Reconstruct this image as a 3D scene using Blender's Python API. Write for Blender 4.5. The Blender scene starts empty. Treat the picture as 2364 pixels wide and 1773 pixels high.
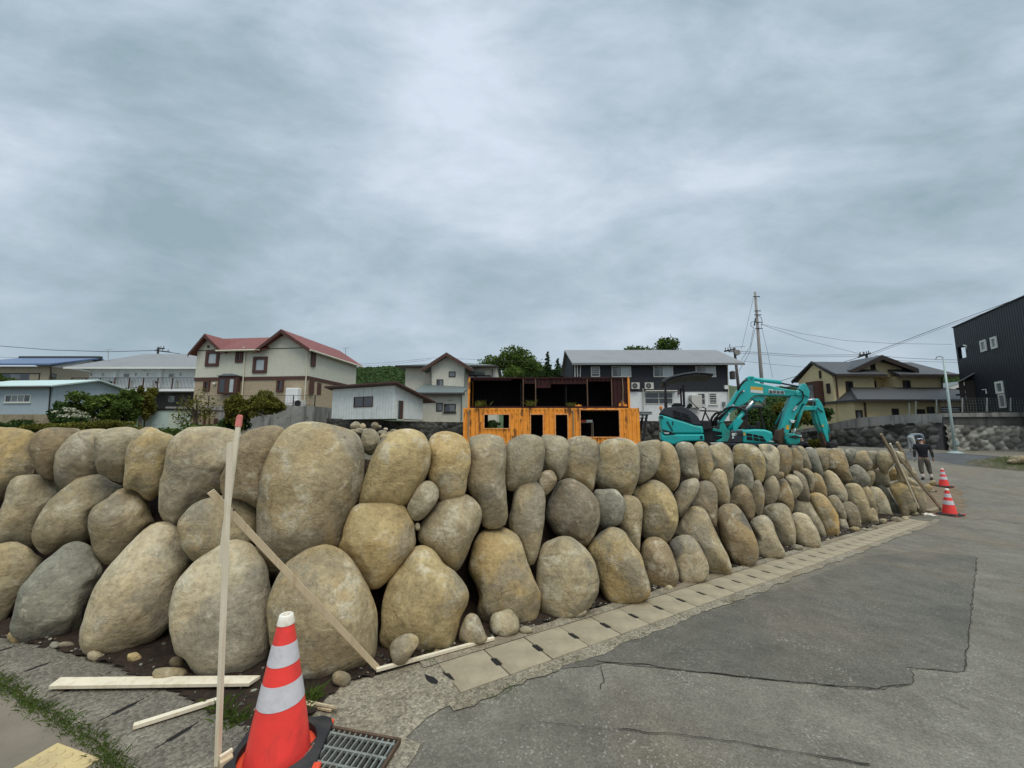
import bpy, bmesh, math, random
import numpy as np
from mathutils import Vector, Matrix, noise
rnd = random.Random(7)
C = bpy.context.scene.collection
SC = bpy.context.scene
# ------------------------------------------------------------------ camera
F, CX, CY, PITCH = 888.0, 1182.0, 886.5, math.radians(6.6)
cam = bpy.data.cameras.new('camera'); camo = bpy.data.objects.new('camera', cam); C.objects.link(camo)
cam.sensor_width = 36; cam.lens = F / 2364 * 36; cam.clip_start = .05; cam.clip_end = 4000
camo.location = (0, 0, 0); camo.rotation_euler = (math.radians(90) + PITCH, 0, 0)
SC.camera = camo
# ------------------------------------------------------------------ light and sky
SC.view_settings.view_transform = 'Standard'; SC.view_settings.look = 'None'
SC.view_settings.exposure = 0.33; SC.view_settings.gamma = 1
SUN_EL, SUN_AZ = math.radians(60), math.radians(150)
sun = bpy.data.lights.new('sun', 'SUN'); sun.energy = 1.5; sun.angle = math.radians(40); sun.color = (1, .92, .80)
suno = bpy.data.objects.new('sun', sun); C.objects.link(suno)
sd = Vector((math.sin(SUN_AZ) * math.cos(SUN_EL), math.cos(SUN_AZ) * math.cos(SUN_EL), math.sin(SUN_EL)))
suno.rotation_euler = (-sd).to_track_quat('-Z', 'Y').to_euler()
W = bpy.data.worlds.new('World'); SC.world = W; W.use_nodes = True

class NT:
    """small node-tree helper"""
    def __init__(s, tree): s.t = tree; tree.nodes.clear()
    def n(s, typ, **kw):
        nd = s.t.nodes.new(typ)
        for k, v in kw.items():
            if k.startswith('i_'):
                key = k[2:]
                key = int(key) if key.isdigit() else key.replace('_', ' ')
                s.set(nd, key, v)
            else: setattr(nd, k, v)
        return nd
    def set(s, nd, key, v):
        inp = nd.inputs[key]
        if isinstance(v, bpy.types.NodeSocket): s.t.links.new(v, inp)
        else: inp.default_value = v
    def math(s, op, a, b=0.0, c=None, clamp=False):
        nd = s.t.nodes.new('ShaderNodeMath'); nd.operation = op; nd.use_clamp = clamp
        s.set(nd, 0, a); s.set(nd, 1, b)
        if c is not None: s.set(nd, 2, c)
        return nd.outputs[0]
    def ramp(s, fac, stops):
        nd = s.t.nodes.new('ShaderNodeValToRGB'); s.set(nd, 'Fac', fac)
        while len(nd.color_ramp.elements) < len(stops): nd.color_ramp.elements.new(.5)
        for e, (p, c) in zip(nd.color_ramp.elements, stops):
            e.position = p; e.color = (c, c, c, 1) if isinstance(c, (int, float)) else (*c, 1)
        return nd.outputs[0]
    def mix(s, fac, a, b, blend='MIX'):
        nd = s.t.nodes.new('ShaderNodeMix'); nd.data_type = 'RGBA'; nd.blend_type = blend
        for i, v in ((0, fac), (6, a), (7, b)):
            inp = nd.inputs[i]
            if isinstance(v, bpy.types.NodeSocket): s.t.links.new(v, inp)
            elif i == 0: inp.default_value = v
            else: inp.default_value = (v[0], v[1], v[2], 1)
        return nd.outputs[2]
    def noise(s, vec, scale, detail=5, rough=.55, dist=0.0):
        nd = s.t.nodes.new('ShaderNodeTexNoise')
        s.t.links.new(vec, nd.inputs['Vector'])
        nd.inputs['Scale'].default_value = scale; nd.inputs['Detail'].default_value = detail
        nd.inputs['Roughness'].default_value = rough; nd.inputs['Distortion'].default_value = dist
        return nd.outputs['Fac']
    def link(s, a, b): s.t.links.new(a, b)

def build_world():
    N = NT(W.node_tree)
    tc = N.n('ShaderNodeTexCoord').outputs['Generated']
    sep = N.n('ShaderNodeSeparateXYZ'); N.link(tc, sep.inputs[0])
    x, y, z = sep.outputs
    yc = N.math('ADD', N.math('ABSOLUTE', y), .42)
    comb = N.n('ShaderNodeCombineXYZ')
    N.link(N.math('DIVIDE', x, yc), comb.inputs[0]); N.link(N.math('DIVIDE', z, yc), comb.inputs[1]); N.link(N.math('MULTIPLY', y, .4), comb.inputs[2])
    v = comb.outputs[0]
    mp = N.n('ShaderNodeMapping'); N.link(v, mp.inputs[0]); mp.inputs['Rotation'].default_value = (0, 0, math.radians(24)); mp.inputs['Scale'].default_value = (1.15, 2.5, 1); mp.inputs['Location'].default_value = (3.1, 1.7, 0)
    mp2 = N.n('ShaderNodeMapping'); N.link(v, mp2.inputs[0]); mp2.inputs['Rotation'].default_value = (0, 0, math.radians(12)); mp2.inputs['Scale'].default_value = (1.0, 1.5, 1)
    big = N.noise(mp2.outputs[0], 1.6, 4, .5, .15)
    med = N.noise(mp.outputs[0], 2.3, 9, .60, .22)
    fine = N.noise(mp.outputs[0], 8.0, 8, .62, .15)
    d = N.math('ADD', N.math('ADD', N.math('MULTIPLY', big, .42), -.10), N.math('MULTIPLY', med, .70))
    d = N.math('ADD', d, N.math('MULTIPLY', fine, .10))
    # where the cloud deck is thin and where it is thick
    for (az, el, s, a) in ((-9, 32, 16, .030), (-20, 44, 11, .015), (-25, 27, 6, .045), (-47, 26, 13, -.085), (-30, 13, 10, -.05), (-12, 22, 7, -.04), (44, 30, 13, -.045), (10, 50, 12, .0), (20, 24, 10, -.02), (40, 44, 9, -.03), (-52, 44, 9, .045), (30, 12, 10, .03), (-60, 12, 8, .08), (3, 27, 5, .03), (14, 40, 5, -.03)):
        az, el, s = math.radians(az), math.radians(el), math.radians(s); dp = N.n('ShaderNodeVectorMath', operation='DOT_PRODUCT'); N.link(tc, dp.inputs[0]); dp.inputs[1].default_value = (math.sin(az) * math.cos(el), math.cos(az) * math.cos(el), math.sin(el))
        g = N.math('POWER', 2.718, N.math('MULTIPLY', N.math('SUBTRACT', 1.0, dp.outputs['Value']), -1 / (s * s)))
        d = N.math('ADD', d, N.math('MULTIPLY', g, a))
    cloud = N.ramp(d, [(.34, (.255, .345, .395)), (.45, (.335, .420, .488)), (.56, (.432, .510, .590)), (.70, (.560, .630, .725))])
    hor = N.math('SUBTRACT', 1.0, N.math('MULTIPLY', z, 4.2), clamp=True)
    cloud = N.mix(N.math('MULTIPLY', hor, .6), cloud, (.395, .475, .550))
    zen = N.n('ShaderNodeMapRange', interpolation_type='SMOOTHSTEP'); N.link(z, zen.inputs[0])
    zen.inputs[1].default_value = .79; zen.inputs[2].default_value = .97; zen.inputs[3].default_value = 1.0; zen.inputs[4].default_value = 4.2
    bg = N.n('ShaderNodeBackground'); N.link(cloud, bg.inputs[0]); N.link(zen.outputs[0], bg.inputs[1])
    sky = N.n('ShaderNodeTexSky', sky_type='NISHITA'); sky.sun_disc = False
    sky.sun_elevation = SUN_EL; sky.sun_rotation = SUN_AZ; sky.air_density = 2; sky.dust_density = 5
    bg2 = N.n('ShaderNodeBackground'); N.link(sky.outputs[0], bg2.inputs[0]); bg2.inputs[1].default_value = .05
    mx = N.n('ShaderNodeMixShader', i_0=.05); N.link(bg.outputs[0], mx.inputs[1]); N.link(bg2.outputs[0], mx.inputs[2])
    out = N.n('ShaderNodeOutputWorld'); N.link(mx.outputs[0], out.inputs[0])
build_world()

# ------------------------------------------------------------------ pixels of the survey photograph -> points in the place
def ray(u, v):
    a = (u - CX) / F; b = (CY - v) / F
    y = math.cos(PITCH) - b * math.sin(PITCH); z = math.sin(PITCH) + b * math.cos(PITCH)
    return a / y, z / y
def P(u, v, Y):
    a, b = ray(u, v); return Vector((a * Y, Y, b * Y))
SL = .0455
def gz(x, y):
    s = max(-6, min(.827 * x + .562 * y, 13))
    return -1.56 - SL * s + .075 * max(0, min(y, 24) - 12.5)
def G(u, v, up=0.0):
    a, b = ray(u, v); t = 1.0
    for i in range(250): t += (b * t - gz(a * t, t)) / abs(b) * .5
    return Vector((a * t, t, gz(a * t, t) + up))
GO, GD, GN = Vector((-.91, 2.72)), Vector((.832, .555)), Vector((.555, -.832))   # gutter line: origin, along, towards the road
def ST(s, t, up=0.0):
    p = GO + GD * s + GN * t; return Vector((p.x, p.y, gz(p.x, p.y) + up))
REG = {'A': (0, 960, 4.424), 'B': (400, 960, 4.424), 'C': (800, 960, 4.424), 'D': (1200, 960, 4.424), 'E': (1600, 960, 4.424),
       'F': (0, 1200, 4.424), 'G': (400, 1200, 4.424), 'H': (800, 1200, 4.424), 'R': (1900, 980, 4.767), 'S': (0, 0, 1),
       'J1': (0, 740, 4.608), 'J2': (400, 740, 4.608), 'J3': (800, 760, 4.608), 'J4': (1050, 780, 4.608), 'J5': (1300, 760, 5.267),
       'J6': (1500, 800, 4.809), 'J7': (1800, 780, 4.608), 'J8': (2000, 660, 3.77), 'J9': (1640, 860, 8.508), 'K': (1780, 900, 11.06),
       'L': (1510, 850, 8.73), 'M': (2080, 990, 7.54), 'N': (300, 900, 8.508), 'O': (2160, 860, 6.91), 'Q': (450, 1380, 4.222), 'V': (1600, 640, 5.53)}
def px(reg, s):
    ox, oy, k = REG[reg]
    pts = [tuple(float(c) for c in w.split(',')) for w in s.split()] if isinstance(s, str) else s
    return [(ox + a / k, oy + b / k) for a, b in pts]

# ------------------------------------------------------------------ objects
ORG = {}
def tag(o, label=None, cat=None, group=None, kind=None):
    if label: o['label'] = label
    if cat: o['category'] = cat
    if group: o['group'] = group
    if kind: o['kind'] = kind
    return o
def thing(name, label, cat, loc, group=None):
    o = bpy.data.objects.new(name, None); C.objects.link(o); o.location = loc; o.empty_display_size = .2
    ORG[o.name] = Vector(loc); tag(o, label, cat, group); return o
class MB:
    def __init__(s): s.v = []; s.f = []; s.m = []; s.cur = 0
    def add(s, vs, fs):
        n = len(s.v); s.v += [tuple(p) for p in vs]; s.f += [tuple(i + n for i in f) for f in fs]; s.m += [s.cur] * len(fs); return s
    def box8(s, p): return s.add(p, [(0, 3, 2, 1), (4, 5, 6, 7), (0, 1, 5, 4), (1, 2, 6, 5), (2, 3, 7, 6), (3, 0, 4, 7)])
    def box(s, x0, x1, y0, y1, z0, z1):
        return s.box8([(x0, y0, z0), (x1, y0, z0), (x1, y1, z0), (x0, y1, z0), (x0, y0, z1), (x1, y0, z1), (x1, y1, z1), (x0, y1, z1)])
    def quad(s, a, b, c, d): return s.add([a, b, c, d], [(0, 1, 2, 3)])
    def slab(s, pts, off):
        """polygon given by 3d points, thickened by vector off"""
        n = len(pts); off = Vector(off); q = [Vector(p) + off for p in pts]
        fs = [tuple(range(n))[::-1], tuple(range(n, 2 * n))] + [(i, (i + 1) % n, n + (i + 1) % n, n + i) for i in range(n)]
        return s.add([Vector(p) for p in pts] + q, fs)
    def tube(s, pts, r, n=8, cap=True):
        pts = [Vector(p) for p in pts]; m = len(pts); vs = []; rs = r if isinstance(r, (list, tuple)) else [r] * m
        up = None
        for i, p in enumerate(pts):
            d = (pts[min(i + 1, m - 1)] - pts[max(i - 1, 0)]).normalized()
            if up is None: up = d.orthogonal().normalized()
            up = (up - d * up.dot(d)).normalized(); w = d.cross(up)
            for k in range(n):
                a = 2 * math.pi * k / n; vs.append(p + (up * math.cos(a) + w * math.sin(a)) * rs[i])
        fs = [(i * n + k, i * n + (k + 1) % n, (i + 1) * n + (k + 1) % n, (i + 1) * n + k) for i in range(m - 1) for k in range(n)]
        if cap: fs += [tuple(range(n))[::-1], tuple(range((m - 1) * n, m * n))]
        return s.add(vs, fs)
    def bar(s, a, b, w, h, up=(0, 0, 1)):
        """rectangular bar from a to b, w across, h along up"""
        a = Vector(a); b = Vector(b); d = (b - a).normalized(); up = Vector(up); up = (up - d * up.dot(d)).normalized(); r = d.cross(up)
        c = []
        for p in (a, b):
            for i, j in ((-1, -1), (1, -1), (1, 1), (-1, 1)): c.append(p + r * (w / 2 * i) + up * (h / 2 * j))
        return s.box8(c)
    def lathe(s, prof, n=24, o=(0, 0, 0)):
        o = Vector(o); vs = []; m = len(prof)
        for r, z in prof:
            for k in range(n):
                a = 2 * math.pi * k / n; vs.append(o + Vector((r * math.cos(a), r * math.sin(a), z)))
        fs = [(i * n + k, i * n + (k + 1) % n, (i + 1) * n + (k + 1) % n, (i + 1) * n + k) for i in range(m - 1) for k in range(n)]
        return s.add(vs, fs)
def obj(name, mb, mats, parent=None, smooth=False, label=None, cat=None, group=None, kind=None, org=None, bevel=0, norm=True):
    me = bpy.data.meshes.new(name)
    if parent is not None: o0 = ORG[parent.name]
    elif org is not None: o0 = Vector(org)
    elif kind: o0 = Vector((0, 0, 0))
    else:
        a = np.array(mb.v); o0 = Vector(((a[:, 0].min() + a[:, 0].max()) / 2, (a[:, 1].min() + a[:, 1].max()) / 2, a[:, 2].min()))
    me.from_pydata([(p[0] - o0.x, p[1] - o0.y, p[2] - o0.z) for p in mb.v], [], mb.f)
    for m in (mats if isinstance(mats, (list, tuple)) else [mats]): me.materials.append(m)
    me.polygons.foreach_set('material_index', mb.m)
    if norm:
        bm = bmesh.new(); bm.from_mesh(me); bmesh.ops.recalc_face_normals(bm, faces=bm.faces); bm.to_mesh(me); bm.free()
    if smooth: me.polygons.foreach_set('use_smooth', [True] * len(me.polygons))
    me.update()
    o = bpy.data.objects.new(name, me); C.objects.link(o)
    if parent is not None: o.parent = parent; ORG[o.name] = o0
    else: o.location = o0; ORG[o.name] = o0
    if bevel:
        b = o.modifiers.new('bevel', 'BEVEL'); b.width = bevel; b.segments = 2; b.limit_method = 'ANGLE'; b.angle_limit = math.radians(35)
    return tag(o, label, cat, group, kind)
def copy_tree(o, parent=None, loc=None, label=None):
    c = o.copy(); C.objects.link(c); c.parent = parent
    if loc is not None: c.location = loc; ORG[c.name] = Vector(loc)
    if label: c['label'] = label
    for ch in list(o.children): copy_tree(ch, c)
    return c
class Fac:
    """a vertical plane standing in the place, e.g. a house front: k runs along it, z up, o out of it towards the viewer"""
    def __init__(s, u0, Y0, u1, Y1, vref=930):
        a, b = P(u0, vref, Y0), P(u1, vref, Y1)
        s.p = Vector((a.x, a.y)); d = Vector((b.x - a.x, b.y - a.y)); s.len = d.length; s.d = d.normalized()
        n = Vector((s.d.y, -s.d.x)); s.n = n if n.dot(-s.p) > 0 else -n
    def kz(s, u, v):
        a, b = ray(u, v)
        # t*(a,1) = p + k d
        det = -a * s.d.y + s.d.x
        t = (s.d.x * s.p.y - s.d.y * s.p.x) / det
        q = Vector((a * t, t)) - s.p
        return q.dot(s.d), b * t
    def w(s, k, z, o=0.0):
        q = s.p + s.d * k + s.n * o; return Vector((q.x, q.y, z))
    def pt(s, u, v, o=0.0): return s.w(*s.kz(u, v), o)
    def rect(s, reg, x0, y0, x1, y1):
        q = [s.kz(*p) for p in px(reg, [(x0, y0), (x1, y0), (x0, y1), (x1, y1)])]
        k = sorted(a for a, b in q); z = sorted(b for a, b in q)
        return (k[0] + k[1]) / 2, (k[2] + k[3]) / 2, (z[0] + z[1]) / 2, (z[2] + z[3]) / 2
    def box(s, mb, k0, k1, z0, z1, o0, o1):
        return mb.box8([s.w(k0, z0, o0), s.w(k1, z0, o0), s.w(k1, z0, o1), s.w(k0, z0, o1), s.w(k0, z1, o0), s.w(k1, z1, o0), s.w(k1, z1, o1), s.w(k0, z1, o1)])
    def prism(s, mb, kz, o0, o1):
        return mb.slab([s.w(k, z, o0) for k, z in kz], Vector((s.n.x, s.n.y, 0)) * (o1 - o0))
    def poly(s, mb, reg, pts, o0, o1): return s.prism(mb, [s.kz(*p) for p in px(reg, pts)], o0, o1)
    def tube(s, mb, reg, pts, r, o=0.0, n=8): return mb.tube([s.pt(u, v, o) for u, v in px(reg, pts)], r, n)

# ------------------------------------------------------------------ materials
def mat(name, col, rough=.75, var=.12, scale=6.0, bump=.0, bscale=30.0, metal=0.0, spec=.35, dirt=None, coord='Object', streak=None, lines=None, attr=None):
    """colour with soft mottling; dirt=(colour, amount, scale); streak=(colour, amount, sx, sz); lines=(axis, pitch, depth)"""
    m = bpy.data.materials.new(name); m.use_nodes = True; N = NT(m.node_tree)
    tc = N.n('ShaderNodeTexCoord').outputs[coord]
    n1 = N.noise(tc, scale, 6, .6)
    lo = tuple(c * (1 - var) for c in col); hi = tuple(min(1, c * (1 + var)) for c in col)
    c = N.ramp(n1, [(.3, lo), (.7, hi)])
    if attr:
        at = N.n('ShaderNodeAttribute', attribute_name=attr); c = N.mix(1.0, c, at.outputs['Color'], 'MULTIPLY')
    if dirt:
        n2 = N.noise(tc, dirt[2], 7, .62, .4); f = N.ramp(n2, [(.48, 0.0), (.66, dirt[1])]); c = N.mix(f, c, dirt[0])
    if streak:
        mp = N.n('ShaderNodeMapping'); N.link(tc, mp.inputs[0]); mp.inputs['Scale'].default_value = (streak[2], streak[2], streak[3])
        n3 = N.noise(mp.outputs[0], 1.0, 6, .6, .3); f = N.ramp(n3, [(.5, 0.0), (.62, streak[1])]); c = N.mix(f, c, streak[0])
    b = N.n('ShaderNodeBsdfPrincipled'); N.link(c, b.inputs['Base Color'])
    b.inputs['Roughness'].default_value = rough; b.inputs['Metallic'].default_value = metal; b.inputs['Specular IOR Level'].default_value = spec
    h = None
    if bump: h = N.math('MULTIPLY', N.noise(tc, bscale, 5, .6), bump)
    if lines:
        sp = N.n('ShaderNodeSeparateXYZ'); N.link(tc, sp.inputs[0]); ax, pitch, dep = lines
        if ax == 'k': q = N.math('ADD', sp.outputs[0], N.math('MULTIPLY', sp.outputs[1], .45))
        else: q = sp.outputs['xyz'.index(ax)]
        fr = N.math('FRACT', N.math('DIVIDE', q, pitch)); tri = N.math('ABSOLUTE', N.math('SUBTRACT', fr, .5))
        l = N.math('MULTIPLY', N.math('SMOOTH_MIN', tri, .42, .05), dep * 2); h = l if h is None else N.math('ADD', h, l)
    if h is not None:
        bp = N.n('ShaderNodeBump'); bp.inputs['Distance'].default_value = 1.0; bp.inputs['Strength'].default_value = 1.0
        N.link(h, bp.inputs['Height']); N.link(bp.outputs[0], b.inputs['Normal'])
    o = N.n('ShaderNodeOutputMaterial'); N.link(b.outputs[0], o.inputs[0]); return m

def rock_material():
    m = bpy.data.materials.new('river_rock'); m.use_nodes = True; N = NT(m.node_tree)
    oi = N.n('ShaderNodeObjectInfo'); tc = N.n('ShaderNodeTexCoord').outputs['Object']
    sh = N.n('ShaderNodeVectorMath', operation='MULTIPLY_ADD')
    cb = N.n('ShaderNodeCombineXYZ')
    for i in range(3): N.link(oi.outputs['Random'], cb.inputs[i])
    N.link(cb.outputs[0], sh.inputs[0]); sh.inputs[1].default_value = (91, 57, 73); N.link(tc, sh.inputs[2])
    v = sh.outputs[0]
    # a few centimetres of warp so that patches get torn edges
    wn = N.n('ShaderNodeTexNoise'); N.link(v, wn.inputs['Vector']); wn.inputs['Scale'].default_value = 5; wn.inputs['Detail'].default_value = 4
    wv = N.n('ShaderNodeVectorMath', operation='MULTIPLY_ADD'); N.link(wn.outputs['Color'], wv.inputs[0]); wv.inputs[1].default_value = (.16, .16, .16); N.link(v, wv.inputs[2]); w = wv.outputs[0]
    base = oi.outputs['Color']; alpha = oi.outputs['Alpha']
    n1 = N.noise(w, 2.6, 10, .72, .1)
    c = N.mix(1.0, base, N.ramp(n1, [(.28, .50), (.44, .88), (.55, 1.08), (.72, 1.36)]), 'MULTIPLY')
    oc = N.noise(w, 1.7, 5, .6, .5)                                              # iron-yellow weathering
    c = N.mix(N.math('MULTIPLY', N.ramp(oc, [(.47, 0.0), (.58, 1.0)]), alpha), c, (.40, .275, .115))
    gy = N.noise(w, 1.6, 8, .62, .3)                                             # grey fresh stone
    c = N.mix(N.ramp(gy, [(.49, 0.0), (.58, .62)]), c, (.215, .196, .152))
    wh = N.noise(w, 5.2, 10, .72, .3)                                             # pale lichen and calcite
    c = N.mix(N.ramp(wh, [(.54, 0.0), (.63, .65)]), c, (.52, .470, .350))
    bk = N.n('ShaderNodeTexVoronoi', feature='F1'); N.link(w, bk.inputs['Vector']); bk.inputs['Scale'].default_value = 1.15
    f = N.ramp(bk.outputs['Distance'], [(.14, .75), (.19, 0.0)])
    f = N.math('MULTIPLY', f, N.ramp(N.noise(v, .9, 2), [(.45, 0.0), (.5, 1.0)]))
    c = N.mix(f, c, (.12, .112, .095))                                           # bruised chips
    fine = N.noise(v, 26, 9, .78)
    c = N.mix(1.0, c, N.ramp(fine, [(.3, .58), (.5, 1.0), (.7, 1.28)]), 'MULTIPLY')
    sp = N.noise(v, 11, 8, .7)
    c = N.mix(N.ramp(sp, [(.28, .75), (.37, 0.0)]), c, (.07, .06, .045))
    # hairline cracks
    cr = N.n('ShaderNodeTexVoronoi', feature='DISTANCE_TO_EDGE'); N.link(w, cr.inputs['Vector']); cr.inputs['Scale'].default_value = 2.1
    cm = N.math('MULTIPLY', N.ramp(cr.outputs['Distance'], [(.0, 1.0), (.016, 0.0)]), N.ramp(N.noise(v, 1.9, 3), [(.55, 0.0), (.62, 1.0)]))
    c = N.mix(N.math('MULTIPLY', cm, .25), c, (.07, .06, .05))
    b = N.n('ShaderNodeBsdfPrincipled'); N.link(c, b.inputs['Base Color']); b.inputs['Roughness'].default_value = .82; b.inputs['Specular IOR Level'].default_value = .25
    mp = N.n('ShaderNodeMapping'); N.link(w, mp.inputs[0]); mp.inputs['Rotation'].default_value = (.35, .5, .2); mp.inputs['Scale'].default_value = (3, 3, 22)
    st = N.noise(mp.outputs[0], 1.0, 5, .6)
    h = N.math('ADD', N.math('MULTIPLY', N.noise(w, 5, 8, .62), .034), N.math('MULTIPLY', fine, .006))
    h = N.math('ADD', h, N.math('MULTIPLY', st, .007)); h = N.math('SUBTRACT', h, N.math('MULTIPLY', cm, .003)); h = N.math('SUBTRACT', h, N.math('MULTIPLY', f, .015))
    bp = N.n('ShaderNodeBump'); bp.inputs['Distance'].default_value = 1.0; bp.inputs['Strength'].default_value = 1.0
    N.link(h, bp.inputs['Height']); N.link(bp.outputs[0], b.inputs['Normal'])
    o = N.n('ShaderNodeOutputMaterial'); N.link(b.outputs[0], o.inputs[0]); return m
ROCK = rock_material()

def asphalt(name, dark, light, brown, wear):
    m = bpy.data.materials.new(name); m.use_nodes = True; N = NT(m.node_tree)
    tc = N.n('ShaderNodeTexCoord').outputs['Object']
    big = N.noise(tc, .9, 6, .62, .4); med = N.noise(tc, 5, 7, .65)
    c = N.mix(N.ramp(big, [(.35, 0.0), (.65, 1.0)]), dark, light)
    c = N.mix(N.math('MULTIPLY', N.ramp(N.noise(tc, .45, 5, .6, .6), [(.48, 0.0), (.66, 1.0)]), brown), c, (.165, .135, .095))
    c = N.mix(1.0, c, N.ramp(med, [(.3, .8), (.7, 1.2)]), 'MULTIPLY')
    ag = N.n('ShaderNodeTexVoronoi', feature='F1'); N.link(tc, ag.inputs['Vector']); ag.inputs['Scale'].default_value = 95
    tone = N.ramp(ag.outputs['Color'], [(.2, .80), (.6, 1.03), (.93, 1.18)])
    c = N.mix(1.0, c, tone, 'MULTIPLY')
    stone = N.math('MULTIPLY', N.ramp(ag.outputs['Color'], [(.80, 0.0), (.86, 1.0)]), N.ramp(N.noise(tc, 2.3, 5, .7), [(.45, 0.0), (.65, wear)]))
    c = N.mix(stone, c, (.42, .40, .36))
    b = N.n('ShaderNodeBsdfPrincipled'); N.link(c, b.inputs['Base Color']); b.inputs['Roughness'].default_value = .78; b.inputs['Specular IOR Level'].default_value = .3
    h = N.math('SUBTRACT', N.math('MULTIPLY', med, .004), N.math('MULTIPLY', ag.outputs['Distance'], .003))
    bp = N.n('ShaderNodeBump'); bp.inputs['Distance'].default_value = 1.0; N.link(h, bp.inputs['Height']); N.link(bp.outputs[0], b.inputs['Normal'])
    o = N.n('ShaderNodeOutputMaterial'); N.link(b.outputs[0], o.inputs[0]); return m
M = {}
M['road'] = asphalt('asphalt_old', (.126, .114, .088), (.176, .161, .126), .85, .5)  # both asphalt tones below warmed to offset the blue skylight
M['patch'] = asphalt('asphalt_patch', (.094, .087, .069), (.122, .112, .089), .6, .35)
M['fresh'] = asphalt('asphalt_fresh', (.06, .062, .064), (.085, .088, .09), .1, .15)
M['pave'] = mat('pavement_dusty', (.19, .16, .118), .9, .18, 3, .003, 90, dirt=((.14, .115, .085), .6, 2))
M['lid'] = mat('lid_concrete', (.30, .255, .172), .88, .2, 5, .004, 80, dirt=((.20, .155, .095), .85, 2.2))
def rough_concrete(nm, ca, cb, stain, sc, bmp=.016):
    m = bpy.data.materials.new(nm); m.use_nodes = True; N = NT(m.node_tree)
    tc = N.n('ShaderNodeTexCoord').outputs['Object']
    c = N.mix(N.ramp(N.noise(tc, 2.5, 7, .62), [(.35, 0.0), (.65, 1.0)]), ca, cb)
    ag = N.n('ShaderNodeTexVoronoi', feature='F1'); N.link(tc, ag.inputs['Vector']); ag.inputs['Scale'].default_value = sc
    c = N.mix(1.0, c, N.ramp(ag.outputs['Color'], [(.1, .6), (.6, 1.05), (.95, 1.5)]), 'MULTIPLY')
    c = N.mix(N.ramp(N.noise(tc, 1.1, 5, .6, .5), [(.5, 0.0), (.66, .7)]), c, stain)
    b = N.n('ShaderNodeBsdfPrincipled'); N.link(c, b.inputs['Base Color']); b.inputs['Roughness'].default_value = .9
    h = N.math('ADD', N.math('MULTIPLY', ag.outputs['Distance'], -.006), N.math('MULTIPLY', N.noise(tc, 9, 6, .65), bmp))
    bp = N.n('ShaderNodeBump'); bp.inputs['Distance'].default_value = 1.0; N.link(h, bp.inputs['Height']); N.link(bp.outputs[0], b.inputs['Normal'])
    o = N.n('ShaderNodeOutputMaterial'); N.link(b.outputs[0], o.inputs[0]); return m
M['rough'] = rough_concrete('exposed_concrete', (.165, .138, .092), (.285, .25, .182), (.20, .145, .085), 70)
M['lid_old'] = rough_concrete('old_gutter_concrete', (.115, .100, .074), (.195, .172, .130), (.15, .12, .078), 75, .002)
M['soil'] = mat('dark_soil', (.026, .015, .009), .95, .5, 14, .02, 40, dirt=((.065, .042, .024), .5, 9))  # base colour blackened to give the deep shadow between boulders
M['earth'] = mat('lot_earth', (.10, .085, .055), .95, .3, 3, .03, 12, dirt=((.05, .065, .02), .8, 1.2))
M['void'] = mat('channel_dark', (.012, .011, .010), .95)
M['crack'] = mat('crack_filler', (.030, .026, .018), .95, .4, 20)
M['wood'] = mat('fresh_timber', (.56, .45, .29), .7, .14, 3, .001, 60, streak=((.40, .28, .14), .5, 40, 1.2))
M['woodp'] = mat('pale_planed_timber', (.72, .64, .48), .7, .1, 3, .001, 60, streak=((.50, .38, .22), .35, 20, 2))
M['woodg'] = mat('weathered_timber', (.30, .235, .15), .8, .2, 4, .001, 60, streak=((.18, .13, .08), .5, 30, 3))
M['pink'] = mat('pink_spray_paint', (.62, .20, .17), .7, .25, 30)
M['red'] = mat('cone_red_plastic', (.90, .058, .046), .40, .10, 5, .0006, 40, spec=.45, dirt=((.42, .05, .045), .45, 7))
M['reflect'] = mat('cone_reflective_band', (.60, .58, .60), .35, .10, 18, .0007, 60, dirt=((.42, .41, .42), .5, 14))
M['cap'] = mat('cone_white_collar', (.72, .68, .58), .5, .1, 25, dirt=((.45, .36, .24), .5, 20))
M['rubber'] = mat('black_rubber', (.022, .022, .024), .7, .3, 12, .001, 60, dirt=((.07, .062, .052), .5, 6))
M['orange'] = mat('orange_red_plastic', (.70, .075, .03), .45, .12, 10, dirt=((.40, .07, .04), .4, 12))
M['steel'] = mat('galvanised_steel', (.25, .27, .245), .5, .2, 30, metal=.35, dirt=((.13, .12, .09), .5, 10))
M['tactile'] = mat('yellow_tactile_tile', (.50, .385, .185), .8, .12, 8, .001, 80, dirt=((.33, .26, .15), .6, 5))
# ------------------------------------------------------------------ ground, road, gutter
def grid_sheet(name, xs, ys, zf, m, keep=None, kind='structure', smooth=True):
    mb = MB(); nx = len(xs)
    mb.v = [(x, y, zf(x, y)) for y in ys for x in xs]
    for j in range(len(ys) - 1):
        for i in range(nx - 1):
            if keep is None or keep((xs[i] + xs[i + 1]) / 2, (ys[j] + ys[j + 1]) / 2):
                mb.f.append((j * nx + i, j * nx + i + 1, (j + 1) * nx + i + 1, (j + 1) * nx + i))
    mb.m = [0] * len(mb.f)
    if keep is not None:
        used = sorted({i for f in mb.f for i in f}); ix = {a: b for b, a in enumerate(used)}
        mb.v = [mb.v[i] for i in used]; mb.f = [tuple(ix[i] for i in f) for f in mb.f]
    return obj(name, mb, m, kind=kind, smooth=smooth, norm=False)
def frange(a, b, st): return [a + st * i for i in range(int(round((b - a) / st)) + 1)]
def inside(poly, x, y):
    c = False; j = len(poly) - 1
    for i in range(len(poly)):
        xi, yi = poly[i]; xj, yj = poly[j]
        if (yi > y) != (yj > y) and x < (xj - xi) * (y - yi) / (yj - yi) + xi: c = not c
        j = i
    return c
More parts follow.
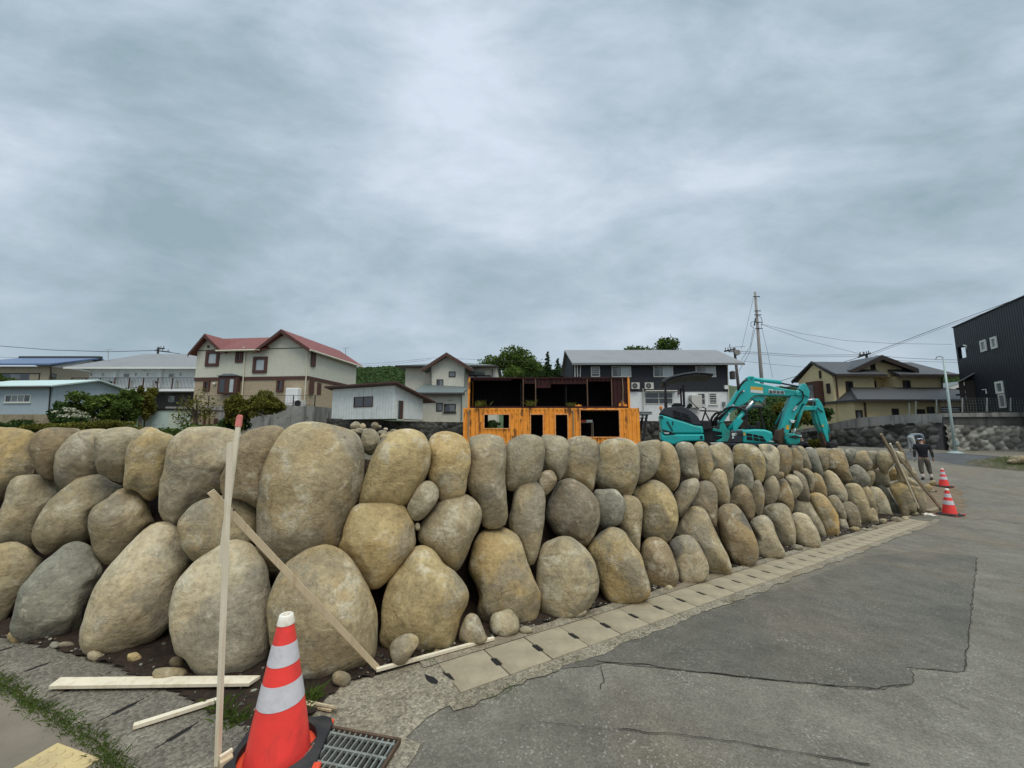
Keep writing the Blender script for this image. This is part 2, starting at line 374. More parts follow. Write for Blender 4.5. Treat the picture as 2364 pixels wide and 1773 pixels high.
grid_sheet('ground', [-900, -300, -100, -40] + frange(-20, 60, 4) + [100, 300, 900], [-60, -20] + frange(-8, 40, 4) + [80, 200, 900], lambda x, y: gz(x, y) - .10, M['earth'])
grid_sheet('road', frange(-6, 60, .75), frange(-9, 30, .75), gz, M['road'])
def sheet(name, pts, up, m, kind='structure', jit=0.0, seg=.12, grid=None):
    """a thin flat sheet lying on the ground, its outline roughened by jit"""
    q = []
    for i, p in enumerate(pts):
        a = Vector(p[:2]); b = Vector(pts[(i + 1) % len(pts)][:2]); n = max(1, int((b - a).length / seg)) if jit else 1
        for k in range(n):
            c = a.lerp(b, k / n)
            if jit: c = c + Vector((noise.noise((c.x * 7, c.y * 7, 1.3)), noise.noise((c.x * 7, c.y * 7, 9.1)))) * jit + Vector((noise.noise((c.x * 23, c.y * 23, 4.3)), noise.noise((c.x * 23, c.y * 23, 6.1)))) * jit * .5
            q.append(c)
    mb = MB(); mb.add([(c.x, c.y, gz(c.x, c.y) + up) for c in q], [tuple(range(len(q)))])
    bm = bmesh.new(); me = bpy.data.meshes.new('t'); me.from_pydata(mb.v, [], mb.f); bm.from_mesh(me); bmesh.ops.triangulate(bm, faces=bm.faces)
    bm.normal_update(); bmesh.ops.reverse_faces(bm, faces=[f for f in bm.faces if f.normal.z < 0]); bm.to_mesh(me); bm.free()
    mb.v = [tuple(v.co) for v in me.vertices]; mb.f = [tuple(p.vertices) for p in me.polygons]; mb.m = [0] * len(mb.f); bpy.data.meshes.remove(me)
    return obj(name, mb, m, kind=kind, norm=False)
def gp(s): return [G(u, v).xy for u, v in px('S', s)]
# repaired asphalt patch, fresh asphalt at the far bend, cracks
sheet('road_patch', gp('1290,1545 1330,1500 1700,1395 2000,1285 2120,1272 2255,1285 2248,1360 2236,1480 2225,1550 2210,1553 2095,1543 2110,1572 2108,1581 2060,1584 2040,1593 1800,1572 1560,1547 1400,1532'), .004, M['patch'], jit=.02)
sheet('road_patch', gp('1990,1058 2060,1044 2200,1046 2290,1052 2360,1063 2330,1083 2240,1077 2150,1063 2080,1062'), .004, M['fresh'], jit=.03)
def crack(pts, wd):
    q = []; ps = gp(pts)
    for i in range(len(ps) - 1):
        n = max(2, int((ps[i + 1] - ps[i]).length / .05))
        for k in range(n + (i == len(ps) - 2)):
            c = ps[i].lerp(ps[i + 1], k / n); d = (ps[i + 1] - ps[i]).normalized(); nn = Vector((-d.y, d.x))
            q.append((c + nn * .018 * noise.noise((c.x * 6, c.y * 6, 2)) + nn * .012 * noise.noise((c.x * 21, c.y * 21, 5)), nn, wd * .62 * (.3 + 1.1 * abs(noise.noise((c.x * 4, c.y * 4, 8))))))
    mb = MB()
    for i in range(len(q) - 1):
        (a, n, w), (b, n2, w2) = q[i], q[i + 1]
        mb.add([(p.x, p.y, gz(p.x, p.y) + .008) for p in (a - n * w, b - n2 * w2, b + n2 * w2, a + n * w)], [(0, 1, 2, 3)])
    return mb
cm = MB()
for p, w in (('1375,1528 1480,1536 1600,1551 1800,1573 1960,1588 2030,1595', .011), ('2030,1595 2052,1585 2108,1582', .008), ('2108,1582 2111,1560 2096,1545 2215,1553', .005),
             ('2224,1552 2237,1470 2249,1350 2256,1288', .008), ('1430,1687 1540,1697 1700,1716 1860,1742 2010,1770', .009), ('1385,1540 1393,1575 1386,1592', .008),
             ('2115,1592 2180,1612 2240,1640', .004), ('1240,1668 1330,1680 1430,1687', .004)):
    q = crack(p, w); cm.add(q.v, q.f)
obj('road_crack', cm, M['crack'], kind='structure')
# gutter: rough concrete edging strips, drain channel, lids
jj = lambda s, a: a * (noise.noise((s * 3.1, 2.2, 0)) + .6 * noise.noise((s * 11, 7.2, 0)))
mb = MB(); S = frange(.30, 12.9, .06)
for a, b in zip(S[:-1], S[1:]):
    mb.quad(ST(a, .475, .009), ST(b, .475, .009), ST(b, .575 + jj(b, .05), .007), ST(a, .575 + jj(a, .05), .007))
    mb.quad(ST(a, .02 + jj(a + 30, .02), .016), ST(b, .02 + jj(b + 30, .02), .016), ST(b, .118, .012), ST(a, .118, .012))
obj('gutter_edge', mb, M['rough'], kind='structure', norm=False)
mb = MB()
for a, b in zip(S[2:201], S[3:202]): mb.quad(ST(a, .10, .006), ST(b, .10, .006), ST(b, .49, .006), ST(a, .49, .006))
obj('gutter_channel', mb, M['void'], kind='structure', norm=False)
LID_L = .3625
def lid_outline(L, t0, t1, n):
    c = (t0 + t1) / 2; h = .055; g = .004
    return [(g, t0), (L - g, t0), (L - g, c - h), (L - n, c - h + .012), (L - n, c + h - .012), (L - g, c + h), (L - g, t1), (g, t1), (g, c + h), (n, c + h - .012), (n, c - h + .012), (g, c - h)]
for k in range(33):
    s0 = .40 + LID_L * k; o = lid_outline(LID_L, .125, .472, .024)
    mb = MB(); dz = .013 + .003 * rnd.random()
    mb.slab([ST(s0 + a, b, dz) for a, b in o], (0, 0, -.05))
    l = obj('gutter_lid', mb, M['lid'], bevel=.004)
    tag(l, 'sandy concrete gutter lid with notched ends in the row along the boulder wall', 'gutter lid', 'sandy gutter lids along the right boulder wall')
# corner pad and old gutter on the left
pad = gp('796,1577 867,1563 1000,1523 1139,1484 1180,1488 1250,1540 1130,1590 1020,1638 985,1662 936,1702 974,1717 966,1738 920,1800 640,1900 540,1790 600,1725 700,1660 740,1630 752,1616')
sheet('corner_pad', pad, .0055, M['rough'], jit=.012, seg=.05)
REG['r3'] = (800, 1350, 3.16); mb = MB()
for q in ('570,660 590,668 640,685 668,712 660,735 610,725 580,700', '700,640 740,655 790,675 808,695 795,710 750,690 710,660'): q = [G(u, v, .0085) for u, v in px('r3', q)]; mb.add(q, [tuple(range(len(q)))])
obj('gutter_channel', mb, M['void'], kind='structure')
left_edge_in = '-300,1425 -150,1445 0,1475 75,1493 192,1520 267,1543 339,1574 414,1606 461,1631 497,1657 528,1662 561,1681 570,1712'
left_edge_out = '500,1800 420,1860 330,1850 294,1766 271,1721 203,1676 145,1642 113,1606 0,1556 -150,1505 -300,1470'
sheet('gutter_edge', gp(left_edge_in + ' ' + left_edge_out), .005, M['lid_old'], jit=.008, seg=.05)
sheet('pavement', gp('-700,1470 -150,1500 0,1552 113,1602 203,1672 271,1717 296,1766 335,1850 360,2100 -900,2100'), .0035, M['pave'], jit=.01)
GS = []
LO, LD, LN = Vector((-1.70, 2.13)), Vector((-.94, .342)), Vector((.342, .94))
for k in range(-1, 6):
    mb = MB(); s0 = .47 * k; o = lid_outline(.47, -.16 + .012 * k, .20 - .01 * k, .016); dz = .010 + .004 * rnd.random()
    q = [LO + LD * (s0 + a) + LN * b for a, b in o]
    mb.slab([(p.x, p.y, gz(p.x, p.y) + dz) for p in q], (0, 0, -.03))
    if k > -1: cs = [LO + LD * (s0 + e) + LN * (.02 + dd) for e, dd in ((-.012, -.10), (.012, -.10), (.012, .09), (-.012, .09))]; GS.append([(c.x, c.y, gz(c.x, c.y) + .0075) for c in cs])
    l = obj('gutter_lid', mb, M['lid_old'], bevel=.006)
    tag(l, 'worn grey concrete gutter lid in the row between the grass strip and the boulders', 'gutter lid', 'old gutter lids on the left')
mb = MB()
for q in GS: mb.add(q, [(0, 1, 2, 3)])
obj('gutter_channel', mb, M['void'], kind='structure')
# soil strip at the foot of the boulders
LIN = [G(u, v).xy for u, v in px('S', left_edge_in)]
soil_poly = [tuple(p) for p in LIN] + gp('600,1712 660,1690 705,1668 745,1628 760,1610 800,1578 867,1562') + [ST(s, .012).xy for s in frange(.1, 12.7, .3)] + [ST(12.7, -1.4).xy, ST(.6, -1.3).xy, Vector((-2, 3.9)), Vector((-7, 4.4))]
soil_poly = [(p[0], p[1]) for p in soil_poly]
def soil_z(x, y):
    return gz(x, y) + max(.0105, .016 + .030 * noise.noise((x * 3.1, y * 3.1, 0)) + .024 * noise.noise((x * 13, y * 13, 5)) + .014 * noise.noise((x * 31, y * 31, 5)))
grid_sheet('soil', frange(-6.6, 11.0, .034), frange(1.95, 12.0, .034), soil_z, M['soil'], keep=lambda x, y: inside(soil_poly, x, y), smooth=True)
# grit and pebbles shed over the soil strip
def grit():
    r = random.Random(12); V, Fs = [], []; mbs = MB(); tone = []
    def peb(x, y, s):
        z = soil_z(x, y) + s * .3; o = [Vector((a, b, c)) for a, b, c in ((1, 0, 0), (-1, 0, 0), (0, 1, 0), (0, -1, 0), (0, 0, 1), (0, 0, -1))]
        n = len(mbs.v); an = r.uniform(0, 3.1); c, s_ = math.cos(an), math.sin(an)
        pts = o + [Vector((a, b, e)).normalized() for a in (-1, 1) for b in (-1, 1) for e in (-1, 1)]
        k = [r.uniform(.75, 1.15) for _ in pts]; sx, sy, sz = s * r.uniform(.8, 1.5), s * r.uniform(.7, 1.1), s * r.uniform(.5, .9)
        for p, q in zip(pts, k): X, Y = p.x * sx * q, p.y * sy * q; mbs.v.append((x + X * c - Y * s_, y + X * s_ + Y * c, z + p.z * sz * q))
        cub = {(a, b, e): 6 + i for i, (a, b, e) in enumerate((a, b, e) for a in (-1, 1) for b in (-1, 1) for e in (-1, 1))}
        for ax in range(3):
            for sg in (1, -1):
                m = ax * 2 + (0 if sg > 0 else 1); ring = []
                for u_, w_ in ((-1, -1), (1, -1), (1, 1), (-1, 1)):
                    t = [0, 0, 0]; t[ax] = sg; t[(ax + 1) % 3] = u_; t[(ax + 2) % 3] = w_; ring.append(cub[tuple(t)])
                for i in range(4): f = (n + m, n + ring[i], n + ring[(i + 1) % 4]); mbs.f.append(f if sg > 0 else f[::-1])
        t = r.choice((.04, .06, .09, .14, .20, .34)); tone.extend([t] * 14)
    for i in range(900):
        p = ST(r.uniform(-.1, 12.3), -abs(r.gauss(0, .10)) + .02); peb(p.x, p.y, r.choice((.005, .006, .008, .011, .016)))
    for i in range(190):
        a = r.randrange(len(LIN) - 1); p = LIN[a].lerp(LIN[a + 1], r.random()) + Vector((r.gauss(0, .04), abs(r.gauss(0, .16)))); peb(p.x, p.y, r.choice((.004, .005, .007, .009, .014)))
    mbs.m = [0] * len(mbs.f); o = obj('gravel', mbs, mat('grit_stone', (1, .9, .72), .9, .1, 20, attr='tone'), kind='stuff', smooth=True, norm=False); o['label'] = 'loose grit and pebbles on the dark soil at the foot of the boulders'
    ca = o.data.color_attributes.new('tone', 'FLOAT_COLOR', 'POINT'); ca.data.foreach_set('color', [c for t in tone for c in (t, t, t, 1)])
grit()
# ------------------------------------------------------------------ line of the boulder wall
WL = [Vector(p) for p in ((-8.5, 3.9), (-6.5, 3.45), (-4.53, 3.10), (-3.45, 2.92), (-2.74, 2.77), (-2.13, 2.63), (-1.26, 2.69), (-.69, 2.98), (.45, 3.60), (2.05, 4.62), (3.72, 5.78), (5.87, 7.29), (8.81, 9.34), (10.5, 10.4), (11.15, 11.2), (11.1, 12.5), (10.4, 14.0))]
WN = []
for i in range(len(WL)):
    d = (WL[min(i + 1, len(WL) - 1)] - WL[max(i - 1, 0)]).normalized(); WN.append(Vector((-d.y, d.x)))
def wall_hit(u, v, inset):
    a, b = ray(u, v); d = .1 + inset; t = None
    for it in range(4):
        L = [p + n * d for p, n in zip(WL, WN)]; best = None
        for p, q in zip(L[:-1], L[1:]):
            e = q - p; det = -a * e.y + e.x
            if abs(det) < 1e-9: continue
            k = (a * p.y - p.x) / det; tt = p.y + k * e.y
            if -1e-6 <= k <= 1.000001 and tt > 0 and (best is None or tt < best): best = tt
        if best is None: best = t or 10
        t = best; z = b * t; h = max(0, z - gz(a * t, t)); d = .1 + inset + .20 * h
    return Vector((a * t, t, b * t))
mb = MB(); nh = 14; cols = []
for i in range(len(WL) - 1):
    n = max(2, int((WL[i + 1] - WL[i]).length / .12))
    for k in range(n): cols.append((WL[i].lerp(WL[i + 1], k / n), WN[i].lerp(WN[i + 1], k / n).normalized()))
for p, n in cols:
    g = gz(p.x, p.y)
    for j in range(nh + 5):
        if j <= nh: h = -.1 + 1.42 * j / nh; d = .50 + .20 * h; z = g + h
        else: d = .9 + .7 * (j - nh); z = g + 1.32 - (.3 * (j - nh)); z = max(z, -1.35)
        q = p + n * (d + .08 * noise.noise((p.x * 4, p.y * 4, h * 4)))
        mb.v.append((q.x, q.y, z + .03 * noise.noise((p.x * 9, p.y * 9, h * 9))))
nn = nh + 5
mb.f = [(i * nn + j, (i + 1) * nn + j, (i + 1) * nn + j + 1, i * nn + j + 1) for i in range(len(cols) - 1) for j in range(nn - 1)]; mb.m = [0] * len(mb.f)
obj('soil_fill', mb, M['soil'], kind='structure', smooth=True)
# the building lot behind the wall, higher towards the gardens on the left
def lot_z(x, y):
    r = min(1, max(0, (-x - 3 - .25 * y) / 10)); q = min(1, max(0, (y - 6) / 8))
    return -1.35 + 1.2 * r * q + .05 * noise.noise((x * .7, y * .7, 0))
lot = [p + n * 2.0 for p, n in zip(WL, WN)]
lot_poly = [tuple(p) for p in lot] + [(12, 17), (18, 21), (22, 29), (30, 40), (30, 60), (-60, 60), (-60, 8)]
grid_sheet('lot', frange(-60, 30, 1.0), frange(4, 60, 1.0), lot_z, M['earth'], keep=lambda x, y: inside(lot_poly, x, y))
# ------------------------------------------------------------------ the boulders
COL = {'t': (.335, .282, .180, .35), 'y': (.390, .310, .165, .6), 'g': (.300, .265, .186, .25), 'b': (.245, .240, .195, .08),
       'n': (.265, .210, .132, .4), 'w': (.430, .378, .270, .3), 'o': (.50, .345, .135, .85)}
BD = '''A|-300,150 60,130 250,142 345,200 315,330 360,480 410,610 200,720 0,860 -250,860 -420,500|y|smooth tan boulder at the left picture edge in the top row
A|385,165 480,132 700,128 830,165 760,330 680,560 560,650 430,610 360,520 310,340 335,220|n|brownish boulder wedged second from the left edge in the top row
A|600,340 720,210 860,150 1000,140 1080,165 1060,400 1010,590 900,640 780,690 670,750 575,680 550,560 565,440|g|grey brown rounded boulder in the top row left of the pale blunt one
A|960,215 1020,170 1100,138 1300,118 1430,148 1460,210 1350,420 1290,650 1180,675 1080,625 1000,570 980,400|g|pale grey blunt-topped boulder in the top row left of the ochre one
A|1440,140 1560,120 1650,160 1790,225 1750,330 1700,450 1660,640 1640,770 1510,860 1430,790 1340,742 1265,745 1272,640 1285,420 1330,270|y|ochre boulder with a rusty brow in the top row, left of the timber stake
S|402,1010 428,990 458,986.5 510,990 541,999 556,1012 550,1050 528,1075 514,1100 515,1138 500,1155 470,1170 437,1184 412,1213 386,1206 369,1178 372,1118 379,1082 384,1050 393,1025|w|big pale yellow boulder standing directly left of the stake, two dark scars on it
A|60,760 100,680 180,628 400,612 540,630 610,700 590,820 480,980 380,1130 350,1330 250,1320 150,1295 -40,1330 -90,1150 10,980|g|flat-topped grey boulder in the middle row at the left edge
A|800,640 1010,600 1130,680 1250,745 1170,840 960,970 930,1080 925,1200 900,1290 650,1330 470,1420 350,1320 328,1180 370,1040 480,880 620,760 720,690|t|slanting tan boulder crossed by grey streaks in the left middle row
A|1290,740 1400,770 1500,860 1540,1010 1580,1100 1490,1190 1400,1270 1290,1390 1170,1500 1095,1522 980,1420 930,1250 910,1090 930,980 1000,900 1120,830 1180,770|t|heart-shaped boulder with a hollow top in the left middle row
F|-200,450 -100,290 0,255 130,230 230,250 310,290 350,360 425,410 400,520 290,640 230,720 140,880 0,1090 -120,1120 -230,900|t|round-topped tan boulder cut by the left edge in the bottom row
F|540,360 640,270 750,232 860,240 935,290 1015,440 1030,560 960,650 940,760 840,950 820,1120 690,1215 430,1275 280,1255 105,1140 115,980 200,730 310,600 400,480|b|bluish grey leaning boulder in the bottom row, second from the left edge
F|1370,210 1500,90 1650,40 1780,65 1830,170 1900,300 1960,430 1890,550 1830,720 1780,900 1750,1040 1620,1180 1430,1300 1290,1390 1050,1410 890,1370 820,1210 830,1100 900,900 970,720 1090,530 1220,380|w|large speckled boulder leaning right in the bottom row, left of the stake
G|220,440 380,330 560,225 650,213 760,240 870,350 930,480 950,660 980,850 1020,1130 985,1240 985,1350 930,1490 800,1600 600,1612 330,1620 230,1560 120,1420 0,1330 -5,1000 20,850 60,680 130,550|w|huge pale pitted boulder in the bottom row right behind the timber stake
B|50,1130 130,1000 280,880 430,830 560,808 680,820 790,890 870,1000 882,1100 865,1220 820,1320 700,1400 560,1440 400,1500 230,1490 90,1340|t|wide oval brown boulder behind the upper end of the diagonal brace
B|700,210 800,150 960,105 1070,115 1145,150 1110,260 1010,400 950,560 920,720 905,930 860,950 790,900 680,850 510,800 490,640 530,560 590,400 640,290|n|domed boulder in the top row between the stake and the giant boulder
B|1010,330 1080,230 1160,150 1280,110 1450,100 1650,115 1800,150 1890,220 1940,350 1955,520 1930,680 1890,840 1810,980 1755,1120 1720,1250 1690,1350 1560,1420 1420,1480 1300,1560 1110,1650 950,1640 910,1500 868,1370 880,1250 898,1000 900,800 905,620 930,480|t|giant two-row boulder above the diagonal brace, largest of the wall
G|1160,460 1300,350 1400,300 1580,268 1700,310 1830,420 1940,590 2010,740 2080,950 2096,1160 2080,1320 2020,1450 1800,1540 1600,1590 1300,1620 1150,1560 1030,1400 1000,1100 1003,900 1030,780 1080,620|t|big smooth rounded boulder in the bottom row behind the front cone and brace
S|791,1240 797,1216 812,1183 824,1171 842,1163 868,1159 898,1158 922,1165 940,1180 954,1204 959,1232 956,1256 940,1282 918,1310 897,1338 870,1357 848,1356 830,1335 815,1305 795,1280 783,1265|y|golden boulder with a chipped grey upper corner right of the giant boulder
C|500,160 630,140 750,180 830,260 862,350 850,500 790,650 720,760 650,880 600,960 480,950 310,940 200,925 138,920 150,820 190,640 240,460 310,320 400,210|y|tall ochre boulder leaning right in the top row, right of the rubble
C|860,240 930,180 1030,155 1130,175 1210,230 1252,290 1260,400 1245,600 1225,740 1205,805 1120,850 1030,880 945,850 925,750 860,690 842,600 862,480 845,330|y|squarish yellow boulder with white patches in the top row, left of the pillar
C|1230,230 1320,195 1450,180 1560,200 1610,260 1625,400 1620,600 1632,800 1642,1000 1610,1100 1540,1130 1420,1130 1370,1080 1360,1000 1330,880 1270,800 1245,700 1255,500 1255,320|g|tall pillar-like grey boulder below the left end of the orange container
C|1640,290 1700,230 1830,195 1950,210 2010,260 2022,400 2000,550 1950,670 1880,720 1790,720 1730,752 1640,742 1625,600 1622,420|g|rough-topped greenish boulder in the top row right of the pillar
C|760,690 850,670 920,720 942,800 910,890 820,1010 760,1060 690,1066 650,1010 618,930 680,810|g|small pale grey egg-shaped stone tucked above the golden chipped boulder
C|950,870 1030,815 1130,795 1220,810 1310,880 1360,970 1366,1060 1330,1180 1270,1300 1200,1470 1120,1592 1000,1490 880,1375 790,1310 745,1240 755,1130 800,1030 870,950|t|tilted egg-shaped boulder in the middle row below the squarish yellow one
C|1730,730 1800,660 1870,640 1950,680 2010,770 2026,900 2010,1100 1980,1300 1940,1430 1880,1532 1830,1450 1780,1280 1700,1170 1665,1080 1680,950 1700,830|g|slender upright grey-green boulder right of the pillar in the middle row
D|190,650 230,580 290,555 350,580 376,650 350,720 260,810 205,745|n|small brown cobble squeezed beneath the top row by the container doorways
H|580,420 660,320 760,262 830,270 900,330 980,440 1100,530 1180,630 1226,740 1220,860 1160,980 1120,1130 1070,1280 1030,1340 880,1345 700,1350 520,1365 430,1310 350,1230 360,1100 380,880 440,650 510,520|y|pear-shaped golden boulder with a narrow top in the bottom row
H|1290,260 1340,170 1430,80 1510,60 1620,85 1740,170 1800,280 1860,450 1910,620 1958,760 1950,930 1930,1020 1830,1075 1650,1075 1450,1062 1390,1050 1340,940 1358,800 1330,680 1280,580 1250,480|y|tall ochre bottom-row boulder standing behind the ball-shaped stone
S|1256,1256 1275,1245 1299,1239.5 1324,1247 1347,1265 1363,1286 1376,1322 1381,1350 1376,1385 1354,1410 1306,1430 1259,1430 1246,1412 1241,1370 1239,1327 1243,1294|t|smooth egg-shaped bottom-row boulder right of the ochre one, pinkish stone at its foot
D|400,690 460,655 540,645 620,690 720,770 790,860 812,1000 790,1130 740,1260 670,1347 580,1290 450,1245 360,1190 300,1110 265,1040 290,900 340,790|n|rust-shouldered round boulder in the middle row below the container window
D|490,240 600,210 700,225 800,300 800,430 775,600 745,745 700,760 600,720 500,690 440,640 465,520 500,380|t|wedge-shaped top-row boulder below the second container doorway
D|225,220 330,198 430,210 490,270 507,360 490,480 450,590 400,662 360,600 290,560 245,500 240,360|g|crusty grey boulder tapering downward, top row below the first container doorway
D|810,320 870,260 1000,225 1110,245 1190,310 1218,420 1218,600 1185,720 1130,812 1050,820 960,790 820,760 768,690 780,560 800,430|t|broad tan boulder with torn left flank, top row below the container's big window
D|1200,290 1300,260 1400,250 1445,290 1440,370 1420,490 1350,620 1280,665 1200,690 1200,500 1200,400|g|half-hidden grey boulder in the top row at the container's right end
D|1440,280 1500,270 1570,320 1612,410 1632,560 1622,680 1560,772 1480,740 1400,690 1345,640 1390,540 1420,400|t|bullet-shaped boulder in the top row just left of the excavator's tail
D|760,780 830,755 960,755 1030,800 1080,880 1086,940 1050,1020 1020,1100 950,1132 830,1142 780,1100 770,950|b|lumpy grey boulder in the middle row right of the rust-shouldered one
D|1040,800 1150,820 1230,880 1256,980 1242,1100 1230,1250 1215,1422 1150,1380 1080,1280 1010,1150 1020,1000 1040,900|t|long bent boulder half hidden behind the lumpy grey one
D|1165,820 1240,700 1350,655 1440,680 1530,770 1590,880 1610,1000 1592,1140 1550,1240 1510,1302 1400,1290 1290,1270 1240,1180 1240,1080 1230,950|y|egg-shaped yellow boulder in the middle row below the excavator's tail
S|1356,1268 1370,1250 1395,1223 1411,1216 1430,1220 1444,1231 1458,1260 1476,1285 1492,1330 1499,1359 1494,1380 1460,1392 1426,1396 1400,1380 1382,1340 1365,1295|y|triangular bottom-row boulder with orange stains and a peaked top
D|1660,680 1740,645 1810,650 1832,720 1800,810 1740,910 1660,1010 1620,1045 1590,950 1572,825 1620,750|g|grey tilted oval boulder in the middle row right of the yellow egg
D|1830,690 1900,670 1970,700 2012,780 2014,950 2002,1132 1940,1100 1850,1020 1740,990 1770,840 1810,740|n|angular brown boulder with a pale cap right of the grey tilted oval
D|1640,1060 1700,970 1780,935 1870,950 1920,1010 1970,1130 2030,1260 2110,1430 2162,1570 2090,1612 1950,1622 1880,1560 1800,1420 1720,1320 1600,1280 1580,1190|t|long slanting bottom-row boulder leaning left, two rows tall
S|1479,1290 1480,1274 1487,1251 1503,1242 1519,1242 1539,1256 1553,1279 1562,1306 1566,1337 1550,1359 1520,1360 1500,1352 1488,1325|n|stubby brown dome in the bottom row right of the triangular boulder
S|1546,1256 1555,1245 1573,1239 1591,1238 1607,1249 1620,1270 1630,1294 1635,1322 1622,1343 1590,1350 1570,1345 1558,1310 1550,1280|w|pale bottom-row boulder with a broken dark top corner
D|1590,300 1650,270 1740,280 1790,340 1812,470 1832,600 1822,645 1720,645 1655,590 1630,450 1600,380|g|top-row boulder with a black smudge below the excavator's counterweight
D|1785,290 1850,265 1920,300 1960,400 1972,530 1945,640 1900,657 1840,620 1800,450|y|top-row boulder with a sunlit oval face right of the smudged one
E|165,320 230,300 330,290 400,370 418,500 412,640 380,742 320,700 260,600 195,560 190,440|g|top-row boulder with a dark stained shoulder left of the swing bracket
E|415,320 500,290 620,300 690,350 732,430 737,560 700,682 620,660 570,560 490,520 420,505 405,400|y|broad ochre top-row boulder with a dark bruise and peeling face
E|650,310 720,290 800,300 870,350 884,450 872,570 800,640 720,700 700,600 735,500 700,380|w|craggy pale boulder in the top row below the engine cover
E|860,320 920,305 980,330 1012,400 1002,520 960,602 920,600 860,590 880,430|n|brown egg-shaped top-row boulder below the right end of the engine cover
E|1020,330 1080,350 1122,420 1122,520 1092,575 985,575 1000,450|n|dark brown stone in the top row below the excavator bucket
E|1055,315 1110,312 1160,370 1202,480 1202,552 1120,560 1100,430 1070,350|t|narrow tan top-row stone leaning on the bluish slab
E|1140,340 1210,325 1260,370 1300,470 1327,592 1295,615 1220,570 1190,480 1160,400|b|bluish slab-like boulder leaning left in the top row
E|1230,350 1300,330 1380,345 1390,450 1375,550 1320,575 1290,480 1250,390|t|tan stone in the top row right of the bluish slab
E|1385,360 1460,335 1530,350 1572,450 1610,590 1622,652 1550,695 1470,640 1420,570 1370,545 1375,430|n|large cracked brown boulder in the top row below the far cone
E|1550,350 1640,340 1667,380 1645,450 1600,512 1570,460|b|small blue-grey wedge in the top row right of the cracked brown boulder
E|1660,370 1760,360 1800,420 1832,480 1815,545 1740,560 1680,520 1615,495 1640,430|n|dark split boulder in the top row left of the square-shouldered one
E|1790,360 1870,365 1900,420 1890,520 1850,550 1810,490 1790,420|t|slim tan stone in the top row between two darker ones near its right end
E|1885,370 1970,360 2022,420 2052,480 2012,532 1990,570 1980,605 1910,560 1880,480|g|square-shouldered grey boulder in the top row near the right-hand stakes
E|1995,380 2045,385 2060,470 2020,525 1995,470|w|pale chunk at the top row's right end just left of the stakes
E|405,600 450,515 530,503 590,560 617,640 602,745 560,755 480,745 395,750 400,670|b|round pitted grey boulder under the broad ochre one in the second row
E|150,650 210,560 270,545 330,590 362,700 377,800 362,905 300,922 240,920 220,780 185,700|t|upright loaf-shaped boulder in the second row left of the round pitted one
E|375,830 420,740 510,708 580,770 622,870 634,980 590,1085 530,1060 470,960 355,915|n|pinkish brown humped boulder below the round pitted grey one
E|600,700 660,648 700,690 732,780 722,880 702,1005 640,1020 600,860 585,750|n|narrow upright boulder right of the humped pinkish one
E|740,670 820,615 870,680 882,770 852,862 800,905 715,925 700,850 715,760|g|olive grey oval boulder in the second row below the engine cover
E|840,590 880,570 925,585 925,635 860,650 830,625|n|fist-shaped brown stone wedged above the olive grey oval
E|870,640 940,650 990,730 1027,820 1012,975 970,1000 890,900 840,880 860,780|n|dark brown boulder with a hollow face in the second row
E|925,620 1000,600 1070,630 1112,700 1112,755 1060,832 1015,845 985,740|w|angular boulder with a bright split face in the second row
E|980,585 1060,565 1130,610 1172,700 1192,800 1182,880 1100,860 1060,830 1090,730 1050,640|n|drooping brown boulder right of the bright split one
E|1105,550 1170,540 1232,600 1247,670 1205,780 1170,720 1125,620|t|tan oval stone in the second row below the bluish slab
E|1230,590 1300,605 1342,680 1372,800 1352,835 1190,800 1220,690|n|rusty triangular boulder in the second row right of the tan oval
E|1330,580 1390,555 1460,600 1530,700 1574,790 1572,865 1520,885 1450,840 1360,820 1330,740|w|light boulder with a white scar below the cracked brown one
E|1595,540 1660,500 1730,535 1802,620 1804,700 1720,730 1610,700 1590,620|b|rounded blue-grey boulder in the second row toward the right end
E|1775,575 1840,565 1860,620 1830,710 1800,730 1785,650|t|slim tan stone behind the rounded blue-grey boulder
E|1830,535 1910,545 1980,555 2010,640 2005,725 1940,720 1840,700 1845,620|g|bulky grey boulder with three lobes in the second row
E|2000,570 2050,530 2095,555 2095,640 2020,665 1995,620|y|small bright yellow boulder in the second row left of the stakes
E|2060,500 2120,495 2190,600 2205,700 2100,670 2080,580|n|shaded brown boulder behind the right-hand stakes in the second row
E|1550,720 1640,688 1720,735 1772,850 1812,980 1814,1095 1760,1115 1690,1110 1660,980 1610,890 1560,870|t|long tan bottom-row boulder leaning left below the rounded blue-grey one
E|1700,740 1770,715 1822,765 1862,880 1892,990 1895,1040 1850,990 1780,960 1740,850|y|leaning tan boulder behind the cube-shaped one near the bottom
E|1795,750 1850,728 1920,755 1992,880 2032,1000 2024,1062 1980,1074 1900,1050 1850,930|w|pale leaning boulder with a wet-looking lower half
E|1850,700 1920,685 1990,750 2062,860 2112,950 2128,1045 2060,1040 2010,980 1940,830 1880,750|b|slate-blue slender boulder leaning left near the right end
R|750,650 850,622 930,680 990,780 1032,900 1012,965 960,960 930,1020 870,1030 850,930 800,830 740,720|y|peach-stained boulder at the right end just left of the leaning stakes
R|930,690 1010,680 1090,770 1130,880 1120,950 1040,960 1000,860 960,770|n|dark boulder behind the leaning stakes at the wall's right end
R|1010,700 1070,690 1115,760 1142,860 1120,945 1080,900 1040,800|g|grey end boulder behind the long diagonal lath
R|770,300 850,300 890,330 895,410 850,430 790,400|t|sandy stone in the top row behind the leaning stakes
R|930,490 1000,480 1035,540 990,590 925,550|w|pale stone at the far end behind the diagonal lath
R|900,560 980,600 1050,660 1020,700 930,680 900,620|t|tan stone midway up behind the diagonal lath
